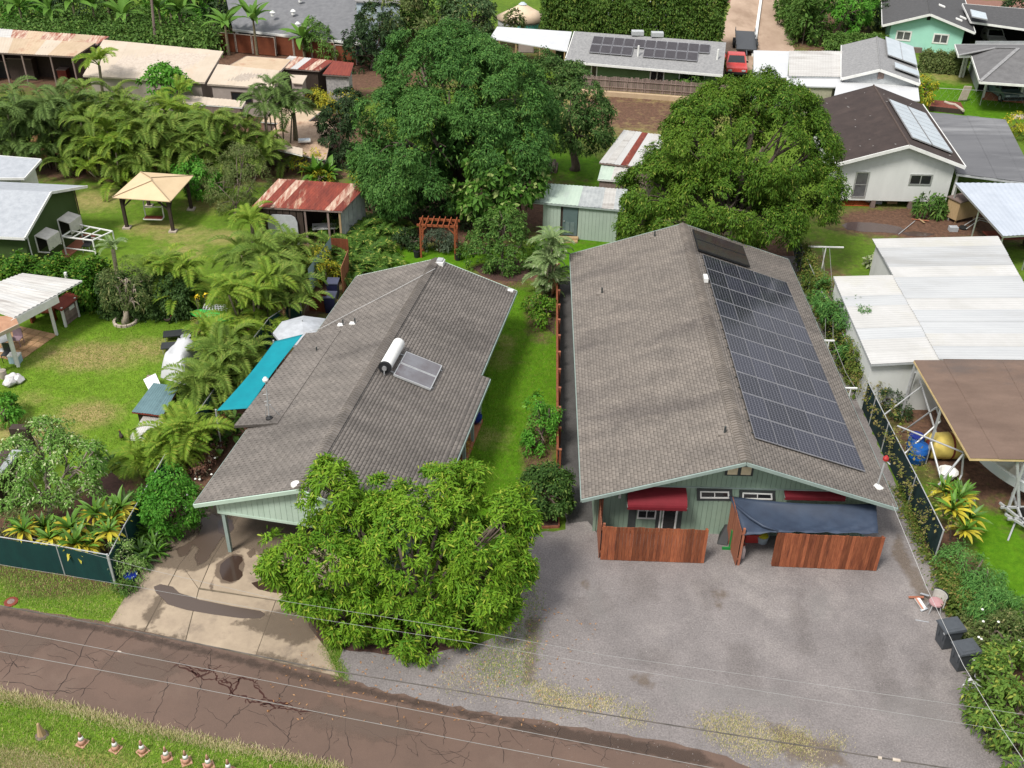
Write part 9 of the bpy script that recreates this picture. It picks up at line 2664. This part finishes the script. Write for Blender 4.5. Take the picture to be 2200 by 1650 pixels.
# trees across the back
BT=[
('dense dark tree at the top left corner',(-59.27,67.27,0),[((-61.77,74,1.68),3.4),((-63.87,73,0.98),3),((-59.61,73,1.06),2.6)],bright_leaf),
('leafy tree second from the top left corner',(-56.14,68.46,0),[((-58.95,76,1.01),3.2),((-61.08,78,1.64),3),((-57.2,75,0.6),2.2)],mid_leaf),
('dark green tree behind the tall banana',(-53.72,69.29,0),[((-57.34,80,1),3.3),((-55,78,0.35),2.5)],dark_leaf),
('mixed green tree left of the utility pole',(-49.47,69.61,0),[((-51.74,76,0.92),2.8),((-50.79,78,1.85),2.6),((-54,80,1.54),2.5)],mid_leaf),
('yellow-green tree right of the utility pole',(-43.76,69.72,0),[((-45.22,76,1.05),2.6),((-44.45,78,1.98),2.6),((-47.5,80,1.91),2.4)],bright_leaf),
('shadowy tree left of the dark grey roof',(-40.7,70.27,0),[((-42.32,78,1.55),2.6),((-44.09,82,1.99),2.8),((-41.56,80,2.03),2.2)],dark_leaf),
('dark green tree right of the dark grey roof',(-23.86,65.01,0),[((-23.86,66,2.32),2.6),((-24.44,65,1.29),1.9),((-23.06,67,3.35),2.4)],dark_leaf),
('tall yellow-green tree behind the huge domed tree',(-22.05,68.17,0),[((-22.53,70,3.9),3.0),((-21.12,69,2.88),2.5),((-23.2,72,4.5),2.6)],olive_leaf),
('bright green tree right behind the huge domed tree',(-18.54,69.21,0),[((-19.15,72,3.26),2.4),((-18.31,73,3.7),2.2),((-19.76,71,2.62),1.8)],mid_leaf),
('grey-green spreading tree left of the yurt',(-14.97,70.27,0),[((-15.27,72,3.12),2.6),((-14.16,72.5,2.8),1.6),((-16.13,71,2.47),2.0),((-14.99,75,3.96),2.2),((-17.55,75,3.91),2.2)],leaf_mat('back_grey',(.035,.08,.03),(.085,.14,.05),(.18,.2,.09),trans=.25,tip=.1,nscale=.3)),
('leafy tree beside the far concrete lane',(20.24,77.12,0),[((19.83,78,2.11),2.4),((21.35,80,2.82),2.4),((19.87,81,2.79),2)],mid_leaf),
('bright green tree in front of the aqua house garden',(23.63,78.26,0),[((23.6,80,2.39),2.4),((24.72,82,2.88),2.4),((23.02,82,2.85),2.2)],bright_leaf),
('dark tree at the left of the aqua house',(27.07,82.16,0),[((27.14,84,1.98),2.4),((27.72,83,1.5),1.7),((27.06,86,2.48),2.2)],dark_leaf),
('shrubby tree on the right side of the far lane corner',(20.96,87.53,0),[((19.71,84,1.58),2.0),((20.27,88,1.63),2.2)],mid_leaf),
('small shrub in front of the yurt wall',(-10.61,75.61,0),[((-10.66,74,2.72),.8),((-10.6,74,2.04),.7),((-10.69,74,1.72),.8)],olive_leaf),
]
for label,base,lb,mat in BT:
 tr('tree',label,'tree',base,lb,mat,bark,L=.42,W=.15,k=7,sub_r=.75,dens=.7,tufts=11,droop=.4,r0=.2,fill=.3,low=-.7)

# palms
pa=((2.4,.55,54,.05,.5,.55,palm_leaf),(2.1,.5,48,.05,.8,.45,palm_leaf))
pb=((2.3,.55,52,.05,.45,.55,palm_bright),(1.9,.46,46,.05,.75,.45,palm_bright))
pd=((2.7,.65,54,.052,.6,.4,palm_dark),(2.4,.6,50,.052,.85,.35,palm_dark))
ps=((2.0,.42,18,.12,.35,.6,silver_leaf),(1.8,.4,16,.12,.55,.5,silver_leaf))
PALMS=[
((-46.48,39.89,0),'dark arching palm clump at the left end of the palm row',5.0,8,1.1,7,'talld',pd,'areca_palm',(.7,1.08)),
((-43.94,40.05,0),'dark palm clump second from the left in the palm row',4.6,8,1.1,7,'talld',pd,'areca_palm',(.7,1.08)),
((-40.59,38.97,0),'olive palm clump third from the left in the palm row',4.0,8,1.1,7,'rowa',pa,'areca_palm',(.7,1.08)),
((-38.2,37.69,0),'yellow-green palm clump in front of the row, left of the gazebo peak',3.6,8,1.1,7,'rowb',pb,'areca_palm',(.7,1.08)),
((-36.23,37.46,0),'palm clump directly behind the gazebo roof',3.8,8,1.1,7,'rowa',pa,'areca_palm',(.7,1.08)),
((-34.81,38.78,0),'palm clump above the right corner of the gazebo',3.8,8,1.1,7,'rowa',pa,'areca_palm',(.7,1.08)),
((-32.78,38.02,0),'palm clump right of the gazebo in the palm row',3.7,8,1.1,7,'rowa',pa,'areca_palm',(.7,1.08)),
((-31.14,39.54,0),'palm clump at the right end of the dense palm row',3.4,7,1.1,7,'rowa',pa,'areca_palm',(.7,1.08)),
((-40.92,42.32,0),'tall back palm clump on the left of the row',4.6,6,1.1,7,'rowa',pa,'areca_palm',(.7,1.08)),
((-34.99,42.69,0),'tall yellow-green back palm clump near the round bush',4.0,6,1.1,7,'rowb',pb,'areca_palm',(.7,1.08)),
((-29.15,39.12,0),'low palm clump beneath the tall thin palms',2.9,7,1.1,7,'rowa',pa,'areca_palm',(.7,1.08)),
((-38.02,41.06,0),'back palm clump in the middle of the row',4.3,6,1.1,7,'rowa',pa,'areca_palm',(.7,1.08)),
((-43,41.23,0),'back dark palm clump near the left end of the row',4.5,6,1.1,7,'talld',pd,'areca_palm',(.7,1.08)),
((-28.2,41.01,0),'leftmost tall thin palm beside the patchwork roof',5.2,3,0.50,8,'talld',pd,'slender_palm',(.75,.95)),
((-27.24,41.73,0),'middle tall thin palm beside the patchwork roof',5.6,3,0.50,8,'talld',pd,'slender_palm',(.75,.95)),
((-26.36,42.26,0),'rightmost tall thin palm beside the patchwork roof',5.0,2,0.30,8,'talld',pd,'slender_palm',(.75,.95)),
((-26.1,26.91,0),'drooping date palm on the lawn left of the rusty red shed',1.7,1,0.00,16,'rowb',pb,'date_palm',(.75,.95)),
((-44.54,51.94,0),'coconut palm standing behind the palm row against the cream roof',3.8,1,0.00,13,'rowb',pb,'coconut_palm',(.95,1.15)),
((-28.6,19.33,0),'yellow-green palm clump beside the fan palm shrub',2.3,5,0.50,7,'rowb',pb,'areca_palm',(.65,.9)),
((-29.51,20.12,0),'smaller palm clump behind the hedge near the fan palm shrub',2.0,4,0.60,6,'rowa',pa,'areca_palm',(.7,.95)),
((-23.89,20.4,0),'tall palm clump in the middle of the palms by the long roof',3.0,7,0.80,7,'rowa',pa,'areca_palm',(.7,1.0)),
((-23.03,22.77,0),'palm clump nearest the yellow-leaved shrub',2.1,6,0.80,7,'rowa',pa,'areca_palm',(.65,.9)),
((-23.58,16.19,0),'bright palm clump above the teal shade sail',3.2,7,0.90,7,'rowb',pb,'areca_palm',(.62,.88)),
((-22.38,17.78,0),'palm clump beside the grey parasol',3.2,6,0.70,7,'rowa',pa,'areca_palm',(.6,.85)),
((-24.37,12.84,0),'bright palm clump right of the white tarp pile',1.9,6,0.60,7,'rowb',pb,'areca_palm',(.6,.85)),
((-23.45,11.13,0),'palm clump at the near end of the teal shade sail',2.2,6,0.70,7,'rowa',pa,'areca_palm',(.6,.85)),
((-24.13,8.85,0),'palm clump over the blue-grey coop roof',1.8,6,0.60,7,'rowa',pa,'areca_palm',(.6,.85)),
((-24.18,5.13,0),'bright yellow-green palm clump by the lower coop',1.5,5,0.50,7,'rowb',pb,'areca_palm',(.7,.95)),
((-25.18,3.9,0),'low spreading palm clump nearest the round flowering bush',0.9,4,0.50,7,'rowb',pb,'areca_palm',(.65,.9)),
((-32.17,19.98,0),'fan palm crown above the shrub on the left lawn',3.0,1,0.00,10,'silv',ps,'fan_palm',(.5,.65)),
((-7.46,21.7,0),'silvery green palm standing between lawn and gravel',3.3,6,0.30,8,'silv',ps,'foxtail_palm',(.6,.85)),
((24.33,59.06,0),'spiky dark palm behind the brown roofed house',0.9,1,0.00,12,'talld',pd,'date_palm',(.5,.7)),
]
for base,lb,h,st,sp,fr,key,pt,nm,scs in PALMS:
 areca(lb,base,h,st,sp,fr,key,(pt,palm_bark),scs,name=nm,stemr=.05 if st > 2 else .11)

# broad arching ginger and cycad-like clumps
pg=((1.9,.42,20,.09,.55,.45,ginger_leaf),(1.6,.36,18,.09,.8,.4,ginger_leaf))
for base,lb,n_ in (((-20.08,24.45,0),'arching ginger clump with yellow tips by the panel enclosure',9),((-19.38,26.41,0),'arching ginger clump in the middle of the bed right of the rusty red shed',9),((-18.38,28.83,0),'arching ginger clump farthest right under the huge domed tree',9),((-20.14,29.44,0),'arching ginger clump at the corner of the rusty red shed',8),((-18.52,24.53,0),'arching ginger clump nearest the far end of the long roof',7)):
 areca(lb,base,.45,n_,.8,4,'ging',(pg,palm_bark),(.8,1.1),name='ginger_clump',cat='plant',stemr=.03,tilt=(-5,35))

# crotons and broad strap-leaved rosettes: every big leaf its own piece
def strap_mesh(L,W,mat,droop=.5,key=None):
 n=5; vs=[]; fs=[]
 for i in range(n+1):
  u=i/n; a=R(55)-u*R(55)*(1+droop)
  x=L*u*.9; z=L*(math.sin(R(50))*u-droop*u*u)
  w=W*math.sin(math.pi*min(.98,.12+.86*u))*.5
  vs+=[(x,-w,z+abs(w)*.3),(x,0,z),(x,w,z+abs(w)*.3)]
 for i in range(n):
  for j in range(2):
   fs.append([i*3+j,i*3+j+1,(i+1)*3+j+1,(i+1)*3+j])
 me=bpy.data.meshes.new('leaf'); me.from_pydata(vs,[],fs); me.materials.append(mat); me.shade_smooth()
 return me
leaf_green=pm('strap_green',(.05,.13,.012),(.10,.21,.02),.45,scale=3,rand=.3)
leaf_yellow=pm('strap_yellow',(.50,.40,.03),(.30,.30,.03),.5,scale=4,rand=.25)
leaf_dark=pm('strap_dark',(.03,.08,.012),(.06,.12,.02),.45,scale=3,rand=.3)
sg=[strap_mesh(.75,.13,leaf_green,.45),strap_mesh(.6,.12,leaf_green,.25)]
sy=[strap_mesh(.7,.15,leaf_yellow,.5),strap_mesh(.55,.13,leaf_yellow,.4)]
sk=[strap_mesh(.8,.1,leaf_dark,.55),strap_mesh(.7,.1,leaf_green,.4)]
def croton(label,P,s=1.0,heads=3,up=sg,low=sy,spread=.35,h=.35,name='croton'):
 t=thing(name,label,'plant',P)
 m=MB()
 for k in range(heads):
  a=6.28*k/max(1,heads)+.5; r_=spread*(heads > 1)
  b=(math.cos(a)*r_,math.sin(a)*r_,h*random.uniform(.7,1.3))
  m.tube([(b[0]*.4,b[1]*.4,0),b],.03,6)
  n_=34
  for i in range(n_):
   outer=i < n_*.55
   me=(low if outer else up)[i % 2]
   o=bpy.data.objects.new('leaf',me); link(o,t)
   o.location=b; q=s*random.uniform(.75,1.1)
   o.scale=(q,q,q)
   o.rotation_euler=(random.uniform(-.3,.3),R(random.uniform(2,42) if outer else random.uniform(-35,8)),2.399*i+random.uniform(-.2,.2))
 m.build('stem',bark,t,world=False)
for base,lb,s,hd in (((-28.33,-1.16,0),'yellow and green croton at the left of the row behind the verge fence',1.0,3),((-27.29,-1.28,0),'yellow and green croton second in the row behind the verge fence',1.0,3),((-26.18,-1.61,0),'largest yellow and green croton hanging over the verge fence',1.25,3),((-25.41,-.36,0),'tall yellow croton by the mulch bed',1.15,4),((-25.34,-1.85,0),'green croton at the fence corner post',.9,2),
      ((9.64,2.36,0),'upper yellow and green croton beside the mesh fence on the right',1.2,3),((9.45,0.87,0),'lower yellow and green croton beside the mesh fence on the right',1.15,3)):
 croton(lb,base,s*1.12,hd,h=1.2,spread=.45)
for base,lb,s,hd in (((-23.7,-1.46,0),'dark strappy plant at the driveway edge, nearest the lane',1.0,3),((-23.63,-.49,0),'dark strappy plant at the driveway edge beside the round flowering bush',1.0,3),((-24.4,-.38,0),'strappy plant behind the mesh fence corner',1.1,2),((-25.27,1.65,0),'dark broad plant by the mulch bed',1.2,2),((-27.52,4.3,0),'dark purple strappy plant at the end of the left lawn',1.0,2)):
 croton(lb,base,s,hd,sk,sk,name='strap_plant',h=.2)
P=(-23.92,-2.74,0)
t=thing('blue_pot','blue glazed pot at the foot of the mesh fence by the driveway','pot',P)
m=MB(); m.lathe(P,[(.16,0),(.24,.3),(.27,.34),(.22,.34)],14); m.build('pot_body',blue_glaze,t)

# bananas
bl=[strap_mesh(2.5,.6,banana_leaf,.65),strap_mesh(2.3,.55,banana_leaf,.3)]
def banana(label,P,h,n_=11,s=1.0,name='banana_plant'):
 t=thing(name,label,'banana plant',P)
 m=MB(); m.tube([(0,0,-.1),(0,0,h*.5),(0,0,h)],[.17,.14,.08],8); m.build('stem',palm_bark,t,world=False)
 for i in range(n_):
  o=bpy.data.objects.new('leaf',bl[i % 2]); link(o,t)
  o.location=(0,0,h-.1*(i % 3)); q=s*random.uniform(.8,1.15); o.scale=(q,q,q)
  o.rotation_euler=(random.uniform(-.3,.3),R(random.uniform(-42,30)),2.399*i)
for base,lb,h,s in (((-55.78,70.44,0),'banana plant at the far left above the tin roofs',3.6,1.1),((-53.53,70.61,0),'tall pale banana plant behind the cream roof',4.4,1.25),((-51.96,71.4,0),'banana plant right of the tall pale one',3.8,1.2),((-49.01,70.96,0),'banana plant left of the utility pole',3.0,1.1),((-45.13,70.43,0),'banana plant right of the utility pole',4.0,1.2),((-43.56,71.38,0),'banana plant at the start of the brown panel fence',3.4,1.1),
     ((-38.39,68.84,0),'banana plant left of two in front of the brown panel fence',3.0,1.15),((-35.67,69.04,0),'banana plant right of two in front of the brown panel fence',3.4,1.15),((-30.78,67.83,0),'banana plant below the dark grey roof by the brown panel fence',2.2,1.0),((-58.97,70.86,0),'banana plant by the top left trees',3.8,1.2),((-52.99,77.67,0),'banana plant deep among the top left trees',4.0,1.2),((-43.86,76.56,0),'banana plant deep among the trees left of the dark roof',4.0,1.2)):
 banana(lb,base,h,12,s)
croton('bright green bird-of-paradise clump behind the rusty red shed',(-23.87,38.29,0),2.0,2,[strap_mesh(.75,.24,leaf_green,.3),strap_mesh(.7,.22,leaf_green,.15)],[strap_mesh(.7,.24,leaf_green,.5),strap_mesh(.65,.2,leaf_green,.4)],name='broad_plant',h=.3)
